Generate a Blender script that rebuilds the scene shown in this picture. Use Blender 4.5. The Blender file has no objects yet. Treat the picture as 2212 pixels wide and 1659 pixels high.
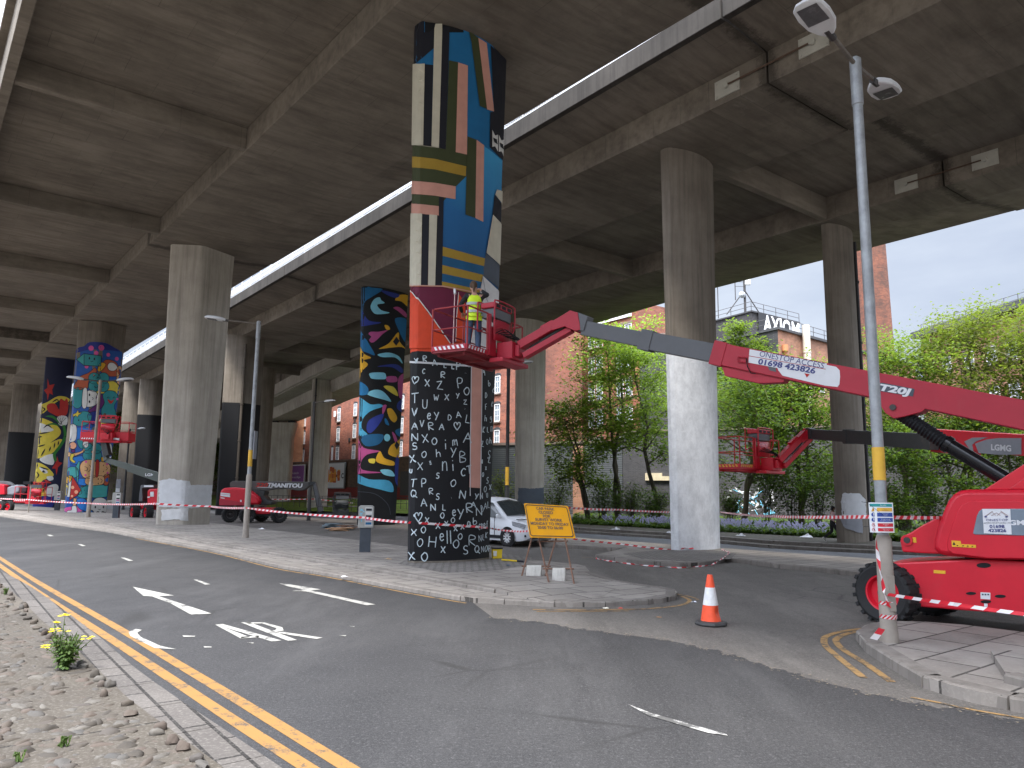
import bpy, bmesh, math, random
from math import sin, cos, pi, radians, atan2, hypot
from mathutils import Vector, Matrix, geometry
from mathutils.bvhtree import BVHTree
random.seed(7)
SC = bpy.context.scene
COL = SC.collection

# ------------------------------------------------------------------ camera
FPX, PITCH, ROLL, CAMZ = 1620.0, radians(8.36), 0.0123, 1.95      # focal length in photo pixels (2212 wide)
FWD = Vector((0, cos(PITCH), sin(PITCH)))
_u0 = Vector((0, -sin(PITCH), cos(PITCH)))
RT = Vector((1, 0, 0)) * cos(ROLL) + _u0 * sin(ROLL)
UP = _u0 * cos(ROLL) - Vector((1, 0, 0)) * sin(ROLL)
CAMP = Vector((0, 0, CAMZ))
cd = bpy.data.cameras.new('camera')
cam = bpy.data.objects.new('camera', cd)
COL.objects.link(cam)
M = Matrix.Identity(4)
for i in range(3):
    M[i][0], M[i][1], M[i][2], M[i][3] = RT[i], UP[i], -FWD[i], CAMP[i]
cam.matrix_world = M
cd.sensor_fit = 'HORIZONTAL'
cd.sensor_width = 36
cd.lens = FPX / 2212 * 36
cd.clip_start, cd.clip_end = 0.05, 3000
SC.camera = cam

# ------------------------------------------------------------------ sky, sun, exposure
SUN_EL, SUN_AZ = radians(62), radians(197)            # light from behind-left of the camera
w = bpy.data.worlds.new('World')
SC.world = w
w.use_nodes = True
nt = w.node_tree
for n in list(nt.nodes): nt.nodes.remove(n)
out = nt.nodes.new('ShaderNodeOutputWorld')
bg = nt.nodes.new('ShaderNodeBackground')
bg.inputs['Strength'].default_value = 0.12
sky = nt.nodes.new('ShaderNodeTexSky')
sky.sky_type = 'NISHITA'
sky.sun_disc = False
sky.sun_elevation = SUN_EL
sky.sun_rotation = SUN_AZ
sky.dust_density = 3.0
tc = nt.nodes.new('ShaderNodeTexCoord')
mp = nt.nodes.new('ShaderNodeMapping')
mp.inputs['Scale'].default_value = (1.0, 1.0, 3.2)
nz = nt.nodes.new('ShaderNodeTexNoise')
nz.inputs['Scale'].default_value = 2.4
nz.inputs['Detail'].default_value = 7
nz.inputs['Roughness'].default_value = 0.55
rp = nt.nodes.new('ShaderNodeValToRGB')               # cloud greys
rp.color_ramp.elements[0].position = 0.34
rp.color_ramp.elements[0].color = (4.3, 4.8, 5.9, 1)
rp.color_ramp.elements[1].position = 0.68
rp.color_ramp.elements[1].color = (6.4, 6.9, 7.7, 1)
sep = nt.nodes.new('ShaderNodeSeparateXYZ')           # an overcast sky is brighter towards the zenith
mr = nt.nodes.new('ShaderNodeMapRange')
mr.inputs['From Min'].default_value = 0.32
mr.inputs['From Max'].default_value = 0.78
mr.inputs['To Min'].default_value = 0.345
mr.inputs['To Max'].default_value = 3.9
vm = nt.nodes.new('ShaderNodeVectorMath'); vm.operation = 'SCALE'
mx = nt.nodes.new('ShaderNodeMix'); mx.data_type = 'RGBA'
mx.inputs['Factor'].default_value = 0.9
L = nt.links.new
L(tc.outputs['Generated'], mp.inputs['Vector']); L(mp.outputs['Vector'], nz.inputs['Vector'])
L(nz.outputs['Fac'], rp.inputs['Fac'])
L(tc.outputs['Generated'], sep.inputs[0]); L(sep.outputs['Z'], mr.inputs['Value'])
L(rp.outputs['Color'], vm.inputs[0]); L(mr.outputs['Result'], vm.inputs['Scale'])
L(sky.outputs['Color'], mx.inputs['A']); L(vm.outputs['Vector'], mx.inputs['B'])
L(mx.outputs['Result'], bg.inputs['Color']); L(bg.outputs['Background'], out.inputs['Surface'])
sl = bpy.data.lights.new('sun', 'SUN')
sl.energy, sl.angle, sl.color = 2.5, radians(14), (1.0, 0.96, 0.9)
so = bpy.data.objects.new('sun', sl)
COL.objects.link(so)
so.location = (-20, -20, 60)
sd = Vector((sin(SUN_AZ) * cos(SUN_EL), cos(SUN_AZ) * cos(SUN_EL), sin(SUN_EL)))   # towards the sun
so.rotation_euler = sd.to_track_quat('Z', 'Y').to_euler()
SC.view_settings.view_transform = 'Standard'
SC.view_settings.look = 'None'
SC.view_settings.exposure = 1.6
SC.view_settings.gamma = 1.0
SC.view_settings.use_curve_mapping = False
cy = SC.cycles
cy.max_bounces, cy.diffuse_bounces, cy.glossy_bounces, cy.transmission_bounces = 9, 7, 3, 4
cy.use_denoising = True
cy.sample_clamp_indirect = 6

# ------------------------------------------------------------------ photo pixel (2212 x 1659) -> place
def ray(x, y): return FWD * FPX + RT * (x - 1106) - UP * (y - 829.5)
def G(x, y, z=0.0):
    d = ray(x, y); t = (z - CAMZ) / d.z
    return Vector((d.x * t, d.y * t, z))
def D(x, y, Y):
    d = ray(x, y); t = Y / d.y
    return CAMP + d * t
def PLN(x, y, P0, N):
    d = ray(x, y); t = (Vector(P0) - CAMP).dot(N) / d.dot(N)
    return CAMP + d * t
def cc(x0, y0, k):                                     # pixel of an enlarged crop -> photo pixel
    return lambda x, y: ((x0 + k * x) * 2212 / 2560, (y0 + k * y) * 2212 / 2560)

# ------------------------------------------------------------------ materials
class NT:
    def __init__(s, name):
        s.m = bpy.data.materials.new(name); s.m.use_nodes = True
        s.t = s.m.node_tree
        s.b = s.t.nodes['Principled BSDF']
        s._tc = s.t.nodes.new('ShaderNodeTexCoord')
    def lk(s, a, b):
        if isinstance(a, bpy.types.NodeSocket): s.t.links.new(a, b)
        else: b.default_value = a
    def vec(s, scale=(1, 1, 1), src='Object', loc=(0, 0, 0), rot=(0, 0, 0)):
        n = s.t.nodes.new('ShaderNodeMapping')
        n.inputs['Scale'].default_value = scale; n.inputs['Location'].default_value = loc; n.inputs['Rotation'].default_value = rot
        s.lk(s._tc.outputs[src] if isinstance(src, str) else src, n.inputs['Vector']); return n.outputs[0]
    def noise(s, scale=1, detail=4, rough=.55, vec=None, dist=0):
        n = s.t.nodes.new('ShaderNodeTexNoise')
        n.inputs['Scale'].default_value = scale; n.inputs['Detail'].default_value = detail
        n.inputs['Roughness'].default_value = rough; n.inputs['Distortion'].default_value = dist
        s.lk(vec if vec is not None else s._tc.outputs['Object'], n.inputs['Vector']); return n.outputs['Fac']
    def vor(s, scale=1, vec=None, feat='F1', what='Distance'):
        n = s.t.nodes.new('ShaderNodeTexVoronoi'); n.feature = feat
        n.inputs['Scale'].default_value = scale
        s.lk(vec if vec is not None else s._tc.outputs['Object'], n.inputs['Vector']); return n.outputs[what]
    def ramp(s, f, stops):
        n = s.t.nodes.new('ShaderNodeValToRGB'); e = n.color_ramp.elements
        while len(e) < len(stops): e.new(.5)
        for k, (p, c) in enumerate(stops):
            e[k].position = p
            e[k].color = (c, c, c, 1) if isinstance(c, (int, float)) else (*c, 1)
        s.lk(f, n.inputs['Fac']); return n.outputs['Color']
    def mix(s, f, a, b, mode='MIX'):
        n = s.t.nodes.new('ShaderNodeMix'); n.data_type = 'RGBA'; n.blend_type = mode
        s.lk(f, n.inputs['Factor'])
        for v, k in ((a, 'A'), (b, 'B')):
            if isinstance(v, tuple): v = (*v[:3], 1)
            elif isinstance(v, (int, float)): v = (v, v, v, 1)
            s.lk(v, n.inputs[k])
        return n.outputs['Result']
    def math(s, op, a, b=0.0, c=None):
        n = s.t.nodes.new('ShaderNodeMath'); n.operation = op
        s.lk(a, n.inputs[0]); s.lk(b, n.inputs[1])
        if c is not None: s.lk(c, n.inputs[2])
        return n.outputs[0]
    def xyz(s, src='Object'):
        n = s.t.nodes.new('ShaderNodeSeparateXYZ'); s.lk(s._tc.outputs[src], n.inputs[0]); return n.outputs
    def comb(s, x, y, z):
        n = s.t.nodes.new('ShaderNodeCombineXYZ')
        for v, i in ((x, 0), (y, 1), (z, 2)): s.lk(v, n.inputs[i])
        return n.outputs[0]
    def brick(s, vec, c1, c2, cm, bw, bh, ms=.01, off=.5, sm=.1):
        n = s.t.nodes.new('ShaderNodeTexBrick')
        n.offset = off
        n.inputs['Scale'].default_value = 1; n.inputs['Brick Width'].default_value = bw; n.inputs['Row Height'].default_value = bh
        n.inputs['Mortar Size'].default_value = ms; n.inputs['Mortar Smooth'].default_value = sm
        for k, v in (('Color1', c1), ('Color2', c2), ('Mortar', cm)):
            if isinstance(v, (int, float)): v = (v, v, v)
            n.inputs[k].default_value = (*v, 1)
        s.lk(vec, n.inputs['Vector']); return n.outputs['Color'], n.outputs['Fac']
    def bump(s, h, st=.3, dist=.02):
        n = s.t.nodes.new('ShaderNodeBump'); n.inputs['Strength'].default_value = st; n.inputs['Distance'].default_value = dist
        s.lk(h, n.inputs['Height']); s.lk(n.outputs[0], s.b.inputs['Normal'])
    def done(s, col, rough=.8, metal=0, spec=.4):
        if isinstance(col, tuple): col = (*col[:3], 1)
        s.lk(col, s.b.inputs['Base Color']); s.lk(rough, s.b.inputs['Roughness'])
        s.b.inputs['Metallic'].default_value = metal; s.b.inputs['Specular IOR Level'].default_value = spec
        return s.m

MC = {}
def paint(name, col, rough=.55, var=.18, scale=6, metal=0, spec=.4, dirt=0, bump=0):
    """plain painted or moulded surface with a little wear"""
    if name in MC: return MC[name]
    n = NT(name)
    a = n.noise(scale, 5, .6)
    lo = tuple(c * (1 - var) for c in col); hi = tuple(min(1, c * (1 + var * .6)) for c in col)
    c = n.mix(n.ramp(a, [(.3, 0.), (.7, 1.)]), lo, hi)
    if dirt:
        d = n.noise(scale * .6, 8, .75, n.vec((1, 1, .35)))
        c = n.mix(n.math('MULTIPLY', n.ramp(d, [(.52, 0.), (.72, 1.)]), dirt), c, (.12, .1, .085))
    if bump: n.bump(n.noise(scale * 8, 3), bump, .01)
    MC[name] = n.done(c, n.math('MULTIPLY_ADD', a, .2, rough - .1), metal, spec)
    return MC[name]

def deck_concrete():
    n = NT('deck_concrete'); x, y, z = n.xyz()
    big = n.noise(.22, 5, .6)
    st = n.noise(1, 6, .62, n.vec((2.6, .3, 2.6)))
    fine = n.noise(9, 4, .7)
    c = n.mix(n.ramp(big, [(.3, 0.), (.7, 1.)]), (.152, .131, .108), (.245, .213, .175))
    c = n.mix(n.math('MULTIPLY', n.ramp(st, [(.42, 0.), (.66, 1.)]), .5), c, (.09, .075, .06))
    c = n.mix(n.math('MULTIPLY', n.ramp(fine, [(.55, 0.), (.8, 1.)]), .3), c, (.1, .085, .07))
    bc, bf = n.brick(n.comb(y, x, 0.0), .86, 1.0, .5, 2.44, 1.22, .012, .5, .3)
    c = n.mix(n.math('MULTIPLY', n.ramp(n.noise(.5, 3), [(.4, .25), (.62, 1.)]), .75), c, n.mix(1.0, c, bc, 'MULTIPLY'))
    # damp, soot-black staining along the expansion joints
    jit = n.math('MULTIPLY_ADD', n.noise(1.6, 8, .85), 1.5, -.75)
    for xj, wd in ((12.4, .42), (47.0, .5), (86.0, .5)):
        d = n.math('ABSOLUTE', n.math('ADD', n.math('SUBTRACT', x, xj), jit))
        f = n.ramp(n.math('DIVIDE', d, wd), [(.25, 1.), (1., 0.)])
        c = n.mix(n.math('MULTIPLY', f, .72), c, (.032, .027, .022))
    gr = n.ramp(n.noise(.33, 8, .78, n.vec((1, .6, 1), loc=(8, 3, 0))), [(.46, 0.), (.66, 1.)]); c = n.mix(n.math('MULTIPLY', gr, .42), c, (.055, .045, .036))
    lime = n.ramp(n.noise(.8, 7, .75, n.vec((1, .5, 1), loc=(4, 2, 0))), [(.66, 0.), (.74, 1.)])
    c = n.mix(n.math('MULTIPLY', lime, .28), c, (.33, .3, .26))
    n.bump(n.math('ADD', st, n.math('MULTIPLY', bc, .6)), .35, .02)
    return n.done(c, .9, 0, .2)

def column_concrete(name='column_concrete', a=(.14, .119, .098), b=(.235, .206, .172)):
    n = NT(name)
    big = n.noise(.5, 4, .6)
    st = n.noise(1, 7, .7, n.vec((5, 5, .22)))
    fine = n.noise(14, 4, .7)
    c = n.mix(n.ramp(big, [(.3, 0.), (.7, 1.)]), a, b)
    c = n.mix(n.math('MULTIPLY', n.ramp(st, [(.45, 0.), (.7, 1.)]), .55), c, tuple(v * .5 for v in a))
    c = n.mix(n.math('MULTIPLY', n.ramp(fine, [(.55, 0.), (.8, 1.)]), .25), c, tuple(v * .5 for v in a))
    n.bump(n.noise(1, 4, .6, n.vec((22, 22, .5))), .3, .01)
    return n.done(c, .88, 0, .25)

def asphalt(name, a, b, speck=.25, patch=.5):
    n = NT(name)
    big = n.noise(.12, 5, .6); mid = n.noise(1.3, 6, .7); fine = n.noise(70, 2, .7)
    run = n.noise(1, 4, .6, n.vec((.9, .06, 1), rot=(0, 0, radians(-38))))
    c = n.mix(n.ramp(big, [(.35, 0.), (.65, 1.)]), a, b)
    c = n.mix(n.math('MULTIPLY', n.ramp(run, [(.4, 0.), (.7, 1.)]), .45), c, tuple(v * .62 for v in a))
    c = n.mix(n.math('MULTIPLY', n.ramp(mid, [(.52, 0.), (.75, 1.)]), patch), c, tuple(v * .72 for v in a))
    c = n.mix(n.math('MULTIPLY', n.ramp(fine, [(.48, 0.), (.72, 1.)]), speck), c, tuple(min(1, v * 3.0) for v in b))
    grit = n.noise(26, 3, .8); c = n.mix(n.math('MULTIPLY', n.ramp(grit, [(.56, 0.), (.66, 1.)]), speck * 1.3), c, tuple(min(1, v * 2.6) for v in b)); c = n.mix(n.math('MULTIPLY', n.ramp(grit, [(.34, 1.), (.44, 0.)]), speck * 1.6), c, tuple(v * .4 for v in a))
    dust = n.noise(.45, 7, .75, n.vec((1.6, .35, 1), loc=(9, 2, 0), rot=(0, 0, radians(-38)))); c = n.mix(n.math('MULTIPLY', n.ramp(dust, [(.5, 0.), (.7, 1.)]), .4), c, tuple(min(1, v * 1.9) for v in b))
    v = n.vor(.55, n.vec((1, 1, 0)), 'DISTANCE_TO_EDGE')
    crack = n.math('MULTIPLY', n.ramp(n.math('ADD', v, n.math('MULTIPLY', mid, .08)), [(.045, 1.), (.06, 0.)]), n.ramp(n.noise(.2, 2), [(.52, 0.), (.6, .55)]))
    c = n.mix(crack, c, (.02, .019, .018))
    n.bump(fine, .5, .006)
    return n.done(c, n.math('MULTIPLY_ADD', mid, .2, .7), 0, .3)

def paving(name='paving', a=(.205, .183, .163), b=(.295, .268, .24), bw=.9, bh=.6, rot=-38):
    n = NT(name)
    v = n.vec((1, 1, 1), rot=(0, 0, radians(rot)))
    bc, bf = n.brick(v, .8, 1.08, .22, bw, bh, .017, .5, .15)
    big = n.noise(.5, 6, .7); fine = n.noise(30, 3, .7)
    c = n.mix(n.ramp(big, [(.32, 0.), (.68, 1.)]), a, b)
    c = n.mix(1.0, c, bc, 'MULTIPLY')
    st = n.ramp(n.noise(1.2, 7, .75, n.vec(loc=(3, 1, 0))), [(.55, 0.), (.72, 1.)])
    c = n.mix(n.math('MULTIPLY', st, .5), c, (.075, .066, .06))
    c = n.mix(n.math('MULTIPLY', n.ramp(fine, [(.5, 0.), (.75, 1.)]), .3), c, (.36, .33, .3))
    n.bump(n.math('SUBTRACT', fine, n.math('MULTIPLY', bf, 3.)), .4, .008)
    return n.done(c, .85, 0, .3)

def brickmat(name, c1, c2, cm, soot=.4, bw=.48, bh=.16, axis='xz', dark=(.05, .045, .042)):
    n = NT(name); x, y, z = n.xyz()
    v = n.comb(n.math('ADD', x, y), z, 0.0) if axis == 'xz' else n.comb(n.xyz('UV')[0], n.xyz('UV')[1], 0.0)
    bc, bf = n.brick(v, c1, c2, cm, bw, bh, .008, .5, .2)
    big = n.noise(.35, 7, .7); mid = n.noise(2.2, 5, .7)
    c = n.mix(n.math('MULTIPLY', n.ramp(big, [(.42, 0.), (.68, 1.)]), soot), bc, dark)
    c = n.mix(n.math('MULTIPLY', n.ramp(mid, [(.5, 0.), (.75, 1.)]), soot * .7), c, dark)
    n.bump(n.math('ADD', n.math('MULTIPLY', bf, -1.), mid), .4, .01)
    return n.done(c, .9, 0, .2)

def glass(name='window_glass', col=(.1, .125, .15), rough=.08):
    if name in MC: return MC[name]
    n = NT(name)
    f = n.noise(.8, 3)
    MC[name] = n.done(n.mix(f, tuple(v * .6 for v in col), tuple(v * 1.5 for v in col)), rough, 0, .9)
    return MC[name]

def leafmat(name, a, b, t=.45):
    n = NT(name)
    geo = n.t.nodes.new('ShaderNodeNewGeometry')
    a, b = tuple(v * .68 for v in a), tuple(v * .74 for v in b)
    r = n.ramp(geo.outputs['Random Per Island'], [(0., a), (.55, tuple((p + q) / 2 for p, q in zip(a, b))), (1., b)])
    n.done(r, .6, 0, .25)
    tr = n.t.nodes.new('ShaderNodeBsdfTranslucent'); ms = n.t.nodes.new('ShaderNodeMixShader')
    n.lk(n.mix(.5, r, (.22, .31, .03)), tr.inputs['Color'])
    ms.inputs['Fac'].default_value = t
    o = n.t.nodes['Material Output']
    n.t.links.new(n.b.outputs[0], ms.inputs[1]); n.t.links.new(tr.outputs[0], ms.inputs[2]); n.t.links.new(ms.outputs[0], o.inputs['Surface'])
    return n.m

# ------------------------------------------------------------------ objects
MW = {}
def tag(o, label=None, cat=None, group=None, kind=None):
    for k, v in (('label', label), ('category', cat), ('group', group), ('kind', kind)):
        if v: o[k] = v
    return o
def thing(name, label, cat, loc=(0, 0, 0), rotz=0.0, group=None):
    o = bpy.data.objects.new(name, None); COL.objects.link(o)
    o.empty_display_size = .2
    o.location = loc; o.rotation_euler = (0, 0, rotz)
    MW[o.name] = Matrix.Translation(Vector(loc)) @ Matrix.Rotation(rotz, 4, 'Z')
    return tag(o, label, cat, group, 'thing')
def copy_tree(o, parent=None):
    c = o.copy(); COL.objects.link(c); c.parent = parent
    if parent is None: MW[c.name] = MW[o.name]
    for ch in [q for q in bpy.data.objects if q.parent == o]: copy_tree(ch, c)
    return c
def place(o, loc, rotz=0.0, label=None):
    o.location = loc; o.rotation_euler = (0, 0, rotz)
    if label: o['label'] = label
    return o

def frame_of(d, up=(0, 0, 1)):
    d = Vector(d).normalized(); up = Vector(up)
    if abs(d.dot(up)) > .98: up = Vector((0, 1, 0))
    s = d.cross(up).normalized(); u = s.cross(d).normalized()
    return d, s, u

class MB:
    """collects shapes, becomes ONE mesh object"""
    def __init__(s): s.v = []; s.f = []; s.mi = []; s.uv = None
    def add(s, vs, fs, m=0):
        o = len(s.v); s.v += [Vector(p) for p in vs]
        for f in fs: s.f.append([i + o for i in f]); s.mi.append(m)
        return s
    def box(s, c, d, m=0, R=None, taper=None):
        x, y, z = d[0] / 2, d[1] / 2, d[2] / 2
        t = taper or 1.0
        P = [Vector(p) for p in ((-x, -y, -z), (x, -y, -z), (x, y, -z), (-x, y, -z), (-x * t, -y * t, z), (x * t, -y * t, z), (x * t, y * t, z), (-x * t, y * t, z))]
        if R is not None: P = [R @ p for p in P]
        return s.add([p + Vector(c) for p in P], [(3, 2, 1, 0), (4, 5, 6, 7), (0, 1, 5, 4), (1, 2, 6, 5), (2, 3, 7, 6), (3, 0, 4, 7)], m)
    def beam(s, a, b, w, h, m=0, up=(0, 0, 1), w2=None, h2=None):
        a, b = Vector(a), Vector(b); d, sd_, u = frame_of(b - a, up)
        w2 = w if w2 is None else w2; h2 = h if h2 is None else h2
        P = [p + sd_ * (x * ww / 2) + u * (y * hh / 2) for p, ww, hh in ((a, w, h), (b, w2, h2)) for x, y in ((-1, -1), (1, -1), (1, 1), (-1, 1))]
        return s.add(P, [(0, 1, 2, 3), (7, 6, 5, 4), (0, 4, 5, 1), (1, 5, 6, 2), (2, 6, 7, 3), (3, 7, 4, 0)], m)
    def tube(s, pts, r, n=8, m=0, caps=True, closed=False):
        pts = [Vector(p) for p in pts]; k = len(pts)
        rs = list(r) if isinstance(r, (list, tuple)) else [r] * k
        vs = []; prev = None
        for i, p in enumerate(pts):
            if closed: d = pts[(i + 1) % k] - pts[i - 1]
            else: d = pts[min(i + 1, k - 1)] - pts[max(i - 1, 0)]
            d = d.normalized()
            if prev is None: _, sx, u = frame_of(d)
            else:
                sx = prev - d * prev.dot(d)
                sx = frame_of(d)[1] if sx.length < 1e-5 else sx.normalized()
                u = sx.cross(d)
            prev = sx
            vs += [p + (sx * cos(2 * pi * j / n) + u * sin(2 * pi * j / n)) * rs[i] for j in range(n)]
        fs = []
        for i in range(k if closed else k - 1):
            a, b = i * n, ((i + 1) % k) * n
            fs += [(a + j, a + (j + 1) % n, b + (j + 1) % n, b + j) for j in range(n)]
        if caps and not closed: fs += [tuple(range(n - 1, -1, -1)), tuple((k - 1) * n + j for j in range(n))]
        return s.add(vs, fs, m)
    def lathe(s, prof, n=24, m=0, O=(0, 0, 0), ax=(0, 0, 1), ref=(1, 0, 0), mats=None, cap=True):
        """prof: (radius, height) along ax"""
        ax = Vector(ax).normalized(); ref = Vector(ref); X = (ref - ax * ref.dot(ax)).normalized(); Y = ax.cross(X); O = Vector(O)
        o = len(s.v)
        for r, h in prof: s.v += [O + ax * h + (X * cos(2 * pi * j / n) + Y * sin(2 * pi * j / n)) * r for j in range(n)]
        for i in range(len(prof) - 1):
            for j in range(n):
                s.f.append([o + i * n + j, o + i * n + (j + 1) % n, o + (i + 1) * n + (j + 1) % n, o + (i + 1) * n + j]); s.mi.append(mats[i] if mats else m)
        if not cap: return s
        s.f.append([o + j for j in range(n - 1, -1, -1)]); s.mi.append(mats[0] if mats else m)
        s.f.append([o + (len(prof) - 1) * n + j for j in range(n)]); s.mi.append(mats[-1] if mats else m)
        return s
    def prism(s, poly, ext, m=0):
        """poly: 3-D outline, ext: extrusion vector"""
        poly = [Vector(p) for p in poly]; k = len(poly); e = Vector(ext)
        nrm = Vector((0, 0, 0))
        for i in range(k): nrm += poly[i].cross(poly[(i + 1) % k])
        if nrm.dot(e) > 0: poly = poly[::-1]
        return s.add(poly + [p + e for p in poly], [tuple(range(k)), tuple(range(2 * k - 1, k - 1, -1))] + [(i, i + k, (i + 1) % k + k, (i + 1) % k) for i in range(k)], m)
    def poly(s, pts, m=0): return s.add(pts, [tuple(range(len(pts)))], m)
    def loft(s, rings, m=0, caps=True, closed=True):
        k = len(rings[0]); o = len(s.v)
        for r in rings: s.v += [Vector(p) for p in r]
        for i in range(len(rings) - 1):
            for j in range(k if closed else k - 1):
                s.f.append([o + i * k + j, o + i * k + (j + 1) % k, o + (i + 1) * k + (j + 1) % k, o + (i + 1) * k + j]); s.mi.append(m)
        if caps:
            s.f.append([o + j for j in range(k - 1, -1, -1)]); s.mi.append(m)
            s.f.append([o + (len(rings) - 1) * k + j for j in range(k)]); s.mi.append(m)
        return s
    def build(s, name, mats, parent=None, local=False, smooth=None, bevel=None, uv=None):
        me = bpy.data.meshes.new(name)
        vs = s.v
        if parent is not None and not local:
            r = parent
            while r.parent is not None: r = r.parent
            if r.name in MW:
                inv = MW[r.name].inverted(); vs = [inv @ p for p in vs]
        me.from_pydata([tuple(p) for p in vs], [], s.f)
        if not isinstance(mats, (list, tuple)): mats = [mats]
        for q in mats: me.materials.append(q)
        me.polygons.foreach_set('material_index', s.mi)
        if uv:
            lay = me.uv_layers.new(name='UVMap')
            for l in me.loops: lay.data[l.index].uv = uv[l.vertex_index]
        if smooth is not None:
            me.polygons.foreach_set('use_smooth', [True] * len(me.polygons))
            me.set_sharp_from_angle(angle=radians(smooth))
        me.update()
        o = bpy.data.objects.new(name, me); COL.objects.link(o)
        o.parent = parent
        if bevel:
            b = o.modifiers.new('bevel', 'BEVEL'); b.width = bevel; b.segments = 2; b.limit_method = 'ANGLE'; b.angle_limit = radians(40)
        return o

def ground_sheet(name, pts, z, mat_, kind='structure', parent=None):
    mb = MB(); mb.poly([(p[0], p[1], z) for p in pts])
    o = mb.build(name, mat_, parent)
    bm = bmesh.new(); bm.from_mesh(o.data)
    bmesh.ops.triangulate(bm, faces=bm.faces[:])
    for f in bm.faces:
        if f.normal.z < 0: f.normal_flip()
    bm.to_mesh(o.data); bm.free()
    if kind and parent is None: o['kind'] = kind
    return o
def slab(name, pts, z0, z1, mat_):
    """raised paved area with vertical sides"""
    mb = MB(); mb.prism([(p[0], p[1], z0) for p in pts], (0, 0, z1 - z0))
    o = mb.build(name, mat_)
    o['kind'] = 'structure'
    return o
def resample(pts, step):
    pts = [Vector(p) for p in pts]; cum = [0.0]
    for a, b in zip(pts, pts[1:]): cum.append(cum[-1] + (b - a).length)
    k = max(1, round(cum[-1] / step)); out = []; j = 0
    for i in range(k + 1):
        t = cum[-1] * i / k
        while j < len(pts) - 2 and cum[j + 1] < t: j += 1
        d = cum[j + 1] - cum[j]; out.append(pts[j].lerp(pts[j + 1], (t - cum[j]) / d if d > 1e-9 else 0))
    return out
def smoothline(pts, n=6, closed=False):
    pts = [Vector(p) for p in pts]; k = len(pts); out = []
    for i in range(k if closed else k - 1):
        p0, p1, p2, p3 = (pts[(i - 1) % k], pts[i], pts[(i + 1) % k], pts[(i + 2) % k]) if closed else (pts[max(i - 1, 0)], pts[i], pts[i + 1], pts[min(i + 2, k - 1)])
        for j in range(n):
            t = j / n
            out.append(.5 * ((2 * p1) + (p2 - p0) * t + (2 * p0 - 5 * p1 + 4 * p2 - p3) * t * t + (3 * p1 - p0 - 3 * p2 + p3) * t ** 3))
    if not closed: out.append(pts[-1])
    return out
def ribbon(mb, pts, w, m=0, z=None, side=0.0):
    """flat strip along a ground polyline"""
    pts = [Vector(p) for p in pts]
    if z is not None: pts = [Vector((p.x, p.y, z)) for p in pts]
    L_, R_ = [], []
    for i, p in enumerate(pts):
        d = (pts[min(i + 1, len(pts) - 1)] - pts[max(i - 1, 0)]); d.z = 0; d.normalize()
        s_ = Vector((-d.y, d.x, 0))
        L_.append(p + s_ * (w / 2 + side)); R_.append(p - s_ * (w / 2 - side))
    for i in range(len(pts) - 1): mb.add([R_[i], R_[i + 1], L_[i + 1], L_[i]], [(0, 1, 2, 3)], m)
def kerb(name, pts, w, z0, z1, mat_, inset=1, stone=.91):
    """row of kerb stones along a polyline (left side of travel when inset=1)"""
    mb = MB(); pts = resample(pts, stone)
    for a, b in zip(pts, pts[1:]):
        d = b - a; d.z = 0
        if d.length < .05: continue
        d.normalize(); s_ = Vector((-d.y, d.x, 0)) * inset
        g = .006; a2, b2 = a + d * g, b - d * g; c = .022
        ring = lambda p: [Vector((p.x, p.y, z0)) - s_ * .045, Vector((p.x, p.y, z1 - c)) - s_ * .037, Vector((p.x, p.y, z1)) + s_ * (c - .035), Vector((p.x, p.y, z1)) + s_ * w, Vector((p.x, p.y, z0)) + s_ * w]
        mb.loft([ring(a2), ring(b2)])
    o = mb.build(name, mat_); o['kind'] = 'structure'
    bm = bmesh.new(); bm.from_mesh(o.data); bmesh.ops.recalc_face_normals(bm, faces=bm.faces[:]); bm.to_mesh(o.data); bm.free()
    return o

def text(mb, s, O, U, Vv, h, m=0, align='C', bold=0.0, off=.003, shear=0.0, sx=1.0):
    """flat lettering: O = centre (or left) of the line, U along the text, Vv up, h = cap height"""
    cu = bpy.data.curves.new('t', 'FONT'); cu.body = s; cu.size = 1; cu.offset = bold; cu.shear = shear
    cu.align_x = {'C': 'CENTER', 'L': 'LEFT', 'R': 'RIGHT'}[align]; cu.align_y = 'CENTER'; cu.resolution_u = 3
    ob = bpy.data.objects.new('t', cu); COL.objects.link(ob)
    me = ob.to_mesh()
    U = Vector(U).normalized(); Vv = Vector(Vv).normalized(); N = U.cross(Vv); k = h / .70
    mb.add([Vector(O) + U * (v.co.x * k * sx) + Vv * (v.co.y * k) + N * off for v in me.vertices], [tuple(p.vertices) for p in me.polygons], m)
    ob.to_mesh_clear(); bpy.data.objects.remove(ob); bpy.data.curves.remove(cu)
# ================================================================== SETTING: ground, roads, pavements
M_ground = paving('bare_ground', (.14, .125, .105), (.2, .18, .15), 5, 5)
M_road = asphalt('road_asphalt', (.027, .0265, .028), (.046, .0445, .0445), .34, .55)
M_park = asphalt('car_park_asphalt', (.083, .075, .068), (.118, .107, .097), .22, .55)
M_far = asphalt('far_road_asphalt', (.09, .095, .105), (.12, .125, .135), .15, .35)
M_pave = paving()
M_kerb = column_concrete('kerb_stone', (.15, .134, .12), (.235, .212, .19))
M_kerbd = paving('kerb_setts', (.075, .066, .06), (.115, .103, .093), .9, .22, 53)
M_deck = deck_concrete()
M_edge = column_concrete('edge_beam_concrete', (.034, .03, .026), (.068, .06, .053))
M_col = column_concrete()
M_colw = column_concrete('pale_column_concrete', (.33, .3, .26), (.47, .43, .375))

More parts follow.
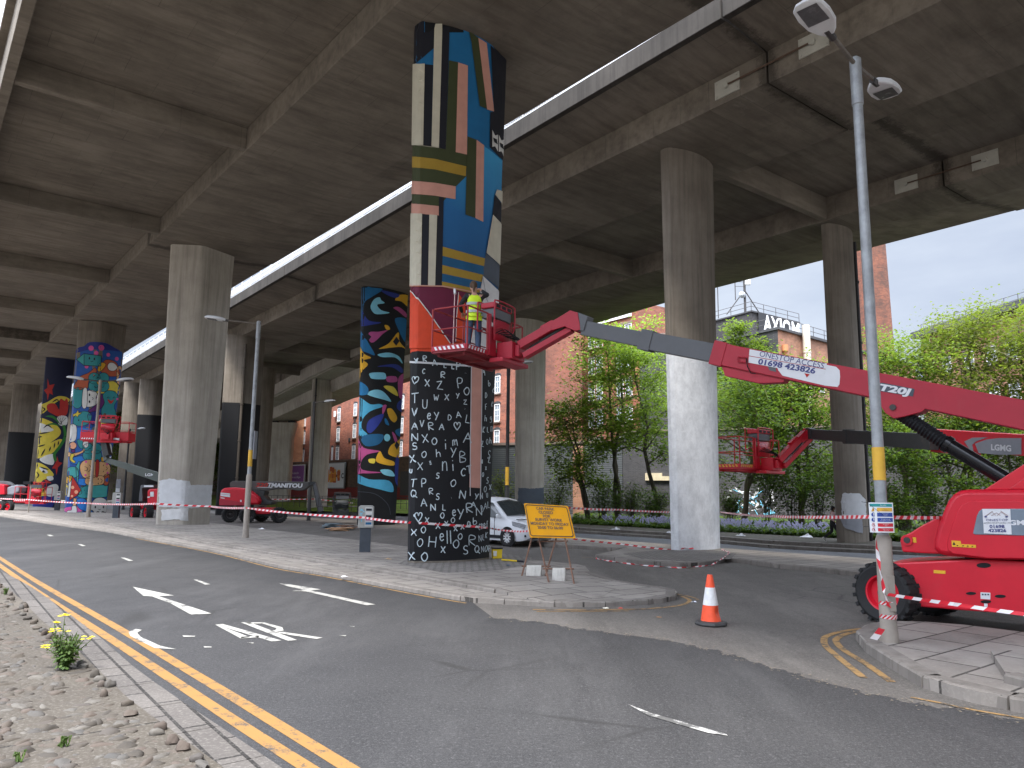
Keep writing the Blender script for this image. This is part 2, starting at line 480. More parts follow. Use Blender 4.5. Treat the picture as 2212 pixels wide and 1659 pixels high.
def marking_mat(name, col, wear=.5):
    n = NT(name)
    a = n.noise(3.2, 8, .8); b = n.noise(45, 3, .7)
    f = n.ramp(n.math('ADD', a, n.math('MULTIPLY', b, .22)), [(wear + .06, 0.), (wear + .13, 1.)])
    c = n.mix(f, col, (.06, .058, .057))
    c = n.mix(n.math('MULTIPLY', n.noise(8, 4), .3), c, tuple(v * .6 for v in col))
    return n.done(c, .75, 0, .3)
M_wh = marking_mat('white_road_paint', (.33, .32, .295), .585)
M_ye = marking_mat('yellow_road_paint', (.265, .143, .045), .58)
M_yw = marking_mat('worn_yellow_road_paint', (.33, .2, .08), .55)

R = 600
ground_sheet('ground', [(-R, -R), (R, -R), (R, R), (-R, R)], -.32, M_ground)


k1 = cc(0, 1300, .4069); k2 = cc(600, 1280, 700 / 2212); k3 = cc(1240, 1280, 700 / 2212); k4 = cc(1900, 1250, 660 / 2212); k5 = cc(2060, 1550, 500 / 2212); k6 = cc(0, 1200, 700 / 2212)
def g(c, pts, z=0): return [G(*c(x, y), z) for x, y in pts]
ident = lambda x, y: (x, y)
def extend(pts, head=0, tail=0):
    pts = list(pts)
    if head: pts.insert(0, pts[0] + (pts[0] - pts[1]).normalized() * head)
    if tail: pts.append(pts[-1] + (pts[-1] - pts[-2]).normalized() * tail)
    return pts

near_edge = extend(smoothline(g(ident, [(0, 1236), (70, 1274), (197, 1369), (302, 1460), (583, 1654)]), 4), 60, 9)
far_edge = extend(g(ident, [(0, 1116), (137, 1137), (235, 1150), (301, 1163), (465, 1193), (605, 1227), (718, 1245.5), (901, 1281), (1021, 1301.5)]), 40, 0)
seam = g(ident, [(1071, 1334), (1162, 1344), (1263, 1360), (1469, 1388), (1719, 1454), (1858, 1494), (1967, 1515), (2092, 1537), (2212, 1561)])
_r = random.Random(4)
seam = extend([p + Vector((_r.uniform(-.06, .06), _r.uniform(-.09, .09), 0)) for p in resample(smoothline(seam, 4), .1)], 0, 25)
main_road = ground_sheet('main_road', far_edge + seam + [Vector((12, -8, 0))] + near_edge[::-1], 0.0, M_road)
main_road['kind'] = 'structure'

# crumbs of old surfacing along the ragged edge of the newer tarmac
_c = random.Random(12); cmb = MB()
for p in seam[:-1]:
    for _ in range(7):
        q = p + Vector((_c.gauss(-.02, .06), _c.gauss(.02, .09), .003)); a_ = _c.uniform(0, 6.3); r_ = _c.uniform(.006, .022)
        cmb.add([q + Vector((r_ * cos(a_ + k * 2.1) * _c.uniform(.6, 1.3), r_ * sin(a_ + k * 2.1), _c.uniform(0, .006))) for k in range(3)], [(0, 1, 2)])
_o = cmb.build('loose_grit', paint('pale_grit', (.2, .17, .13), .9, .4, 30)); _o['kind'] = 'stuff'; _o['label'] = 'loose pale grit along the edge of the newer tarmac'
def marks(name, polys, m, z=.007):
    mb = MB()
    for p in polys:
        p = [(q.x, q.y, z) for q in p]
        if sum(p[i - 1][0] * p[i][1] - p[i][0] * p[i - 1][1] for i in range(len(p))) < 0: p = p[::-1]
        mb.poly(p)
    return mb.build(name, m, main_road, local=True)
def mline(name, pts, w, m, side=0.0, z=.004):
    mb = MB(); ribbon(mb, pts, w, 0, z, side); return mb.build(name, m, main_road, local=True)
ya = extend(smoothline(g(k1, [(0, 235), (220, 375), (700, 650), (1050, 860), (1400, 1070), (1800, 1315), (2140, 1524)]), 5), 60, 9)
yb = extend(smoothline(g(k1, [(0, 280), (220, 435), (700, 745), (1100, 1010), (1500, 1275), (1890, 1524)]), 5), 60, 9)
mline('yellow_line', ya, .13, M_ye)
mline('yellow_line', yb, .13, M_ye)
mline('yellow_line', smoothline(far_edge[4:], 4), .07, M_yw, -.16)
marks('arrow_marking', [g(k1, [(815, 412), (1070, 466), (975, 470), (1300, 577), (1175, 585), (1050, 515), (935, 472), (880, 468)])], M_wh)
marks('arrow_marking', [g(k2, [(310, 567), (400, 575), (640, 614), (560, 622), (1070, 733), (1000, 740), (520, 630), (410, 626), (500, 616), (380, 590)])], M_wh)
marks('painted_lettering', [g(k1, p) for p in (
    [(835, 672), (790, 690), (800, 715), (950, 790), (1085, 797), (985, 776), (865, 722), (842, 696), (872, 678)],
    [(1120, 712), (1200, 714), (1195, 720), (1128, 721)], [(1250, 779), (1300, 781), (1300, 786), (1256, 787)], [(1510, 756), (1560, 756), (1555, 762)],
    [(1322, 645), (1368, 641), (1728, 743), (1672, 750)], [(1322, 646), (1350, 652), (1535, 722), (1478, 730)], [(1478, 721), (1585, 714), (1596, 722), (1485, 731)],
    [(1480, 632), (1530, 630), (1825, 740), (1770, 746)], [(1500, 632), (1620, 631), (1735, 662), (1742, 682), (1690, 692), (1650, 684), (1690, 680), (1700, 668), (1610, 638), (1530, 640)],
    [(1690, 692), (1740, 690), (1982, 726), (1945, 734), (1730, 702)], [(2080, 711), (2128, 711), (2122, 717)], [(2145, 654), (2180, 655), (2176, 659)])], M_wh)
for p in ([(368, 434), (400, 434), (428, 444), (395, 446)], [(612, 509), (640, 508), (678, 521), (650, 524)], [(953, 615), (985, 615), (1052, 638), (1018, 642)], [(1528, 789), (1560, 790), (1662, 826), (1620, 829)]):
    marks('lane_dash', [g(k6, p)], M_wh)
marks('lane_dash', [g(cc(1570, 1750, .1), [(0, 120), (600, 350), (2450, 870), (2500, 910), (2000, 840), (500, 400)])], marking_mat('ghost_road_paint', (.4, .39, .37), .5))
for c, p, w_ in ((k3, [(290, 769), (700, 772), (1100, 766), (1230, 760), (1440, 738), (1520, 710), (1525, 690), (1470, 666), (1400, 655)], .08),
                 (k3, [(320, 784), (700, 783), (1050, 780)], .05), (k3, [(1420, 645), (1540, 668), (1600, 692)], .06), (k3, [(670, 357), (770, 360), (1060, 392), (1450, 440), (1590, 445)], .05),
                 (k5, [(640, 100), (430, 116), (250, 150), (150, 195), (135, 240), (220, 330), (450, 470), (745, 678)], .09),
                 (k5, [(640, 88), (400, 95), (180, 128), (30, 175), (0, 215), (20, 285), (160, 410), (440, 635)], .09),
                 (k5, [(960, 850), (1300, 915), (1600, 980), (2212, 1085)], .05)):
    mline('yellow_line', smoothline(g(c, p), 5), w_, M_yw, 0, -.002)

# near kerb, the dirt strip and the cobbled bed the photographer stands on
kerb_l = [p + Vector((0, 0, 0)) for p in near_edge]
kerb('kerb', near_edge[::-1], .42, -.02, .03, M_kerbd, 1)
bed_edge = extend(g(ident, [(0, 1263), (46, 1299), (81, 1337), (180, 1424), (281, 1521), (468, 1659)]), 50, 8)
M_dirt = paving('dusty_mortar', (.06, .05, .039), (.092, .078, .061), 7, 7)
ground_sheet('cobble_bed', bed_edge + [Vector((6, -12, 0)), Vector((-70, -12, 0)), Vector((-90, 60, 0))], .035, M_dirt)

# first island: low kerb, terrace, upper kerb, pavement
tip = g(ident, [(1093, 1304.5), (1170, 1309), (1238, 1311), (1300, 1310), (1353, 1308), (1432.5, 1301.6), (1456, 1294.7), (1463, 1288), (1456, 1281.5), (1427, 1275), (1372, 1269.5), (1320, 1260), (1275, 1243), (1264, 1229), (1246.5, 1225), (1208, 1221)])
front = far_edge + tip
back = g(ident, [(1120, 1212), (1060, 1206), (960, 1200), (800, 1178), (700, 1165), (560, 1148), (480, 1137), (330, 1122), (150, 1103), (0, 1090)])
back = extend(back, 0, 40)
slab('pavement', front + back, -.05, .08, M_pave)
kerb('kerb', front[:-3], .16, -.03, .086, M_kerb, 1)
up_front = extend(g(ident, [(0, 1106), (235, 1133), (454, 1176.5), (605, 1201), (762, 1227.6), (896, 1249.6), (1071, 1281)], .08), 40, 0)
up_end = g(ident, [(1130, 1268), (1175, 1250), (1205, 1226)], .15)
slab('pavement', up_front + up_end + [p + Vector((0, -.25, 0)) for p in back], .06, .15, M_pave)
kerb('kerb', up_front, .16, .07, .156, M_kerb, 1)
rampmb = MB()
e0 = [up_front[-1], *up_end]
e1 = g(ident, [(1165, 1296), (1300, 1286), (1330, 1268), (1270, 1240)], .104)
rampmb.loft([[Vector((p.x, p.y, .05)) for p in e0], [Vector((p.x, p.y, .154)) for p in e0], [Vector((p.x, p.y, .084)) for p in e1], [Vector((p.x, p.y, .05)) for p in e1]], 0, False, False)
for k_ in (0, -1): rampmb.poly([Vector((e0[k_].x, e0[k_].y, .05)), Vector((e0[k_].x, e0[k_].y, .154)), Vector((e1[k_].x, e1[k_].y, .084)), Vector((e1[k_].x, e1[k_].y, .05))])
rampmb.build('pavement', M_pave)['kind'] = 'structure'
# dark setts round the foot of the painted column
setts = paving('setts', (.16, .148, .135), (.225, .205, .188), .22, .16)
ground_sheet('pavement', g(ident, [(860, 1218), (960, 1238), (1075, 1232), (1130, 1222), (1150, 1205), (1080, 1195), (900, 1198)], .15), .154, setts)

# second island, round the white column
i2f = g(k3, [(1060, 300), (960, 312), (800, 300), (380, 272)])
i2a = g(k3, [(790, 365), (880, 380), (975, 395), (1160, 410), (1310, 430), (1450, 436), (1560, 433), (1680, 420), (1760, 403), (1830, 385)]) + g(k3, [(2212, 440)]) + g(k4, [(400, 590), (820, 638), (1700, 720)])
i2a = extend(i2a, 0, 25)
i2b = g(ident, [(1899.5, 1215.5), (1641.7, 1196.6), (1558, 1190), (1448.8, 1182), (1263, 1168), (1181, 1162), (1060, 1152), (900, 1138)])
i2far = [i2a[-1] + Vector((6, 4, 0))]
slab('pavement', g(ident, [(900, 1147), (1060, 1163)]) + i2f[::-1] + i2a + i2far + i2b, -.3, .11, M_pave)
kerb('kerb', i2a, .16, -.03, .116, M_kerb, 1)
kerb('kerb', g(ident, [(900, 1147), (1060, 1163)]) + i2f[::-1], .16, -.03, .116, M_kerb, 1)
ground_sheet('pavement', g(k3, [(1000, 330), (1350, 300), (1700, 300), (1900, 330), (1850, 372), (1500, 392), (1150, 372)], .11), .115, setts)

# right-hand island with the lamp post
i3 = g(k5, [(385, 262), (450, 320), (560, 392), (700, 482), (850, 580), (1020, 690), (1180, 770), (1380, 838), (1560, 888), (1740, 930), (2212, 1012)])
i3 = extend(i3, 0, 20)
i3b = g(k5, [(2212, 225), (1560, 140), (1100, 103), (800, 96), (560, 115), (450, 150), (388, 205)])
slab('pavement', i3 + [Vector((18, 9, 0))] + i3b, -.05, .115, M_pave)
kerb('kerb', i3b[-3:] + i3, .17, -.03, .121, M_kerb, 1)
k3u = extend(g(k5, [(2020, 690), (2212, 740)], .115), 0, 18)
slab('pavement', k3u + [Vector((18, 9.2, 0)), k3u[0] + Vector((.6, 1.2, 0))], .1, .2, M_pave)
kerb('kerb', k3u, .16, .1, .206, M_kerb, 1)

# far carriageway and planted verge
vk = g(ident, [(560, 1096), (760, 1104), (890, 1114), (1060, 1131), (1235, 1151), (1454, 1164.8), (1660, 1184), (1757, 1189.7), (1889, 1196), (2080, 1203), (2212, 1208)], -.25)
vk = extend(vk, 40, 40)
fr_front = [i2a[-1] + Vector((6, 5, 0))] + i2b + g(ident, [(880, 1128), (560, 1113), (300, 1102)])
fr_front = extend(fr_front, 12, 40)
ground_sheet('car_park', fr_front + [Vector((-150, 40, 0)), Vector((-30, 3, 0)), Vector((30, 3, 0)), Vector((60, 10, 0))], -.008, M_park)
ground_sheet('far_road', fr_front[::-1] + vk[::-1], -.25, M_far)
kerb('kerb', vk, .3, -.28, -.11, M_kerb, 1)
M_verge = paving('verge_soil', (.035, .03, .02), (.06, .05, .034), 9, 9)
vb = [p + Vector((.5, .75, 0)) for p in vk]
kerb('kerb', vb, .3, -.12, .03, M_kerb, 1)
slab('verge', [p + Vector((.02, .03, 0)) for p in vk] + [Vector((90, 90, 0)), Vector((-60, 130, 0))], -.35, -.12, M_verge)
slab('verge', [p + Vector((.02, .03, 0)) for p in vb] + [Vector((90, 90, 0)), Vector((-60, 130, 0))], -.2, .02, M_verge)
ml = MB(); ribbon(ml, g(k3, [(1130, 247), (1270, 258)]), .1, 0, .001); ribbon(ml, g(k4, [(0, 452), (170, 463)]), .1, 0, .001)

# ================================================================== BRIDGE DECKS (local x along the deck, local y across)
def deckframe(u):
    u = Vector((u[0], u[1], 0)).normalized(); nn = Vector((u.y, -u.x, 0))
    return u, nn
UL, NL = deckframe((-.627, .779)); UR, NR = deckframe((-.611, .7916))
KL = .93      # the nearer deck, its columns and the basket beside them
def LF(s, n, z=0): return UL * (s * KL) + NL * (n * KL) + Vector((0, 0, CAMZ + (z - CAMZ) * KL))
def RF(s, n, z=0): return UR * s + NR * n + Vector((0, 0, z))
def extr(parent, name, sec, s0, s1, m=M_deck, bev=.02):
    """cross-section (n, z) swept from s0 to s1 in deck coordinates"""
    mb = MB(); mb.prism([(s0, -n, z) for n, z in sec], (s1 - s0, 0, 0))
    return mb.build(name, m, parent, local=True, bevel=bev)
dl = thing('bridge_deck', 'nearer concrete motorway deck overhead, its deep cross beams meeting one broad flat beam', 'bridge', (0, 0, 0), atan2(UL.y, UL.x))
dl.location.z = CAMZ * (1 - KL); dl.scale = (KL, KL, KL)
S0, S1 = -34, 170
extr(dl, 'deck_slab', [(1.72, 17.3), (9.98, 17.3), (9.98, 17.75), (1.72, 17.75)], S0, S1, bev=None)
for a, b, dz in ((S0, 46.2, 0), (46.3, 85.7, .05), (85.8, S1, 0)):
    extr(dl, 'longitudinal_beam', [(10.0, 16.3 + dz), (15.5, 16.3 + dz), (17.25, 16.45 + dz), (17.25, 17.05), (17.1, 17.75), (10.0, 17.75)], a, b)
    extr(dl, 'edge_beam', [(1.35, 16.3 + dz), (1.7, 16.3 + dz), (1.7, 17.9), (1.35, 17.9)], a, b)
for s in (-7.6, 5.4, 30.85, 44.7, 58.2, 72, 86.4, 100, 114, 128, 142):
    extr(dl, 'cross_beam', [(1.71, 16.36), (9.99, 16.36), (9.99, 17.29), (1.71, 17.29)], s - .17, s + .17)
tag(extr(dl, 'parapet', [(1.1, 17.9), (1.5, 17.9), (1.4, 18.9), (1.15, 18.9)], S0, S1), 'pale concrete parapet')

dr = thing('bridge_deck', 'farther concrete motorway deck with a metal railing, above the white painted column', 'bridge', (0, 0, 0), atan2(UR.y, UR.x))
JO = (12.38, 47.0, 86.0)
segs = [(S0, JO[0]), (JO[0] + .07, JO[1]), (JO[1] + .07, JO[2]), (JO[2] + .07, S1)]
EDGE = [(-34, 40.6), (-14, 40.4), (11.5, 39.8), (30, 40.1), (42, 41.3), (60, 43.2), (80, 46), (100, 48.5), (130, 48.5), (170, 48.5)]
def edge_n(s):
    for (a, x), (b, y) in zip(EDGE, EDGE[1:]):
        if a <= s <= b: return x + (y - x) * (s - a) / (b - a)
extr(dr, 'deck_slab', [(19.4, 15.83), (33, 15.83), (33, 16.35), (19.4, 16.35)], S0, S1, bev=None)
for k, (a, b) in enumerate(segs):
    dz = .04 if k in (1, 3) else 0
    extr(dr, 'longitudinal_beam', [(19.5, 14.7 + dz), (24.4, 14.7 + dz), (24.4, 15.82), (19.5, 15.82)], a, b)
    extr(dr, 'cantilever_slab', [(17.5, 16.0), (19.49, 15.77), (19.49, 16.3), (17.5, 16.3)], a, b, bev=None)
    tag(extr(dr, 'edge_beam', [(17.25, 15.97), (17.5, 15.97), (17.5, 16.72), (17.25, 16.72)], a, b, M_edge), 'streaked edge beam')
    st = [a] + [s for s, _ in EDGE if a < s < b] + [b]
    mb = MB()
    mb.loft([[(s, -31.9, 14.7 + dz), (s, -34.4, 14.7 + dz), (s, -edge_n(s), 15.6 + dz), (s, -edge_n(s) - .02, 16.6), (s, -edge_n(s) + .3, 16.6), (s, -31.9, 16.35)] for s in st])
    mb.build('longitudinal_beam', M_deck, dr, local=True, bevel=.02)
for s in (-7.5, 5, 17.65, 29.9, 42.5, 55, 67.5, 80, 93, 106, 119):
    extr(dr, 'cross_beam', [(24.41, 14.76), (31.89, 14.76), (31.89, 15.82), (24.41, 15.82)], s - .17, s + .17)
M_alu = paint('aluminium', (.72, .73, .75), .35, .12, 4, .35)
mb = MB()
for s in range(-14, 160, 2): mb.box((s, -17.38, 17.22), (.07, .07, 1.0))
for z in (16.95, 17.25, 17.7): mb.box((73, -17.38, z), (174, .05, .06))
mb.box((73, -17.4, 16.84), (174, .03, .2))
k = -14.0
while k < 120: mb.box((k, -17.38, 17.1), (.028, .03, .62)); k += .16
mb.build('railing', M_alu, dr, local=True)
M_plate = paint('grey_plate', (.42, .41, .36), .55, .12, 3)
M_rust = paint('rusty_steel', (.1, .06, .04), .7, .3, 8)
for nf in (19.5, 31.9):
    for s in ((12.38 - 1.55, 12.38 + 1.5)):
        mb = MB(); mb.box((s, -nf + .03, 15.27), (.95, .05, .62))
        for dx in (-.4, .4):
            for dz in (-.24, .24): mb.lathe([(.035, 0), (.035, .04)], 8, 0, (s + dx, -nf + .05, 15.27 + dz), (0, 1, 0))
        mb.lathe([(.1, 0), (.1, .12)], 10, 0, (s, -nf + .05, 15.27), (0, 1, 0))
        tag(mb.build('anchor_plate', M_plate, dr, local=True), 'pale bolted steel plate')
    mb = MB(); mb.tube([(12.38 - 1.5, -nf + .12, 15.27), (12.38 + 1.45, -nf + .12, 15.27)], .03, 8); mb.build('tie_rod', M_rust, dr, local=True)

# slip road deck that peels away at the far end
US = Vector((-.36, .933, 0)).normalized(); NS = Vector((US.y, -US.x, 0))
ds = thing('bridge_deck', 'pale curved slip road deck seen far off, on columns with flared heads', 'bridge', (0, 0, 0))
ctr = [Vector((-2, 62, 14.6)), Vector((-9, 71, 14.0)), Vector((-19, 84, 12.8)), Vector((-29.6, 97, 11.0)), Vector((-42, 112, 9.6)), Vector((-60, 132, 8.0)), Vector((-85, 160, 6))]
ctr = smoothline(ctr, 5)
def sweep(name, sec, m):
    mb = MB(); rings = []
    for i, p in enumerate(ctr):
        d = (ctr[min(i + 1, len(ctr) - 1)] - ctr[max(i - 1, 0)]); d.z = 0; d.normalize(); nn = Vector((d.y, -d.x, 0))
        rings.append([p + nn * a + Vector((0, 0, z)) for a, z in sec])
    mb.loft(rings); o = mb.build(name, m, ds, local=True, bevel=.02)
    bm = bmesh.new(); bm.from_mesh(o.data); bmesh.ops.recalc_face_normals(bm, faces=bm.faces[:]); bm.to_mesh(o.data); bm.free()
sweep('longitudinal_beam', [(-1.8, 0), (1.8, 0), (2.0, 1.3), (-2.0, 1.3)], M_colw)
sweep('deck_slab', [(-4.2, 1.32), (4.2, 1.32), (4.3, 1.75), (-4.3, 1.75)], M_colw)
sweep('parapet', [(-4.5, 1.4), (-4.31, 1.4), (-4.31, 2.7), (-4.5, 2.7)], M_colw)

ab = thing('sky_blocking_wall', 'added concrete wall hiding the sky at the far end under the decks', 'wall', LF(158, 8), atan2(UL.y, UL.x))  # added wall, shuts out the bright sky so the far end stays dark
mb = MB(); mb.box((2, -12, 8), (4, 70, 16.2)); mb.build('wall', M_col, ab, local=True)

# ================================================================== COLUMNS
CB = {}
def lens(L_, sg, e, kind, n=16):
    """plan outline of a column: two bowed (or ridged) faces and rounded ends; x across the deck, y along it"""
    h = L_ / 2; pts = []
    if kind == 'ridge':
        A_, B_, C_ = Vector((-h, -e / 2)), Vector((-h * .2, -e / 2 - sg)), Vector((h, -e / 2)); p_, q_ = B_.lerp(A_, .2), B_.lerp(C_, .14)
        face = [tuple(A_)] + [tuple(p_ * (1 - k) ** 2 + B_ * (2 * k * (1 - k)) + q_ * k * k) for k in (0, .25, .5, .75, 1)] + [tuple(C_)]
    else:
        th = 2 * math.atan(sg / h); Rr = h / sin(th); cy_ = -e / 2 - sg + Rr
        face = [(Rr * sin(a), cy_ - Rr * cos(a)) for a in [(-th + 2 * th * i / n) for i in range(n + 1)]]
    endr = [(h + e * .22 * cos(a), e / 2 * sin(a)) for a in (-pi / 3, 0, pi / 3)]
    lower = face + endr
    return lower + [(-x, -y) for x, y in lower]
def column(label, cx, cy_, u, z1, L_, sg, e, flare, kind='arc', bands=None, mats=None, group=None, z0=-.02):
    """bands: [(z_top, material index), ...] from the ground up"""
    u = Vector((u[0], u[1], 0)).normalized(); nn = Vector((u.y, -u.x, 0))
    t = thing('bridge_column', label, 'column', (cx, cy_, 0), 0, group)
    out_ = lens(L_, sg, e, kind)
    bands = bands or [(z1, 0)]
    mb = MB(); rings = []; zs = [z0] + [b[0] for b in bands]
    C = Vector((cx, cy_, 0))
    for z in zs:
        k = (1 / flare) + (1 - 1 / flare) * max(0, z) / z1
        rings.append([C + nn * (x * k) + u * (y * k) + Vector((0, 0, z)) for x, y in out_])
    o = len(mb.v)
    for i in range(len(rings) - 1): mb.loft([rings[i], rings[i + 1]], bands[i][1], False)
    # recompute joined
    sh = mb.build('shaft', mats or [M_col], t, smooth=25)
    bm = bmesh.new(); bm.from_mesh(sh.data); bmesh.ops.remove_doubles(bm, verts=bm.verts[:], dist=1e-4); bmesh.ops.recalc_face_normals(bm, faces=bm.faces[:])
    bm.to_mesh(sh.data); bm.free()
    sh.data.set_sharp_from_angle(angle=radians(25))
    vv = [v.co + C for v in sh.data.vertices]
    CB[t.name] = (BVHTree.FromPolygons(vv, [tuple(p.vertices) for p in sh.data.polygons]), C)
    return t
# ------------------------------------------------------------------ the columns
def cpaint(name, col, **k): return paint(name, col, **{**dict(rough=.6, var=.1, scale=3, spec=.3), **k})
M_blk = cpaint('black_masonry_paint', (.007, .0075, .0095), rough=.6)
M_navy = cpaint('navy_paint', (.014, .018, .05))
M_cream = cpaint('cream_paint', (.52, .49, .39))
M_orange = cpaint('orange_red_paint', (.62, .06, .02))
M_slate = cpaint('slate_paint', (.075, .09, .115))
M_lgrey = cpaint('pale_grey_paint', (.55, .56, .58))
M_mgrey = cpaint('mid_grey_paint', (.25, .26, .29))
M_pale = cpaint('whitewash', (.62, .62, .62), var=.12)
def whitewash():
    n = NT('rolled_white_primer')
    a = n.noise(1.6, 7, .75, n.vec((1.5, 1.5, .9))); b = n.noise(3.2, 5, .7, n.vec((1, 1, 2.2), loc=(3, 0, 1)))
    c = n.mix(n.ramp(a, [(.35, 0.), (.62, 1.)]), (.56, .575, .60), (.80, .82, .85))
    c = n.mix(n.math('MULTIPLY', n.ramp(b, [(.56, 0.), (.68, 1.)]), .5), c, (.86, .87, .89))
    d = n.noise(2.4, 8, .8, n.vec((1, 1, .5), loc=(7, 0, 0)))
    c = n.mix(n.math('MULTIPLY', n.ramp(d, [(.6, 0.), (.76, 1.)]), .5), c, (.27, .25, .23))
    return n.done(c, .6, 0, .3)
M_wash = whitewash()
ZL = lambda z: CAMZ + (z - CAMZ) * KL
GC = 'concrete columns under the motorway'
c_main = column('tall column with a striped blue, cream and pink mural above black handwriting', -1.76 * KL, 22.4 * KL, UL, ZL(16.3), 3.16 * KL, .45 * KL, .5 * KL, 1.247, 'arc',
                [(.2, 0), (ZL(6.02), 1), (ZL(8.52), 2), (ZL(12.6), 3), (ZL(16.31), 1)], [M_col, M_blk, M_orange, M_cream])
c_pier = column('bare pale ridged column with white patches painted low on its side', -18.84 * KL, 43.9 * KL, UL, ZL(16.3), 3.5 * KL, .92 * KL, .5 * KL, 1.28, 'ridge', mats=[M_colw])
c_doodle = column('column covered with cartoon doodle creatures, pencil and flowers', -35.96 * KL, 64.4 * KL, UL, ZL(16.3), 3.56 * KL, .78 * KL, .5 * KL, 1.24, 'ridge')
M_blue = cpaint('doodle_blue_paint', (.02, .09, .34))
c_tiger = column('dark blue column painted with a yellow tiger and a red hand flower', -50.48 * KL, 82.6 * KL, UL, ZL(16.3), 2.61 * KL, .33 * KL, .5 * KL, 1.17, 'arc', [(ZL(16.31), 0)], [M_navy])
c_far = column('farthest left column, its lower part painted black', -67.9 * KL, 104 * KL, UL, ZL(16.35), 3.0 * KL, .33 * KL, .5 * KL, 1.1, 'arc', [(ZL(9.6), 1), (ZL(16.36), 0)], [M_col, M_blk])
c_white = column('bare column roughly rolled with white primer on its lower two thirds', 6.6, 27.13, UR, 14.72, 2.51, .3, .45, 1.15, 'arc', [(7.28, 1), (14.73, 0)], [M_col, M_wash])
c_calli = column('column painted with black, blue and yellow flowing lettering shapes', -8.2, 46.7, UR, 14.72, 3.02, .37, .45, 1.27, 'arc', [(14.73, 0)], [M_blk])
x = (519 - 1106) / 1620 * 62
c_blk = column('column behind the red and grey lift, painted black below and bare above', x, 62, UR, 14.75, 3.0, .63, .5, 1.06, 'ridge', [(9.1, 1), (14.76, 0)], [M_col, M_blk])
x = (330 - 1106) / 1620 * 88
c_blk2 = column('narrow black-painted column between the doodle column and the patched one', x, 88, UR, 14.75, 3.4, .5, .5, 1.12, 'ridge', [(10.6, 1), (14.76, 0)], [M_col, M_blk])
x = (567 - 1106) / 1620 * 78
c_brn = column('bare brownish column just right of the black-painted one', x, 78, UR, 14.8, 1.9, .3, .4, 1.1)
c_right = column('bare column by the verge with black drainpipe and grey patches, at right', 15.5, 34.5, UR, 14.72, 2.08, .25, .42, 1.01, mats=[M_col])
c_mid = column('bare column with slate blue paint at its foot, behind the white van', 1.36, 54.6, UR, 14.75, 2.55, .32, .42, 1.11, mats=[M_colw])
x = (693 - 1106) / 1620 * 82
c_m3 = column('bare column with white square near its foot, left of the orange billboard', x, 82, UR, 14.9, 2.2, .23, .45, 1.08, mats=[M_colw])
x = (284 - 1106) / 1620 * 90
c_m4 = column('shaded column seen under the small red basket', x, 90, UR, 14.75, 2.2, .3, .42, 1.1)
for i, (px, Y, zt, lab) in enumerate(((612, 97, 11.0, 'pale column with a wide flared head carrying the slip road'), (548, 112, 9.6, 'second pale flared column, half hidden behind the bare brownish one'))):
    x = (px - 1106) / 1620 * Y
    t = thing('flared_column', lab, 'column', (x, Y, 0))
    mb = MB(); h = 3.0
    rr = lambda w_, d_, z: [Vector((x + a * w_ / 2, Y + b * d_ / 2, z)) for a, b in ((-1, -.7), (-.85, -1), (.85, -1), (1, -.7), (1, .7), (.85, 1), (-.85, 1), (-1, .7))]
    mb.loft([rr(2.7, 1.3, -.1), rr(2.8, 1.3, zt - 2.2), rr(3.5, 1.35, zt - .6), rr(3.5, 1.35, zt - .25)])
    mb.build('shaft', M_colw, t, bevel=.03)
    for s_ in (-1, 1):
        mb = MB(); mb.box((x + s_ * 1.15, Y, zt - .12), (.9, .8, .26)); mb.build('bearing', M_blk, t)

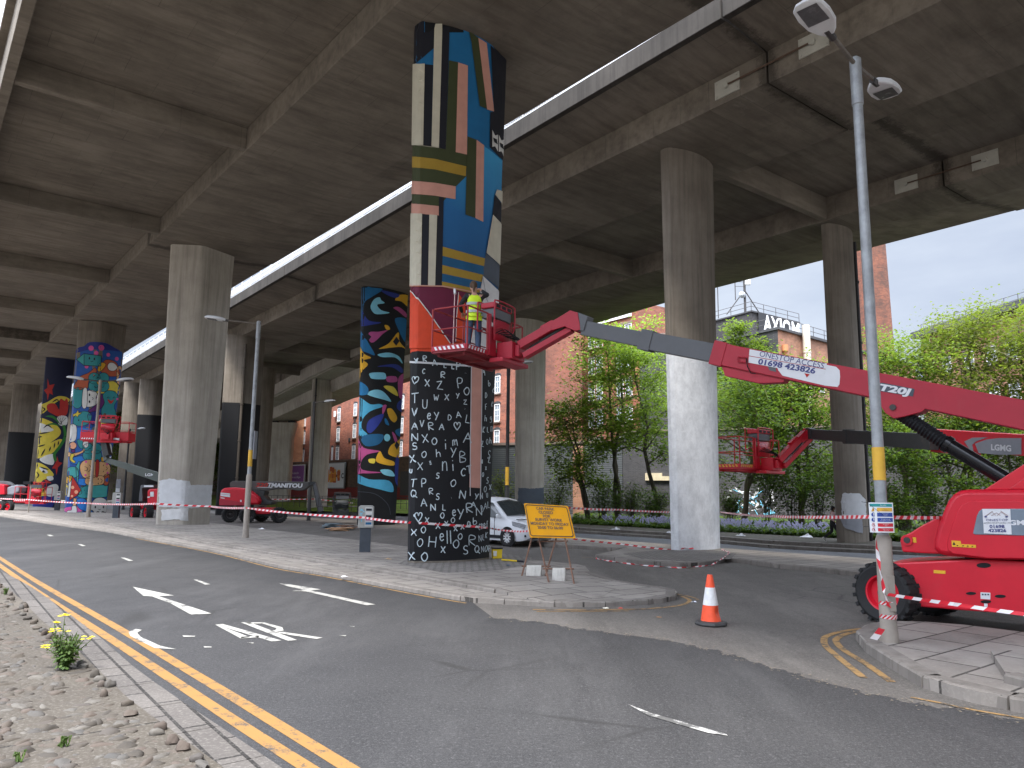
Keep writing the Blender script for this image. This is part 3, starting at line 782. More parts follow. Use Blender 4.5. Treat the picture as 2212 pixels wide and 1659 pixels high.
# ------------------------------------------------------------------ paint on the columns
class Mural:
    """paint laid on the real surface of a column; each coat a few mm proud"""
    def __init__(s, t, conv, name='mural', ridge=None):
        s.rg = ridge
        s.t, s.cv, s.name = t, conv, name
        s.bvh, s.C = CB[t.name]; s.mb = MB(); s.mats = []; s.cache = {}
    def mi(s, m):
        if m not in s.mats: s.mats.append(m)
        return s.mats.index(m)
    def hit(s, x, y, off):
        h0 = s.bvh.ray_cast(CAMP, ray(x, y).normalized())[0]
        ax = None; lost = x
        for _ in range(140):
            d = ray(x, y).normalized()
            h, n, i, dist = s.bvh.ray_cast(CAMP, d)
            if h is not None:
                if ax is not None:                       # settle on the silhouette, the same place for every coat
                    a_, b_ = lost, x
                    for _k in range(9):
                        c_ = (a_ + b_) / 2
                        if s.bvh.ray_cast(CAMP, ray(c_, y).normalized())[0] is None: a_ = c_
                        else: b_ = c_
                    x = b_ + (.25 if b_ > a_ or ax[0] > b_ else -.25)
                    h2, n2, _i, _d = s.bvh.ray_cast(CAMP, ray(x, y).normalized())
                    if h2 is not None: h, n = h2, n2
                if n.dot(d) > 0: n = -n
                return h + n * off
            if ax is None:
                z = 1.95 + ray(x, y).z / ray(x, y).y * s.C.y
                c = Vector((s.C.x, s.C.y, max(.3, z))) - CAMP
                k = FPX / c.dot(FWD); ax = (1106 + c.dot(RT) * k, 829.5 - c.dot(UP) * k)
                if not z < 40: return None
            step = .35
            dx, dy = ax[0] - x, 0
            if abs(dx) < .2: return None
            lost = x; x += step if dx > 0 else -step
        return None
    def rd(s, q): return q.x - (s.rg[0] + s.rg[1] * q.y)
    def poly(s, pts, m, layer=1, conv=None, smooth=0, gx=3.5, gy=24.0, outline=None, ow=1.2):
        cv = conv or s.cv
        P = [Vector((*p, 0)) for p in pts]
        if smooth: P = smoothline(P, smooth, True)
        P = [Vector(cv(p.x, p.y)) for p in P]
        m_ = s.mi(m); o = .003 + layer * .010
        gx = min(gx, 4.0); gy = min(gy, 24.0)
        # densify outline
        Q = []
        for a, b in zip(P, P[1:] + P[:1]):
            k = max(1, int(max(abs(b.x - a.x) / gx, abs(b.y - a.y) / gy)) + 1)
            ts = [j / k for j in range(k)]
            if s.rg:
                fa, fb = s.rd(a), s.rd(b)
                if fa * fb < 0: ts = sorted(ts + [fa / (fa - fb)])
            Q += [a.lerp(b, t_) for t_ in ts]
        x0, x1, y0, y1 = min(p.x for p in Q), max(p.x for p in Q), min(p.y for p in Q), max(p.y for p in Q)
        ins = []
        X = x0 + gx / 2
        while X < x1:
            Y = y0 + gy / 2
            while Y < y1: ins.append(Vector((X + .01, Y + .013))); Y += gy
            X += gx
        if s.rg:
            ins = [q for q in ins if abs(s.rd(q)) > 1.6]
            yy = y0 + 1.2
            while yy < y1:
                ins.append(Vector((s.rg[0] + s.rg[1] * yy, yy))); yy += 2.6
        inside = []
        for q in ins:
            c = False
            for a, b in zip(Q, Q[1:] + Q[:1]):
                if (a.y > q.y) != (b.y > q.y) and q.x < (b.x - a.x) * (q.y - a.y) / (b.y - a.y) + a.x: c = not c
            if c: inside.append(q)
        n = len(Q)
        r = geometry.delaunay_2d_cdt(Q + inside, [], [list(range(n))], 1, 1e-5)
        H = [s.hit(v.x, v.y, o) for v in r[0]]
        fs = [tuple(f) for f in r[2] if all(H[i] is not None for i in f)]
        good = []
        for f in fs:
            a, b, c = (H[i] for i in f[:3])
            nn = (b - a).cross(c - a)
            if nn.length < 1e-9: continue
            good.append(f if nn.dot(a - CAMP) < 0 else f[::-1])
        s.mb.add([h if h is not None else Vector((0, 0, 0)) for h in H], good, m_) if good else None
        if outline is not None:
            s.stroke([(p.x, p.y) for p in P] + [(P[0].x, P[0].y)], ow, outline, layer + .5, ident)
    def stroke(s, pts, w_, m, layer=1, conv=None, taper=False, smooth=0):
        cv = conv or s.cv
        P = [Vector((*p, 0)) for p in pts]
        if smooth: P = smoothline(P, smooth)
        P = [Vector(cv(p.x, p.y)) for p in P]
        P = [p for i, p in enumerate(P) if i == 0 or (p - P[i - 1]).length > .02]
        if len(P) < 2: return
        Q = [P[0]]
        for a, b in zip(P, P[1:]):
            k = max(1, int((b - a).length / 3.2) + 1)
            Q += [a.lerp(b, (j + 1) / k) for j in range(k)]
        m_ = s.mi(m); o = .004 + layer * .010; n = len(Q); rows = []
        for i, p in enumerate(Q):
            d = (Q[min(i + 1, n - 1)] - Q[max(i - 1, 0)]).normalized(); nn = Vector((-d.y, d.x))
            ww = w_ / 2 * ((1 - abs(2 * i / (n - 1) - 1) ** 2) * .9 + .1 if taper else 1)
            rows.append((s.hit(p.x + nn.x * ww, p.y + nn.y * ww, o), s.hit(p.x - nn.x * ww, p.y - nn.y * ww, o)))
        for a, b in zip(rows, rows[1:]):
            if None in a or None in b: continue
            q = [a[0], a[1], b[1], b[0]]
            if (q[1] - q[0]).cross(q[2] - q[0]).dot(q[0] - CAMP) > 0: q = q[::-1]
            s.mb.add(q, [(0, 1, 2, 3)], m_)
    def done(s): return s.mb.build(s.name, s.mats, s.t)
def circle(x, y, r, n=14, ry=None): return [(x + r * cos(2 * pi * i / n), y + (ry or r) * sin(2 * pi * i / n)) for i in range(n)]

P = {k: cpaint('paint_' + k, v) for k, v in dict(
    ink=(.012, .013, .02), blue=(.012, .13, .30), pink=(.55, .28, .22), green=(.045, .055, .022), mustard=(.34, .22, .03), maroon=(.13, .012, .04),
    white=(.62, .62, .6), deepblue=(.012, .09, .20), sky=(.06, .31, .50), indigo=(.02, .035, .22), yellow=(.66, .36, .025), cyan=(.2, .52, .66), rose=(.40, .07, .22),
    lemon=(.62, .5, .06), red=(.42, .03, .025), leaf=(.03, .17, .03), teal=(.03, .24, .26), teal2=(.06, .34, .33), magenta=(.6, .09, .3), brown=(.4, .09, .04), tan=(.62, .36, .17), peach=(.75, .36, .22), midblue=(.02, .16, .5), purple=(.12, .02, .14)).items()}
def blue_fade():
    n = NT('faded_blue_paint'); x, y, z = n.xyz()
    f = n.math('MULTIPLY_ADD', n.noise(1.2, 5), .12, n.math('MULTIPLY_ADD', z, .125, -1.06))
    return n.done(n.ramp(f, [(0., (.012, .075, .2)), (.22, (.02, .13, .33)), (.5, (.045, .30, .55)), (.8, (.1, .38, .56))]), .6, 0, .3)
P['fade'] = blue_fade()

# -- the striped mural
mu = Mural(c_main, cc(1000, 40, 300 / 691))
q6 = cc(980, 660, 500 / 1659)
mu.poly([(50, 0), (200, 10), (285, 45), (400, 90), (520, 160), (618, 282), (605, 400), (595, 700), (588, 832), (480, 748), (385, 700), (45, 740)], P['blue'], 1)
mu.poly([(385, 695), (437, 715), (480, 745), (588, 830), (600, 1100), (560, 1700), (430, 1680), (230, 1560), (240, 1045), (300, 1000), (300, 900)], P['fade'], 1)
mu.poly([(45, 740), (262, 768), (386, 796), (378, 925), (318, 985), (224, 1098), (45, 1085)], P['green'], 2)
mu.poly([(60, 0), (200, 12), (200, 182), (92, 276), (60, 290)], P['ink'], 2)
for p, m in (([(60, 279), (142, 280), (133, 748), (50, 745)], 'cream'), ([(142, 281), (190, 286), (180, 753), (133, 748)], 'ink'), ([(198, 18), (243, 36), (222, 762), (180, 755)], 'cream'),
             ([(245, 36), (285, 50), (262, 770), (222, 762)], 'ink'), ([(280, 258), (332, 269), (318, 792), (262, 770)], 'green'), ([(332, 270), (388, 288), (382, 800), (318, 786)], 'pink'),
             ([(400, 92), (447, 128), (497, 537), (455, 520)], 'green'), ([(447, 128), (495, 158), (537, 552), (497, 540)], 'pink'),
             ([(518, 172), (640, 280), (620, 400), (606, 690), (598, 832), (588, 832), (512, 757), (515, 556), (537, 553)], 'ink'),
             ([(385, 695), (437, 715), (430, 1165), (373, 1145)], 'green'), ([(437, 715), (480, 746), (475, 1187), (430, 1165)], 'pink'),
             ([(45, 806), (200, 825), (378, 868), (376, 925), (200, 886), (45, 870)], 'mustard'), ([(45, 948), (200, 963), (318, 983), (317, 1057), (200, 1037), (45, 1023)], 'pink'),
             ([(45, 1078), (222, 1097), (222, 1151), (45, 1135)], 'pink'), ([(224, 1043), (250, 1047), (240, 1562), (200, 1558), (212, 1150), (222, 1140)], 'ink'),
             ([(45, 1137), (127, 1141), (120, 1553), (40, 1560)], 'cream'), ([(127, 1141), (168, 1146), (160, 1556), (120, 1554)], 'ink'), ([(168, 1146), (212, 1150), (200, 1560), (160, 1557)], 'cream'),
             ([(245, 1330), (485, 1397), (480, 1442), (243, 1383)], 'mustard'), ([(243, 1383), (480, 1442), (475, 1492), (242, 1435)], 'deepblue'), ([(242, 1435), (475, 1492), (468, 1533), (241, 1484)], 'mustard'),
             ([(241, 1484), (468, 1533), (462, 1578), (240, 1530)], 'deepblue'), ([(240, 1530), (462, 1578), (452, 1608), (238, 1560)], 'mustard'),
             ([(550, 1000), (600, 1015), (595, 1100), (540, 1030)], 'cream'), ([(540, 1030), (595, 1100), (590, 1215), (527, 1145)], 'ink'), ([(527, 1145), (590, 1212), (580, 1445), (490, 1365)], 'cream'),
             ([(490, 1365), (580, 1443), (575, 1575), (470, 1492)], 'mgrey')):
    mu.poly(p, M_cream if m == 'cream' else M_slate if m == 'mgrey' else P[m], 5 if m == 'cream' else 3)
for a, b in ((525, 557), (562, 592)):
    dy = 0 if a == 525 else 28
    mu.poly([(a, 657 + dy), (a + (b - a) * .5, 690 + dy), (b, 685 + dy), (b, 782 + dy), (a + (b - a) * .5, 752 + dy), (a, 755 + dy)], P['white'], 4)
    mu.poly([(a + 3, 702 + dy), (a + (b - a) * .75, 712 + dy), (b - 3, 742 + dy), (a + (b - a) * .3, 728 + dy)], P['ink'], 5)
mu.poly([(150, 190), (420, 190), (722, 262), (700, 340), (600, 640), (478, 660), (165, 222)], P['maroon'], 2, q6)
mu.poly([(130, 210), (165, 218), (478, 660), (468, 700), (130, 700)], M_orange, 3, q6)
mu.poly([(545, 245), (600, 325), (610, 645), (522, 645)], M_orange, 4, q6)
mu.poly([(745, 100), (885, 232), (868, 500), (850, 735), (640, 690), (700, 330)], M_pale, 4, q6)
mu.stroke([(165, 222), (300, 400), (478, 660)], 2.0, P['white'], 5, q6)
mu.stroke([(150, 182), (420, 188), (600, 222), (722, 252)], 2.6, P['pink'], 5, q6)
mu.stroke([(545, 238), (530, 430), (522, 645)], 1.5, P['white'], 5, q6)
mu.stroke([(742, 110), (775, 300), (785, 318)], 1.2, M_mgrey, 5, q6)
mu.stroke([(742, 110), (730, 180), (700, 340)], 1.0, M_mgrey, 5, q6)
mu.done()

# -- handwriting on the black part
GL = {'A': [[(0, 0), (.5, 1), (1, 0)], [(.2, .4), (.8, .4)]], 'B': [[(.1, 0), (.1, 1), (.7, .95), (.8, .72), (.1, .52), (.9, .35), (.8, .08), (.1, 0)]], 'C': [[(.95, .85), (.5, 1), (.05, .5), (.45, 0), (.95, .15)]],
      'D': [[(.1, 0), (.1, 1), (.8, .75), (.9, .4), (.6, .08), (.1, 0)]], 'E': [[(.9, 1), (.1, 1), (.1, 0), (.9, 0)], [(.1, .5), (.8, .5)]], 'F': [[(.9, 1), (.1, .95), (.1, 0)], [(.1, .5), (.7, .52)]],
      'H': [[(.1, 0), (.1, 1)], [(.9, 0), (.9, 1)], [(.1, .5), (.9, .5)]], 'K': [[(.1, 0), (.1, 1)], [(.9, 1), (.1, .45), (.9, 0)]], 'L': [[(.2, 1), (.1, .05), (.9, 0)]], 'M': [[(0, 0), (.1, 1), (.5, .4), (.9, 1), (1, 0)]],
      'N': [[(.05, 0), (.1, 1), (.9, 0), (.95, 1)]], 'O': [[(.5, 1), (.05, .6), (.2, .1), (.6, 0), (.95, .45), (.8, .9), (.45, 1)]], 'P': [[(.15, 0), (.1, .95), (.75, .95), (.85, .68), (.6, .48), (.12, .45)]],
      'Q': [[(.5, 1), (.05, .6), (.2, .15), (.6, .1), (.95, .5), (.8, .9), (.45, 1)], [(.5, .3), (1.1, -.1)]], 'R': [[(.15, 0), (.1, .95), (.75, .95), (.8, .65), (.12, .48), (.9, 0)]],
      'S': [[(.9, .9), (.5, 1), (.15, .8), (.3, .55), (.75, .42), (.8, .12), (.4, 0), (.05, .1)]], 'T': [[(0, .9), (1, 1)], [(.5, .95), (.45, 0)]], 'U': [[(.1, 1), (.12, .2), (.5, 0), (.85, .2), (.9, 1)]], 'V': [[(.05, 1), (.45, 0), (.95, 1)]],
      'W': [[(0, 1), (.25, 0), (.5, .7), (.75, 0), (1, 1)]], 'X': [[(.05, 1), (.95, 0)], [(.9, 1), (.1, 0)]], 'Y': [[(.05, 1), (.5, .5)], [(.95, 1), (.3, 0)]], 'Z': [[(.1, .95), (.9, 1), (.1, .1), (1, 0)]],
      'a': [[(.85, .8), (.4, 1), (.1, .5), (.4, .1), (.8, .5), (.85, .9), (.9, 0)]], 'b': [[(.1, 1), (.12, 0), (.7, .05), (.85, .3), (.6, .55), (.15, .4)]], 'c': [[(.9, .8), (.4, .95), (.1, .5), (.4, .05), (.9, .2)]], 'e': [[(.1, .5), (.85, .6), (.7, .95), (.3, .9), (.1, .4), (.4, 0), (.9, .2)]],
      'g': [[(.8, .85), (.4, 1), (.15, .7), (.5, .5), (.8, .8), (.8, .1), (.4, 0), (.1, .1)]], 'h': [[(.15, 1), (.1, 0)], [(.1, .4), (.5, .6), (.8, .5), (.9, 0)]], 'n': [[(.1, 1), (.12, 0)], [(.12, .7), (.5, 1), (.8, .8), (.9, 0)]], 'm': [[(.05, .9), (.05, 0)], [(.05, .6), (.3, .95), (.45, .1)], [(.45, .6), (.75, .95), (.95, 0)]],
      'q': [[(.8, .8), (.4, 1), (.15, .75), (.45, .5), (.8, .8), (.75, 0)]], 'f': [[(.8, .95), (.5, 1), (.4, 0)], [(.2, .6), (.7, .6)]], 'd': [[(.8, 1), (.85, 0), (.3, .05), (.15, .3), (.5, .5), (.82, .4)]],
      'l': [[(.5, 1), (.5, 0)]], 'i': [[(.5, .62), (.48, 0)], [(.5, .9), (.52, 1)]], '.': [[(.4, .5), (.6, .52)]], '=': [[(.1, .9), (.8, 1)], [(.15, .55), (.9, .6)], [(.3, .15), (1, .25)]], 'J': [[(.7, 1), (.7, .2), (.3, 0), (.05, .2)]],
      '*': [[(.5, 0), (.02, .6), (.12, .95), (.4, .95), (.5, .65), (.65, .98), (.95, .92), (.95, .55), (.5, 0)]]}
WR = '''Y183,125,40 R243,110,42 A313,138,45 L390,160,35 L447,168,35 P487,165,55 N572,160,25 C235,203,35 R375,230,45 *175,270,55 X260,290,50 Z350,308,62 P500,290,75 .540,218,12 O548,350,55 T175,400,75 W325,398,45 X403,395,45 Y482,385,40 U243,445,65 Z537,432,35 .535,482,16 V172,505,60 e273,535,45 Y327,535,60 D424,545,40 A488,525,45 L557,555,60 A172,610,50 V222,590,50 R287,610,55 A366,615,45 *478,610,58 A555,695,75 N172,690,55 X245,700,62 O312,720,50 i393,745,70 m463,730,48 S172,757,50 O237,818,45 h340,808,58 Y450,805,72 B518,838,78 X157,850,55 X208,905,55 =282,882,28 n388,905,68 i447,900,78 C523,950,55 U147,940,30 T567,930,60 S337,975,40 T165,1030,62 P235,1030,62 O450,1030,50 Q163,1108,55 R288,1092,45 S337,1130,45 .437,1140,16 N517,1115,60 Y620,1130,45 N655,1125,45 A235,1175,55 N302,1210,50 L383,1210,45 O370,1270,40 e455,1250,45 Y503,1260,75 *195,1283,68 X258,1305,42 X337,1345,45 X400,1330,38 O447,1305,38 X465,1368,36 X515,1355,36 R568,1215,68 A597,1190,40 N637,1240,58 D660,1220,50 A685,1200,46 L707,1190,45 a563,1335,42 b608,1310,50 C642,1355,45 D660,1350,40 e678,1345,38 f697,1335,45 X165,1395,48 O232,1375,46 O207,1470,58 H297,1465,78 e366,1430,55 l405,1430,98 l430,1430,98 O500,1425,42 O470,1480,58 R588,1455,75 N645,1440,48 L670,1430,45 K692,1415,45 X375,1522,48 S540,1525,62 Q622,1520,55 N663,1520,45 O690,1515,45 P712,1515,45 X150,1570,58 O240,1575,62 q675,215,40 b713,290,42 c743,345,32 D690,380,40 e735,445,35 F690,465,42 h687,550,45 g725,560,45 K672,635,45 L703,635,40 n730,630,40 Z662,740,42 O698,725,38 h722,715,45 S712,820,60 Z710,860,45 U660,870,28 X688,920,26 O667,967,30 S700,1010,45 O683,1075,42 X720,1060,40 U697,1120,35'''
M_chalk = cpaint('white_hand_lettering', (.5, .58, .62), var=.3, scale=9)
hw = Mural(c_main, cc(980, 860, 300 / 889), 'hand_lettering')
rnd = random.Random(3)
for tok in WR.split():
    ch = tok[0]; X_, Y_, h = (float(v) for v in tok[1:].split(','))
    wd = h * (.78 if ch in 'AOXNRZWMmH*' else .62 if ch not in 'li.' else .5)
    if X_ > 640: wd *= .55
    a = rnd.uniform(-.12, .12)
    for st in GL[ch]:
        pp = []
        for u_, v_ in st:
            dx, dy = (u_ - .5) * wd, (.5 - v_) * h
            pp.append((X_ + dx * cos(a) - dy * sin(a) + rnd.uniform(-.8, .8), Y_ + dx * sin(a) + dy * cos(a) + rnd.uniform(-.8, .8)))
        hw.stroke(pp, (4 if ch == '.' else 1.9 if X_ < 640 else 1.3) * rnd.uniform(.85, 1.2), M_chalk, 3, smooth=3 if len(pp) > 2 and ch in 'BCDOPQRSUabcdefghnmq*gJ' else 0)
hw.stroke([(120, 133), (300, 143), (500, 158), (600, 163)], 4.2, M_lgrey, 2)
hw.poly([(585, 163), (662, 180), (656, 700), (652, 1068), (568, 1062), (578, 700)], P['pink'], 2)
hw.stroke([(583, 170), (575, 700), (573, 1125)], 1.8, M_lgrey, 3)
hw.stroke([(661, 182), (655, 700), (648, 1150)], 1.8, M_lgrey, 3)
hw.done()

# -- flowing lettering
ca = Mural(c_calli, cc(860, 700, 200 / 518))
def smo(M_, pts, m, l=1, s=4, **k): M_.poly(pts, P[m] if isinstance(m, str) else m, l, smooth=s, gx=5, gy=12, **k)
for m, pts in (('blue', [(80, 48), (180, 50), (250, 62), (180, 110), (130, 150), (118, 250), (80, 285)]), ('indigo', [(235, 66), (300, 78), (358, 95), (338, 116), (285, 100)]), ('yellow', [(360, 96), (430, 108), (425, 180), (372, 140), (330, 130)]),
               ('cyan', [(230, 112), (195, 125), (172, 170), (185, 205), (215, 222), (295, 213), (240, 195), (215, 160), (262, 150), (240, 130)]), ('rose', [(318, 180), (355, 175), (402, 215), (400, 242), (350, 202)]),
               ('indigo', [(85, 170), (118, 200), (160, 262), (240, 275), (190, 288), (85, 292)]), ('blue', [(330, 250), (410, 262), (410, 400), (385, 390), (355, 330)]), ('yellow', [(262, 293), (285, 296), (298, 318), (275, 322)]),
               ('rose', [(162, 340), (225, 335), (282, 325), (250, 350), (195, 402), (165, 395)]), ('blue', [(80, 300), (125, 355), (165, 420), (200, 485), (160, 475), (80, 430)]), ('yellow', [(350, 338), (360, 400), (408, 455), (370, 434), (290, 440), (225, 446), (290, 410)]),
               ('cyan', [(218, 482), (290, 470), (355, 495), (378, 542), (330, 502), (250, 500)]), ('yellow', [(85, 425), (130, 478), (175, 504), (128, 520), (155, 548), (112, 600), (85, 720)]), ('indigo', [(215, 560), (330, 545), (378, 575), (372, 602), (310, 565)]),
               ('cyan', [(170, 602), (255, 600), (272, 622), (265, 642), (185, 640), (168, 625)]), ('rose', [(276, 627), (335, 625), (342, 658), (282, 660)]), ('rose', [(350, 640), (400, 610), (400, 740), (358, 762)]), ('lemon', [(255, 688), (320, 692), (350, 750), (308, 732)]),
               ('blue', [(85, 655), (150, 690), (152, 740), (85, 738)]), ('cyan', [(152, 742), (190, 712), (250, 720), (305, 785), (262, 776)]), ('sky', [(80, 765), (170, 805), (230, 803), (250, 820), (170, 850), (122, 900), (115, 960), (152, 1000), (80, 990)]),
               ('indigo', [(146, 965), (165, 905), (255, 866), (230, 930), (172, 992)]), ('rose', [(250, 815), (276, 813), (250, 872)]), ('yellow', [(278, 838), (310, 835), (343, 890), (326, 922), (295, 896)]), ('blue', [(262, 898), (275, 900), (292, 940), (268, 930)]),
               ('yellow', [(298, 1078), (335, 1050), (375, 1035), (375, 1145), (290, 1130)]), ('rose', [(75, 1000), (125, 1085), (235, 1108), (150, 1130), (110, 1180), (122, 1230), (245, 1246), (120, 1252), (75, 1235)]), ('yellow', [(232, 1108), (260, 1152), (322, 1176), (318, 1202), (240, 1190), (205, 1165)]),
               ('lemon', [(160, 1160), (200, 1158), (196, 1186), (164, 1182)]), ('cyan', [(235, 1230), (300, 1230), (327, 1270), (262, 1262)]), ('sky', [(75, 1252), (160, 1290), (292, 1300), (318, 1372), (232, 1356), (130, 1330), (75, 1300)]), ('indigo', [(350, 790), (400, 770), (400, 860), (345, 835)]),
               ('rose', [(310, 985), (330, 1000), (345, 1040), (330, 1050)]), ('blue', [(330, 975), (380, 960), (380, 1010), (350, 1010)]), ('indigo', [(335, 1150), (370, 1150), (365, 1330), (330, 1300)]), ('deepblue', [(115, 1010), (250, 1000), (230, 1060), (140, 1075)])):
    smo(ca, pts, m)
ca.poly(circle(278, 1021, 20, 14, 24), P['cyan'], 2)
for pts in ([(150, 343), (177, 368), (155, 396), (128, 370)], [(337, 368), (358, 395), (336, 426), (315, 400)], [(338, 1042), (356, 1068), (340, 1100), (325, 1072)]): ca.poly(pts, P['ink'], 3)
ca.stroke([(90, 1370), (200, 1385), (280, 1450), (300, 1520)], .8, M_slate, 2, smooth=5)
ca.done()

# -- tiger
tg = Mural(c_tiger, cc(0, 880, 280 / 1010))
tk = P['ink']
for m, l, pts in (('lemon', 1, [(350, 490), (430, 450), (520, 400), (600, 408), (650, 450), (630, 480), (560, 430), (470, 480), (400, 545), (350, 560)]),
                  ('red', 2, [(422, 490), (440, 468), (475, 462), (505, 475), (535, 520), (540, 432), (560, 424), (578, 445), (600, 418), (614, 460), (610, 530), (590, 572), (530, 582), (470, 556), (432, 530)]),
                  ('white', 2, [(515, 590), (560, 572), (607, 590), (602, 650), (565, 667), (528, 650)]),
                  ('lemon', 1, [(335, 610), (440, 618), (530, 680), (545, 740), (480, 800), (400, 842), (330, 832)]), ('lemon', 1, [(325, 842), (440, 822), (540, 785), (567, 812), (530, 862), (440, 930), (320, 955)]),
                  ('white', 2, [(340, 642), (420, 660), (482, 708), (340, 722)]), ('white', 1, [(358, 962), (420, 930), (492, 925), (482, 1012), (430, 1012), (380, 992)]),
                  ('lemon', 1, [(310, 1012), (400, 1020), (482, 1098), (460, 1130), (400, 1150), (370, 1180), (362, 1250), (290, 1220)]), ('lemon', 1, [(290, 1185), (400, 1230), (422, 1292), (285, 1290)]),
                  ('white', 2, [(420, 1222), (500, 1190), (527, 1230), (480, 1300), (420, 1292)]), ('white', 2, [(355, 1040), (400, 1050), (432, 1085), (400, 1095), (370, 1070)]), ('white', 2, [(420, 1125), (470, 1120), (480, 1150), (440, 1160)]), ('red', 2, [(400, 1150), (440, 1165), (462, 1182), (420, 1180)])):
    smo(tg, pts, m, l)
for pts in ([(430, 240), (446, 300), (492, 290), (470, 340), (476, 388), (446, 370), (430, 436), (424, 380), (398, 345), (428, 325)], [(515, 940), (527, 990), (562, 1000), (522, 1040), (508, 1112), (500, 1052), (468, 1050), (500, 1000)]): tg.poly(pts, P['red'], 2)
tg.stroke([(572, 660), (585, 760), (540, 850), (490, 920), (502, 985)], 6, P['leaf'], 3, smooth=5)
tg.stroke([(408, 580), (480, 588), (545, 655)], 5, P['leaf'], 3, taper=True, smooth=5)
tg.stroke([(415, 660), (480, 648), (540, 670)], 4, P['leaf'], 3, taper=True, smooth=5)
for pts in ([(390, 690), (430, 660), (470, 690)], [(345, 740), (400, 730), (450, 725)], [(345, 770), (380, 762)], [(345, 855), (410, 835)], [(370, 940), (410, 870)], [(440, 900), (460, 850)], [(485, 870), (495, 815)], [(520, 845), (530, 800)], [(380, 500), (405, 515), (385, 540)], [(470, 455), (510, 430), (530, 445)],
            [(360, 1035), (400, 1050), (440, 1060)], [(385, 1075), (410, 1085)], [(330, 1080), (350, 1110), (330, 1140)], [(325, 1255), (345, 1220)], [(355, 1265), (375, 1225)], [(385, 1265), (400, 1228)], [(545, 690), (560, 700)], [(590, 690), (600, 670)]):
    tg.stroke(pts, 3, tk, 4, taper=True, smooth=4)
for k in range(4): tg.stroke([(518 + k * 26, 585 + (k % 2) * 8), (560 - k * 8, 655)], .8, tk, 3)
tg.stroke(circle(392, 1078, 8), 1.5, tk, 4)
tg.poly([(285, 1298), (500, 1305), (490, 1410), (285, 1400)], P['indigo'], 1)
tg.done()

# -- doodle creatures
def ridge_px(t, L_, sg, e, fl, u, z1):
    nn = Vector((u.y, -u.x, 0)); C = CB[t.name][1]; o = []
    for z, k in ((1, 1 / fl + (1 - 1 / fl) / z1), (z1, 1)):
        c = C + (nn * (-L_ / 2 * .2) + u * (-e / 2 - sg)) * k + Vector((0, 0, z)) - CAMP
        q = FPX / c.dot(FWD); o.append((1106 + c.dot(RT) * q, 829.5 - c.dot(UP) * q))
    b = (o[1][0] - o[0][0]) / (o[1][1] - o[0][1]); return (o[0][0] - b * o[0][1], b)
dd = Mural(c_doodle, cc(60, 820, 280 / 929), ridge=ridge_px(c_doodle, 3.56 * KL, .78 * KL, .5 * KL, 1.24, UL, ZL(16.3)))
K = P['ink']
def dz(m, pts, l=2, s=4, o=True): dd.poly(pts, P[m], l, smooth=s, gx=5, gy=14, outline=K if o else None, ow=1.0)
dd.poly([(420, 205), (450, 168), (500, 152), (540, 122), (620, 118), (690, 130), (740, 158), (800, 195), (840, 215), (840, 400), (840, 700), (800, 1080), (760, 1560), (280, 1560), (310, 1100), (360, 560), (400, 205)], M_blue, 1)
dz('indigo', [(425, 205), (450, 165), (500, 150), (540, 120), (620, 117), (690, 130), (740, 158), (800, 195), (700, 185), (560, 180), (460, 200)], 2, 4, False)
for x, y, r in ((558, 168, 22), (640, 165, 24), (600, 208, 18), (697, 222, 16), (768, 256, 16), (520, 320, 16)): dd.poly(circle(x, y, r), P['magenta'], 3)
dz('teal2', [(437, 262), (500, 212), (640, 232), (635, 318), (500, 312)], 3, 0); dd.poly([(500, 214), (640, 232), (635, 318), (500, 310)], P['teal'], 4, outline=K)
dz('yellow', [(610, 340), (630, 290), (665, 290), (675, 312), (640, 355), (615, 362)], 3)
dz('brown', [(635, 360), (650, 290), (690, 262), (760, 285), (788, 345), (785, 395), (700, 400)], 2); dz('white', [(690, 315), (710, 288), (745, 292), (772, 325), (745, 355), (705, 350)], 3)
dz('tan', [(770, 330), (810, 330), (805, 460), (770, 460)], 2)
dz('brown', [(415, 500), (440, 440), (470, 400), (540, 370), (590, 330), (600, 380), (540, 440), (520, 510)], 2)
dz('lemon', [(690, 440), (760, 450), (800, 500), (790, 560), (720, 540), (620, 545), (600, 520)], 2)
for a in range(4): dd.poly(circle(620 + 52 * cos(pi / 4 + a * pi / 2), 450 + 46 * sin(pi / 4 + a * pi / 2), 48), P['teal'], 3, outline=K, ow=1.0)
dd.poly(circle(620, 450, 34), P['teal'], 4.2); dd.poly(circle(622, 452, 20), P['yellow'], 5, outline=K, ow=.8)
dz('teal', [(400, 520), (450, 492), (490, 505), (485, 560), (480, 640), (440, 668), (400, 630)], 2)
dz('white', [(520, 530), (590, 525), (614, 580), (592, 640), (515, 648)], 3); dz('white', [(492, 512), (525, 510), (522, 652), (484, 652)], 4)
dz('purple', [(600, 560), (650, 555), (670, 600), (640, 660), (590, 700), (530, 690), (590, 640)], 2)
dz('teal', [(650, 560), (690, 520), (755, 530), (778, 585), (745, 650), (765, 720), (735, 800), (660, 812), (638, 690), (665, 620)], 3)
dz('red', [(690, 590), (720, 605), (745, 590), (725, 625), (705, 622)], 5, 3, False)
dz('yellow', [(762, 700), (790, 700), (760, 850), (735, 850)], 2, 0, False)
dd.poly([(410, 715), (435, 705), (450, 680), (455, 705), (485, 700), (455, 722), (445, 740), (430, 725), (408, 738)], P['lemon'], 4, outline=K, ow=.8)
dz('teal', [(410, 790), (430, 720), (500, 690), (560, 720), (540, 790), (470, 815)], 3)
dz('indigo', [(530, 720), (600, 690), (660, 740), (650, 800), (560, 800)], 3)
dz('white', [(385, 810), (430, 805), (440, 870), (425, 935), (375, 935)], 2); dz('midblue', [(440, 830), (560, 830), (560, 900), (430, 940)], 2, 0, False)
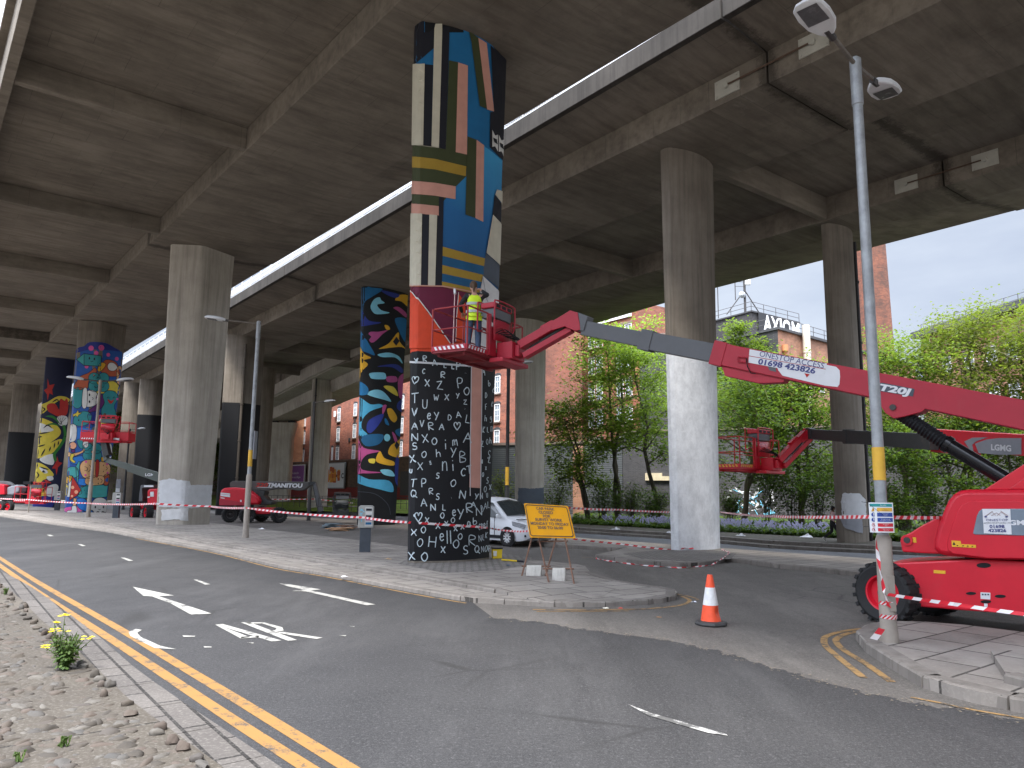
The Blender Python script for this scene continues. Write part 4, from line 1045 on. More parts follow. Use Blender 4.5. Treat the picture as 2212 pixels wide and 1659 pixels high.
dz('teal', [(440, 930), (500, 925), (520, 980), (470, 1000)], 2); dz('white', [(490, 950), (530, 935), (530, 985), (495, 990)], 3)
dd.poly(circle(408, 975, 30), P['peach'], 3, outline=K); dz('purple', [(392, 1008), (425, 1008), (422, 1035), (395, 1030)], 3, 0)
dz('tan', [(375, 1030), (400, 1040), (470, 1025), (500, 1000), (500, 1025), (430, 1060), (370, 1065)], 3); dz('lemon', [(392, 1045), (420, 1050), (405, 1085), (430, 1110), (410, 1118), (382, 1090)], 4)
for a in range(4): dd.poly(circle(565 + 48 * cos(pi / 4 + a * pi / 2), 1028 + 40 * sin(pi / 4 + a * pi / 2), 44), P['teal'], 3, outline=K, ow=1.0)
dd.poly(circle(565, 1028, 30), P['teal'], 4.2); dd.poly(circle(566, 1028, 11), P['tan'], 5, outline=K, ow=.8)
dz('midblue', [(395, 1080), (480, 1060), (520, 1090), (470, 1110), (440, 1130), (390, 1120)], 2)
dz('white', [(680, 960), (725, 970), (725, 1070), (690, 1070)], 2); dz('yellow', [(640, 1070), (665, 1080), (660, 1110), (640, 1105)], 3)
dz('teal2', [(455, 1105), (465, 1110), (450, 1280), (440, 1275), (430, 1150)], 3, 0); dz('teal2', [(370, 1160), (440, 1160), (450, 1230), (370, 1240)], 3)
dz('tan', [(465, 1150), (500, 1100), (570, 1095), (605, 1140), (600, 1220), (560, 1245), (490, 1235)], 4); dz('red', [(595, 1100), (620, 1110), (612, 1225), (590, 1225)], 5)
dz('tan', [(615, 1115), (690, 1120), (715, 1160), (700, 1215), (610, 1230)], 3); dz('tan', [(520, 1240), (640, 1225), (665, 1260), (640, 1300), (520, 1300)], 4); dz('brown', [(660, 1225), (705, 1215), (695, 1300), (660, 1300)], 3)
dz('midblue', [(450, 1245), (520, 1250), (515, 1310), (450, 1300)], 3, 0); dz('yellow', [(355, 1235), (400, 1225), (385, 1275), (355, 1285)], 3)
dz('white', [(375, 1270), (400, 1260), (380, 1400), (360, 1400)], 2, 0, False); dz('lemon', [(345, 1300), (370, 1300), (360, 1380), (342, 1380)], 2)
dd.poly([(402, 1225), (475, 1345), (440, 1390), (378, 1430)], P['red'], 4, outline=K)
for x, y, r in ((405, 1322, 14), (435, 1360, 15), (400, 1395, 10)): dd.poly(circle(x, y, r), P['peach'], 5)
dd.poly([(470, 1320), (520, 1302), (700, 1302), (690, 1400), (600, 1410), (450, 1400)], P['teal2'], 3, outline=K)
dz('teal', [(445, 1390), (480, 1370), (475, 1330), (520, 1310), (550, 1330), (550, 1400), (480, 1410)], 4)
dz('midblue', [(440, 1420), (500, 1415), (550, 1470), (560, 1530), (480, 1510), (440, 1470)], 3); dz('magenta', [(350, 1490), (470, 1480), (475, 1520), (350, 1525)], 2, 4, False)
dz('tan', [(412, 1410), (440, 1415), (432, 1480), (405, 1480)], 3, 0); dz('white', [(400, 1478), (435, 1478), (435, 1535), (360, 1535), (365, 1515), (395, 1510)], 4, 3)
dz('white', [(565, 1440), (600, 1410), (650, 1408), (688, 1440), (680, 1500), (672, 1530), (650, 1520), (630, 1535), (610, 1520), (585, 1535), (560, 1510), (520, 1530)], 4)
for x, y, r in ((545, 252, 9), (585, 258, 9), (545, 555, 9), (545, 612, 9), (588, 1485, 9), (655, 1485, 9), (655, 1140, 5), (655, 1190, 5), (612, 1252, 6), (612, 1290, 6), (455, 765, 6), (498, 770, 6), (500, 1345, 4), (515, 1375, 4)): dd.poly(circle(x, y, r * .7, 8, r * 1.3), K, 6)
for pts in ([(555, 275), (565, 282), (575, 274)], [(565, 575), (575, 585), (565, 595)], [(612, 1500), (622, 1508), (632, 1500)], [(540, 1135), (555, 1165), (530, 1195)], [(505, 1150), (525, 1160), (520, 1185), (505, 1180)], [(675, 1150), (688, 1165), (675, 1180)], [(630, 1250), (645, 1265), (632, 1285)], [(685, 580), (695, 572), (705, 580)], [(735, 580), (745, 572), (755, 580)],
            [(600, 420), (612, 410), (622, 420)], [(585, 480), (590, 495), (605, 495)], [(660, 475), (655, 490), (640, 492)], [(535, 1010), (540, 1000), (552, 1002)]): dd.stroke(pts, 1.0, K, 6, smooth=4)
for x, y in ((515, 1110), (510, 1220), (685, 1130), (690, 1200), (770, 590)): dd.poly(circle(x, y, 9), P['magenta'], 6)
dd.done()

# -- patches, pipes and other things fixed to columns
def patches(t, conv, items, name='paint_patch', ridge=None):
    m = Mural(t, conv, name, ridge)
    for mt, pts in items: m.poly(pts, mt, 2.5, gx=3, gy=14)
    return m.done()
c4 = cc(0, 700, 640 / 1659)
def ragged(pts, j=3, step=14, seed=1):
    r = random.Random(seed); o = []
    for a, b in zip(pts, pts[1:] + pts[:1]):
        k = max(1, int(hypot(b[0] - a[0], b[1] - a[1]) / step))
        o += [(a[0] + (b[0] - a[0]) * i / k + r.uniform(-j, j), a[1] + (b[1] - a[1]) * i / k + r.uniform(-j, j)) for i in range(k)]
    return o
patches(c_pier, c4, [(M_lgrey, ragged([(1035, 1300), (1100, 1288), (1230, 1305), (1235, 1330), (1372, 1328), (1368, 1470), (1240, 1478), (1030, 1470)])), (M_pale, ragged([(1040, 1490), (1220, 1475), (1215, 1560), (1130, 1550), (1045, 1558), (1050, 1520)], seed=2))], ridge=ridge_px(c_pier, 3.5 * KL, .92 * KL, .5 * KL, 1.28, UL, ZL(16.3)))
c8 = cc(1700, 960, 860 / 1783)
patches(c_right, c8, [(M_lgrey, ragged([(835, 610), (845, 565), (930, 568), (958, 600), (962, 690), (840, 690)], 2, 9)), (M_mgrey, ragged([(830, 690), (940, 685), (945, 775), (905, 765), (850, 745)], 2, 9, 4))])
c5b = cc(1240, 1150, 500 / 2212)
patches(c_mid, c5b, [(M_slate, ragged([(244, 305), (400, 318), (526, 300), (526, 480), (244, 480)], 4, 14, 5))])
c6b = cc(540, 960, 360 / 2212)
patches(c_m3, ident, [(M_pale, [(706, 1056), (715, 1056), (714, 1076), (705, 1076)])])
patches(c_m4, cc(160, 1020, 300 / 1659), [(M_mgrey, ragged([(665, 1000), (785, 980), (780, 1110), (660, 1110)], 2, 12)), (M_lgrey, [(640, 1110), (775, 1110), (770, 1165), (640, 1165)])])
M_pipe = paint('black_pipe', (.02, .02, .022), .5, .2, 6)
def pipe(t, pts, r=.055, name='drainpipe', m=M_pipe):
    mb = MB(); mb.tube(pts, r, 8)
    for k in range(2, int((pts[0] - pts[-1]).length), 3):
        p = pts[0].lerp(pts[-1], k / (pts[0] - pts[-1]).length); mb.tube([p - Vector((0, 0, .05)), p + Vector((0, 0, .05))], r * 1.4, 8)
    return mb.build(name, m, t, smooth=40)
nr = Vector((UR.y, -UR.x, 0)); pc = Vector((15.5, 34.5, 0))
pipe(c_right, [pc + nr * 1.27 - UR * .15 + Vector((0, 0, 14.3)), pc + nr * 1.27 - UR * .15 + Vector((0, 0, .0))], .1)
a = D(320 / 1659 * 640 * .8641 + 500 * .8641, 800 * .3858 * .8641 + 0, 60)
bl = Vector(((519 - 1106) / 1620 * 62, 62, 0)); nb = Vector((UR.y, -UR.x, 0))
rg = lambda z: bl + (nb * (-1.5 * .2) - UR * .96) * (1 / 1.06 + (1 - 1 / 1.06) * z / 14.75) + Vector((0, 0, z))
pipe(c_blk, [rg(14), rg(.1)], .11, m=paint('brown_pipe', (.09, .075, .06), .7, .3, 5))
pm = Vector(((693 - 1106) / 1620 * 82, 82, 0))
pipe(c_m3, [pm + Vector((-.45, -1.0, 14.3)), pm + Vector((-.5, -1.0, 0))], .09)
# ================================================================== BUILDINGS
M_red = brickmat('red_brick', (.35, .125, .078), (.235, .082, .055), (.28, .225, .19), .5)
M_orb = brickmat('orange_brick', (.37, .185, .115), (.28, .14, .09), (.27, .21, .17), .5)
M_dkb = brickmat('soot_black_brick', (.065, .062, .065), (.04, .04, .043), (.11, .105, .1), .35, .34, .11)
M_brb = brickmat('brown_brick', (.2, .12, .085), (.15, .095, .07), (.2, .17, .14), .5)
M_sand = brickmat('orange_sandstone', (.47, .23, .12), (.41, .19, .1), (.3, .17, .1), .3, .9, .34)
M_chb = brickmat('chimney_brick', (.25, .098, .062), (.15, .063, .046), (.13, .1, .08), .8, .5, .17, 'uv')
M_stone = column_concrete('trim_stone', (.16, .12, .1), (.24, .18, .15))
M_frame = paint('white_window_frame', (.74, .74, .73), .5, .06, 3)
M_glass = glass('window_glass', (.2, .235, .27))  # pane colour lightened to carry a sky reflection
M_roof = paint('dark_roof', (.06, .06, .065), .8, .2, 2)
M_steel = paint('galvanised_steel', (.36, .38, .40), .45, .22, 9, .55)
M_dkst = paint('dark_steel', (.05, .045, .045), .5, .25, 6)

def wallblock(parent, name, A, B, z0, z1, th, m):
    """brick wall from A to B (plan), thickness th away from the viewer; local frame set by the parent at A along AB"""
    mb = MB(); L_ = (Vector(B) - Vector(A)).length
    mb.box((L_ / 2, th / 2, (z0 + z1) / 2), (L_, th, z1 - z0))
    return mb.build(name, m, parent, local=True)
def facade_thing(name, label, cat, A, B, group=None):
    A, B = Vector((A[0], A[1], 0)), Vector((B[0], B[1], 0)); d = B - A
    return thing(name, label, cat, A, atan2(d.y, d.x), group), d.length
def P2(v, Y): return Vector(((v - 1106) / 1620 * Y, Y, 0))
def wall_s(A, B, v):                                   # where the sight line of photo column v meets wall A-B
    A, B = Vector((A[0], A[1])), Vector((B[0], B[1])); k = (v - 1106) / 1620; d = B - A
    return (k * A.y - A.x) / (d.x - k * d.y) * d.length
def window(parent, x, z, w_, h, y=0.0, arch=False, bars=(1, 2), sill=True, m_trim=M_stone, open_=False):
    """sash window: frame > pane, sill; local wall frame (x along, outward = -y)"""
    f = MB(); t = .09
    for dx in (-1, 1): f.box((x + dx * (w_ / 2 - t / 2), y - .03, z), (t, .1, h))
    for dz in (-1, 1): f.box((x, y - .03, z + dz * (h / 2 - t / 2)), (w_ - 2 * t - .004, .1, t))
    for i in range(bars[0]): f.box((x + w_ * ((i + 1) / (bars[0] + 1) - .5), y - .015, z), (.05, .06, h - 2 * t - .004))
    for i in range(bars[1]): f.box((x, y - .012, z + h * ((i + 1) / (bars[1] + 1) - .5)), (w_ - 2 * t - .004, .052, .05 if i != bars[1] // 2 else .09))
    fo = f.build('window', M_frame, parent, local=True)
    p = MB(); p.box((x, y - .004, z), (w_ - 2 * t - .01, .02, h - 2 * t - .01)); p.build('pane', M_glass, fo, local=True)
    if sill:
        q = MB(); q.box((x, y - .09, z - h / 2 - .09), (w_ + .3, .22, .16))
        q.build('sill', m_trim, fo, local=True)
        q = MB()
        if arch: q.prism([(x + (w_ / 2 + .16) * cos(a), y - .07, z + h / 2 + .02 + .34 * sin(a)) for a in [pi * i / 8 for i in range(9)]], (0, .1, 0))
        else: q.box((x, y - .06, z + h / 2 + .13), (w_ + .24, .12, .22))
        q.build('lintel', m_trim if not arch else M_dkb, fo, local=True)
    if open_:
        q = MB(); q.box((x - w_ / 2 - .35, y - .35, z + .2), (.7, .05, .9)); q.build('casement', M_frame, fo, local=True)
    return fo

A0, A1 = P2(1150, 84), P2(556, 146)
bA, LA = facade_thing('brick_warehouse', 'long red brick warehouse wing of narrow arched windows, partly hidden by columns', 'building', A1, A0)
wallblock(bA, 'wall', A1, A0, -.2, 27, 8, M_red)
for v, rows in ((1075, (8.4, 11.5, 14.9, 18.2)), (1032, (8.4, 11.5, 14.9)), (1003, (8.4, 11.5)), (868, (8, 11.3, 14.6)), (825, (8, 11.3)), (767, (8, 11.3, 14.6)), (732, (8, 11.0, 14.2, 17.4)), (721, (8,)), (658, (8, 11.1, 14.2)), (634, (8, 11.1, 14.2)), (600, (8, 11.1))):
    for z in rows:
        window(bA, wall_s(A1, A0, v), z, 1.0 if v != 721 else .5, 2.1 if z < 14.5 or v > 1000 else 1.9, 0, True, (1, 2), True, open_=(v == 732 and z > 13 and z < 16))
mb = MB(); mb.box((LA / 2, -.08, 5.6), (LA, .16, .35)); mb.build('string_course', M_stone, bA, local=True)
for v, z in ((767, 13), (757, 10.0), (1062, 13.2)): mb = MB(); mb.box((wall_s(A1, A0, v), -.05, z), (.5, .12, .6)); mb.build('vent', M_dkst, bA, local=True)

B0, B1 = P2(1166, 101), P2(1384, 86)
bB, LB = facade_thing('brick_warehouse', 'tall red brick warehouse with paired white windows and a white lettered board', 'building', B0, B1)
wallblock(bB, 'wall', B0, B1, -.2, 24.6, 9, M_red)
for v in (1214, 1289, 1352):
    x = wall_s(B0, B1, v)
    for z in (7.8, 11.2, 14.6, 17.9, 21.2):
        for dx in (-.72, .72): window(bB, x + dx, z, 1.15, 2.1, 0, False, (1, 1), True)
sg_ = MB(); xs0, xs1 = wall_s(B0, B1, 1180), wall_s(B0, B1, 1370)
sg_.box(((xs0 + xs1) / 2, -.12, 23.6), (xs1 - xs0, .12, 1.15))
sb = sg_.build('sign_board', paint('white_board', (.7, .71, .74), .5, .08, 2), bB, local=True)
mb = MB(); text(mb, 'BUSINESS  CENTRE', ((xs0 + xs1) / 2, -.185, 23.6), (1, 0, 0), (0, 0, 1), .62, bold=.012, sx=1.15); mb.build('lettering', paint('faded_sign_grey', (.3, .33, .4), .6, .2, 5), sb, local=True)
mb = MB(); mb.box((LB / 2, -.05, 24.7), (LB + .2, .5, .25)); mb.build('coping', M_stone, bB, local=True)

C0, C1 = P2(1385, 85.5), P2(1610, 80)
bC, LC = facade_thing('black_brick_building', 'sooty black brick building between the red warehouse and the lime tree', 'building', C0, C1)
wallblock(bC, 'wall', C0, C1, -.2, 20.2, 8, M_dkb)
mb = MB(); mb.box((LC / 2, -.03, 20.3), (LC, .4, .2)); mb.build('coping', M_stone, bC, local=True)

# the block with the rooftop sign
D0, D1, D2 = P2(1452, 82.5), P2(1691, 70), P2(1990, 90)
bD = thing('brick_building', 'brick building with a black rooftop sign board of big white capitals', 'building', (D1.x, D1.y, 0), 0)
def vbox(parent, name, P, z0, z1, m):
    mb = MB(); mb.prism([Vector((p.x, p.y, z0)) for p in P], (0, 0, z1 - z0)); return mb.build(name, m, parent)
bk = Vector((2, 24, 0))
vbox(bD, 'wall', [D0, D1, D1 + Vector((.6, 1.2, 0)), D0 + Vector((4, 6, 0))], -.2, 17.8, M_dkb)
vbox(bD, 'wall', [D1 + Vector((.02, .02, 0)), D2, D2 + Vector((-3, 8, 0)), D1 + Vector((1.2, 2.8, 0))], -.2, 17.8, M_orb)
vbox(bD, 'roof', [D0 + Vector((0, -.2, 0)), D1 + Vector((0, -.25, 0)), D2 + Vector((.2, -.2, 0)), D2 + bk, D0 + bk], 17.8, 18.05, M_roof)
T0, T1, T2 = P2(1546, 81), P2(1634, 76), P2(1739, 81)
vbox(bD, 'roof_housing', [T0, T1, T2, T2 + Vector((-4, 7, 0)), T0 + Vector((1, 5, 0))], 18.06, 21, M_dkb)
vbox(bD, 'roof', [T0 + Vector((-.1, -.1, 0)), T1 + Vector((0, -.2, 0)), T2 + Vector((.1, -.1, 0)), T2 + Vector((-4, 7, 0)), T0 + Vector((1, 5, 0))], 21, 21.15, M_roof)
S1, S2 = P2(1650, 76.4), P2(1738, 80.6); sdv = (S2 - S1); sn = Vector((sdv.y, -sdv.x, 0)).normalized()
vbox(bD, 'sign_board', [S1, S2, S2 - sn * .1, S1 - sn * .1], 18.3, 21.1, paint('black_sign', (.03, .03, .033), .5, .2, 3))
sbo = [o for o in bpy.data.objects if o.parent == bD and o.name.startswith('sign_board')][0]
mb = MB(); mid = (S1 + S2) / 2 + sn * .01 + sdv.normalized() * .5; inv = Vector((bD.location))
text(mb, 'AXIOM', mid - inv + Vector((0, 0, 19.95)), sdv, (0, 0, 1), 1.75, bold=.03, sx=.8)
text(mb, 'STUDIOS', mid - inv + Vector((0, 0, 18.85)) - sdv.normalized() * .1, sdv, (0, 0, 1), .45, bold=.02, sx=1.2)
mb.build('lettering', paint('sign_white', (.8, .8, .8), .5, .05, 2), sbo, local=True)
for nm, z0, pts, hh in (('railing', 21.1, [T0, T1, T2], 1.0), ('railing', 18.05, [D0.lerp(D1, .6), D1 + Vector((.1, .1, 0)), D1.lerp(D2, .5)], 1.0)):
    mb = MB()
    off = Vector((0, -.05, 0))
    for a, b in zip(pts, pts[1:]):
        k = max(2, int((b - a).length / 2))
        for i in range(k + 1):
            p = a.lerp(b, i / k) + off; mb.tube([p + Vector((0, 0, z0)), p + Vector((0, 0, z0 + hh))], .03, 5)
        for dz in (.5, 1.0): mb.tube([a + off + Vector((0, 0, z0 + dz * hh)), b + off + Vector((0, 0, z0 + dz * hh))], .03, 5)
    mb.build(nm, M_dkst, bD)
fl = P2(1752, 72.5); mb = MB(); mb.tube([fl + Vector((0, -.2, 9)), fl + Vector((0, -.2, 18.8))], .36, 14); mb.tube([fl + Vector((0, -.2, 16)), fl + Vector((0, -.2, 16.1))], .4, 14)
mb.build('flue_pipe', paint('cream_pipe', (.55, .5, .42), .5, .1, 3), bD, smooth=40)
fl = P2(1704, 70.6); mb = MB(); mb.tube([fl + Vector((0, -.2, 8)), fl + Vector((0, -.2, 15.6)), fl + Vector((0, -.2, 15.8))], [.14, .14, .3], 10); mb.tube([fl + Vector((0, -.2, 15.8)), fl + Vector((0, -.2, 16.4))], .3, 10)
mb.build('downpipe', paint('terracotta_pipe', (.5, .2, .09), .6, .15, 4), bD, smooth=40)
for v, z in ((1720, 13.8), (1770, 13.0), (1900, 13.5), (1930, 9)):
    p = P2(v, 70 + (v - 1691) / 299 * 20 - .25); mb = MB(); mb.box(p + Vector((0, -.2, z)), (1.5, .1, 1.1)); wf = mb.build('window', M_frame, bD)
    mb = MB()
    for i in range(4): mb.box(p + Vector((-.54 + i * .36, -.26, z)), (.28, .04, .9))
    mb.build('pane', M_glass, wf)
mx_ = thing('antenna_mast', 'phone mast with panel antennas on the black rooftop housing', 'mast', (P2(1621, 77.5).x, 77.5, 21.15))
p0_ = Vector(mx_.location)
mb = MB(); mb.tube([p0_, p0_ + Vector((0, 0, 5.6))], .13, 8)
for a in (-1.9, 1.7): mb.tube([p0_ + Vector((a, .3, 0)), p0_ + Vector((0, 0, 2.6))], .06, 6)
mb.tube([p0_ + Vector((-1.0, 0, 1.5)), p0_ + Vector((-1.0, 0, 5))], .05, 6)
for z in (3, 3.5, 4, 4.5, 5): mb.box(p0_ + Vector((-.5, 0, z)), (1, .04, .04))
mb.build('pole', M_dkst, mx_)
for dx, z, w_, h in ((.28, 4.4, .55, 2.6), (-1.1, 5.2, .5, 1.6)):
    mb = MB(); mb.box(p0_ + Vector((dx, -.25, z)), (w_, .3, h)); mb.build('panel_antenna', paint('antenna_grey', (.55, .56, .55), .5, .08, 3), mx_, bevel=.04)
mb = MB(); mb.lathe([(.34, 0), (.36, .1), (.1, .25)], 14, 0, p0_ + Vector((-.35, -.2, 2.0)), (0, -1, 0)); mb.build('dish', M_steel, mx_)
mb = MB(); q0 = P2(1561, 79) ; mb.tube([q0 + Vector((0, 0, 21)), q0 + Vector((0, 0, 24.8))], .05, 6)
mb.build('aerial', M_dkst, bD)

# round factory chimney
ch = P2(1906, 112)
tch = thing('brick_chimney', 'tall tapering round brick factory chimney behind the double lamp post', 'chimney', ch)
mb = MB(); n = 40; uv = []
prof = [(2.9, 0), (2.55, 20), (2.2, 40), (1.95, 56), (2.15, 57), (2.15, 59)]
for r, z in prof:
    for j in range(n + 1): mb.v.append(ch + Vector((r * cos(2 * pi * j / n), r * sin(2 * pi * j / n), z))); uv.append((j / n * 15, z))
for i in range(len(prof) - 1):
    for j in range(n): a = i * (n + 1) + j; mb.f.append([a, a + 1, a + n + 2, a + n + 1]); mb.mi.append(0)
mb.build('shaft', M_chb, tch, smooth=40, uv=uv)

E0, E1 = P2(2005, 82), P2(2330, 64)
bE, LE = facade_thing('brick_building', 'long brick building with a dark roof edge behind the trees at far right', 'building', E0, E1)
wallblock(bE, 'wall', E0, E1, -.2, 19.6, 8, M_orb)
mb = MB(); mb.box((LE / 2, 3, 20.0), (LE + .5, 8, .7)); mb.build('roof', M_roof, bE, local=True)
for v in (2060, 2110, 2160, 2205, 2250):
    for z in (8, 12, 16): window(bE, wall_s(E0, E1, v), z, 1.3, 1.8, 0, False, (1, 2))
mb = MB()
for i in range(12): mb.tube([(i * LE / 11, .2, 20.3), (i * LE / 11, .2, 21.3)], .03, 5)
for z in (20.8, 21.3): mb.tube([(0, .2, z), (LE, .2, z)], .03, 5)
mb.build('railing', M_dkst, bE, local=True)

# lower brown building with the advertising boards, sandstone and far blocks
F0, F1 = P2(604, 119), P2(905, 90)
bF, LF_ = facade_thing('brown_brick_building', 'low brown brick building with red painted base carrying two billboards', 'building', F0, F1)
wallblock(bF, 'wall', F0, F1, 2.6, 6.2, 1.5, M_brb)
mb = MB(); mb.box((LF_ / 2, .73, 1.2), (LF_, 1.5, 2.8)); mb.build('painted_base', brickmat('red_painted_brick', (.3, .05, .045), (.24, .045, .04), (.2, .06, .05), .3), bF, local=True)
mb = MB(); mb.box((LF_ / 2, .7, 6.28), (LF_ + .2, 1.7, .16)); mb.build('coping', M_stone, bF, local=True)
mb = MB(); x = wall_s(F0, F1, 881); mb.box((x, -.03, 3.1), (2.2, .1, 2.9)); mb.build('door', M_dkst, bF, local=True)
for v, w_ in ((620, 1.0), (671, 1.5)):
    pass
dF = (F1 - F0).normalized(); nF = Vector((dF.y, -dF.x, 0))
def billboard(label, v0, v1, ya, yb, col, extra, frame):
    s0, s1 = wall_s(F0, F1, v0), wall_s(F0, F1, v1); c = F0 + dF * ((s0 + s1) / 2) + nF * .3
    Yc = c.y; zt, zb = 1.95 + (1063.5 - ya) / 1620 * Yc, 1.95 + (1063.5 - yb) / 1620 * Yc
    t = thing('billboard', label, 'billboard', (c.x, c.y, zb), atan2(dF.y, dF.x)); w_, h = s1 - s0, zt - zb
    mb = MB(); mb.box((0, 0, h / 2), (w_, .12, h)); mb.build('poster', paint('poster_' + col[0], col[1], .5, .04, 1), t, local=True)
    mb = MB(); f = .12
    for dx in (-1, 1): mb.box((dx * (w_ / 2 + f / 2), -.02, h / 2), (f, .22, h + 2 * f))
    for zz in (-f / 2, h + f / 2): mb.box((0, -.02, zz), (w_ - .004, .22, f))
    mb.build('frame', frame, t, local=True)
    extra(t, w_, h); return t
def bb1(t, w_, h):
    rr = random.Random(5); mb = MB()
    for i in range(46):
        x = rr.choice((-.22, -.08, .02, .1, .26)) * w_ + rr.uniform(-.02, .02) * w_; z = h * .52 + rr.uniform(-.26, .26) * h * (1 if abs(x) < .12 * w_ else .8); q = w_ * .06
        mb.box((x, -.065 - i * .0012, z), (q * 1.7, .004, q * 1.5), i % 3)
    mb.build('artwork', [paint('poster_orange', (.75, .24, .03), .6, .1, 3), paint('poster_amber', (.8, .38, .05), .6, .1, 3), paint('poster_rust', (.55, .12, .03), .6, .1, 3)], t, local=True)
    mb = MB()
    for s_, x in (('B', -.4), ('M', .17), ('C', .42)): text(mb, s_, (x * w_, -.062, h * .47), (1, 0, 0), (0, 0, 1), h * .2, bold=.03)
    mb.build('lettering', P['ink'], t, local=True)
billboard('white billboard with a cluster of orange squares and black capitals', 706, 754, 1003, 1054, ('white', (.72, .73, .76)), bb1, M_steel)
def bb2(t, w_, h):
    mb = MB(); mb.box((-w_ * .36, -.065, h / 2), (w_ * .28, .01, h)); mb.build('side_panel', paint('poster_pale', (.6, .66, .72), .5, .06, 2), t, local=True)
    mb = MB(); text(mb, 'The place for', (w_ * .14, -.07, h * .68), (1, 0, 0), (0, 0, 1), h * .09, bold=.01); text(mb, 'afternoon tea in Glasgow', (w_ * .14, -.07, h * .5), (1, 0, 0), (0, 0, 1), h * .09, bold=.01, sx=.8); mb.build('lettering', P['white'], t, local=True)
billboard('purple billboard with white lettering and a pale side panel', 615, 668, 1009, 1058, ('purple', (.2, .06, .22)), bb2, M_frame)
I0, I1 = P2(540, 132), P2(607, 126)
bI, LI = facade_thing('sandstone_building', 'orange sandstone building with stone bands, beside the flared column', 'building', I0, I1)
wallblock(bI, 'wall', I0, I1, -.2, 27, 6, M_sand)
for z in (6.5, 12.5, 19): mb = MB(); mb.box((LI / 2, -.1, z), (LI, .3, .5)); mb.build('string_course', M_sand, bI, local=True)
for v in (564, 590):
    for z in (4, 9.5, 15.5, 21.5): window(bI, wall_s(I0, I1, v), z, 1.2, 2.8, 0, False, (1, 1), True, M_sand)
N0, N1 = P2(425, 180), P2(500, 176)
bN, LN = facade_thing('office_block', 'distant modern block with red and pale bands between columns', 'building', N0, N1)
wallblock(bN, 'wall', N0, N1, -.2, 22, 8, M_frame)
for k in range(6):
    mb = MB(); mb.box((LN / 2, -.06, 3.2 + k * 3.4), (LN, .12, 1.7)); mb.build('brick_band', M_red, bN, local=True)
for k in range(5):
    mb = MB()
    for i in range(5): mb.box((LN * (i + .5) / 5, -.05, 5 + k * 3.4), (.9, .1, 1.3))
    mb.build('window', M_glass, bN, local=True)
for lab, v0, v1, Y, zt in (('long pale distant building low on the horizon at far left', -260, 250, 230, 9), ('distant grey block beyond the doodle column', 262, 330, 210, 12)):
    q0, q1 = P2(v0, Y), P2(v1, Y - 10); tq, lq = facade_thing('distant_building', lab, 'building', q0, q1)
    wallblock(tq, 'wall', q0, q1, -.2, zt, 8, M_stone)
    for k in range(int(zt // 3.4)):
        mb = MB(); mb.box((lq / 2, -.04, 2 + k * 3.3), (lq * .96, .1, 1.4)); mb.build('window', M_glass, tq, local=True)

# dark walls behind the trees
def lowwall(label, name, a, b, zt, m, th=.6):
    t, l_ = facade_thing(name, label, 'wall', a, b)
    wallblock(t, 'wall', a, b, -.1, zt, th, m); return t, l_
n = NT('shutter_rib_shading'); x, y, z = n.xyz()
M_shut = n.done(n.mix(n.ramp(n.math('SINE', n.math('MULTIPLY', z, 30.)), [(.3, 0.), (.7, 1.)]), (.055, .06, .063), (.12, .126, .13)), .6, .3, .4)  # flat wall; light and shade of the ribs put into grey colour bands
w1, l1 = lowwall('grey ribbed metal wall behind the saplings left of the white column', 'shutter_wall', P2(1040, 80), P2(1345, 73), 7.0, M_shut)
mb = MB(); mb.box((l1 / 2, .3, 7.15), (l1, .9, .25)); mb.build('coping', M_stone, w1, local=True)
for v in (1252,): mb = MB(); mb.box((wall_s(P2(1040, 80), P2(1345, 73), v), -.08, 3.4), (1.1, .3, 6.8)); mb.build('brick_pier', M_orb, w1, local=True)
w2, l2 = lowwall('black brick boundary wall behind the trees at right', 'boundary_wall', P2(1346, 73), P2(2330, 57), 8.0, M_dkb)
mb = MB(); mb.box((l2 / 2, .3, 8.12), (l2, .8, .2)); mb.build('coping', M_stone, w2, local=True)
xd = wall_s(P2(1346, 73), P2(2330, 57), 1572)
mb = MB(); mb.box((xd, -.03, 1.25), (1.2, .1, 2.4)); dr_ = mb.build('door', M_dkst, w2, local=True)
mb = MB(); mb.box((xd - .1, -.09, 1.9), (.5, .02, .16)); mb.build('door_sign', P['white'], dr_, local=True)
mb = MB(); mb.lathe([(.33, 0), (.33, .05)], 20, 0, (xd + 1.6, -.02, 2.0), (0, -1, 0)); mb.build('vent', M_mgrey, w2, local=True)
graf = MB(); xg = wall_s(P2(1346, 73), P2(2330, 57), 1620); rr = random.Random(8)
for i in range(34):
    x, z = xg + rr.uniform(-2, 2), 1.0 + rr.uniform(-.5, 1.5); a = rr.uniform(0, 3); graf.box((x, -.012 - i * .0005, z), (rr.uniform(.3, 1.2), .004, rr.uniform(.05, .2)), i % 2, Matrix.Rotation(a, 3, 'Y'))
graf.build('graffiti', [P['cyan'], P['white']], w2, local=True)
mb = MB(); xg = wall_s(P2(1346, 73), P2(2330, 57), 1440); mb.box((xg, -.1, 3.6), (4, .3, .4)); mb.box((xg - 1.2, -.1, 3.95), (1.6, .28, .3)); mb.build('broken_render', paint('cream_render', (.5, .42, .28), .8, .2, 3), w2, local=True)

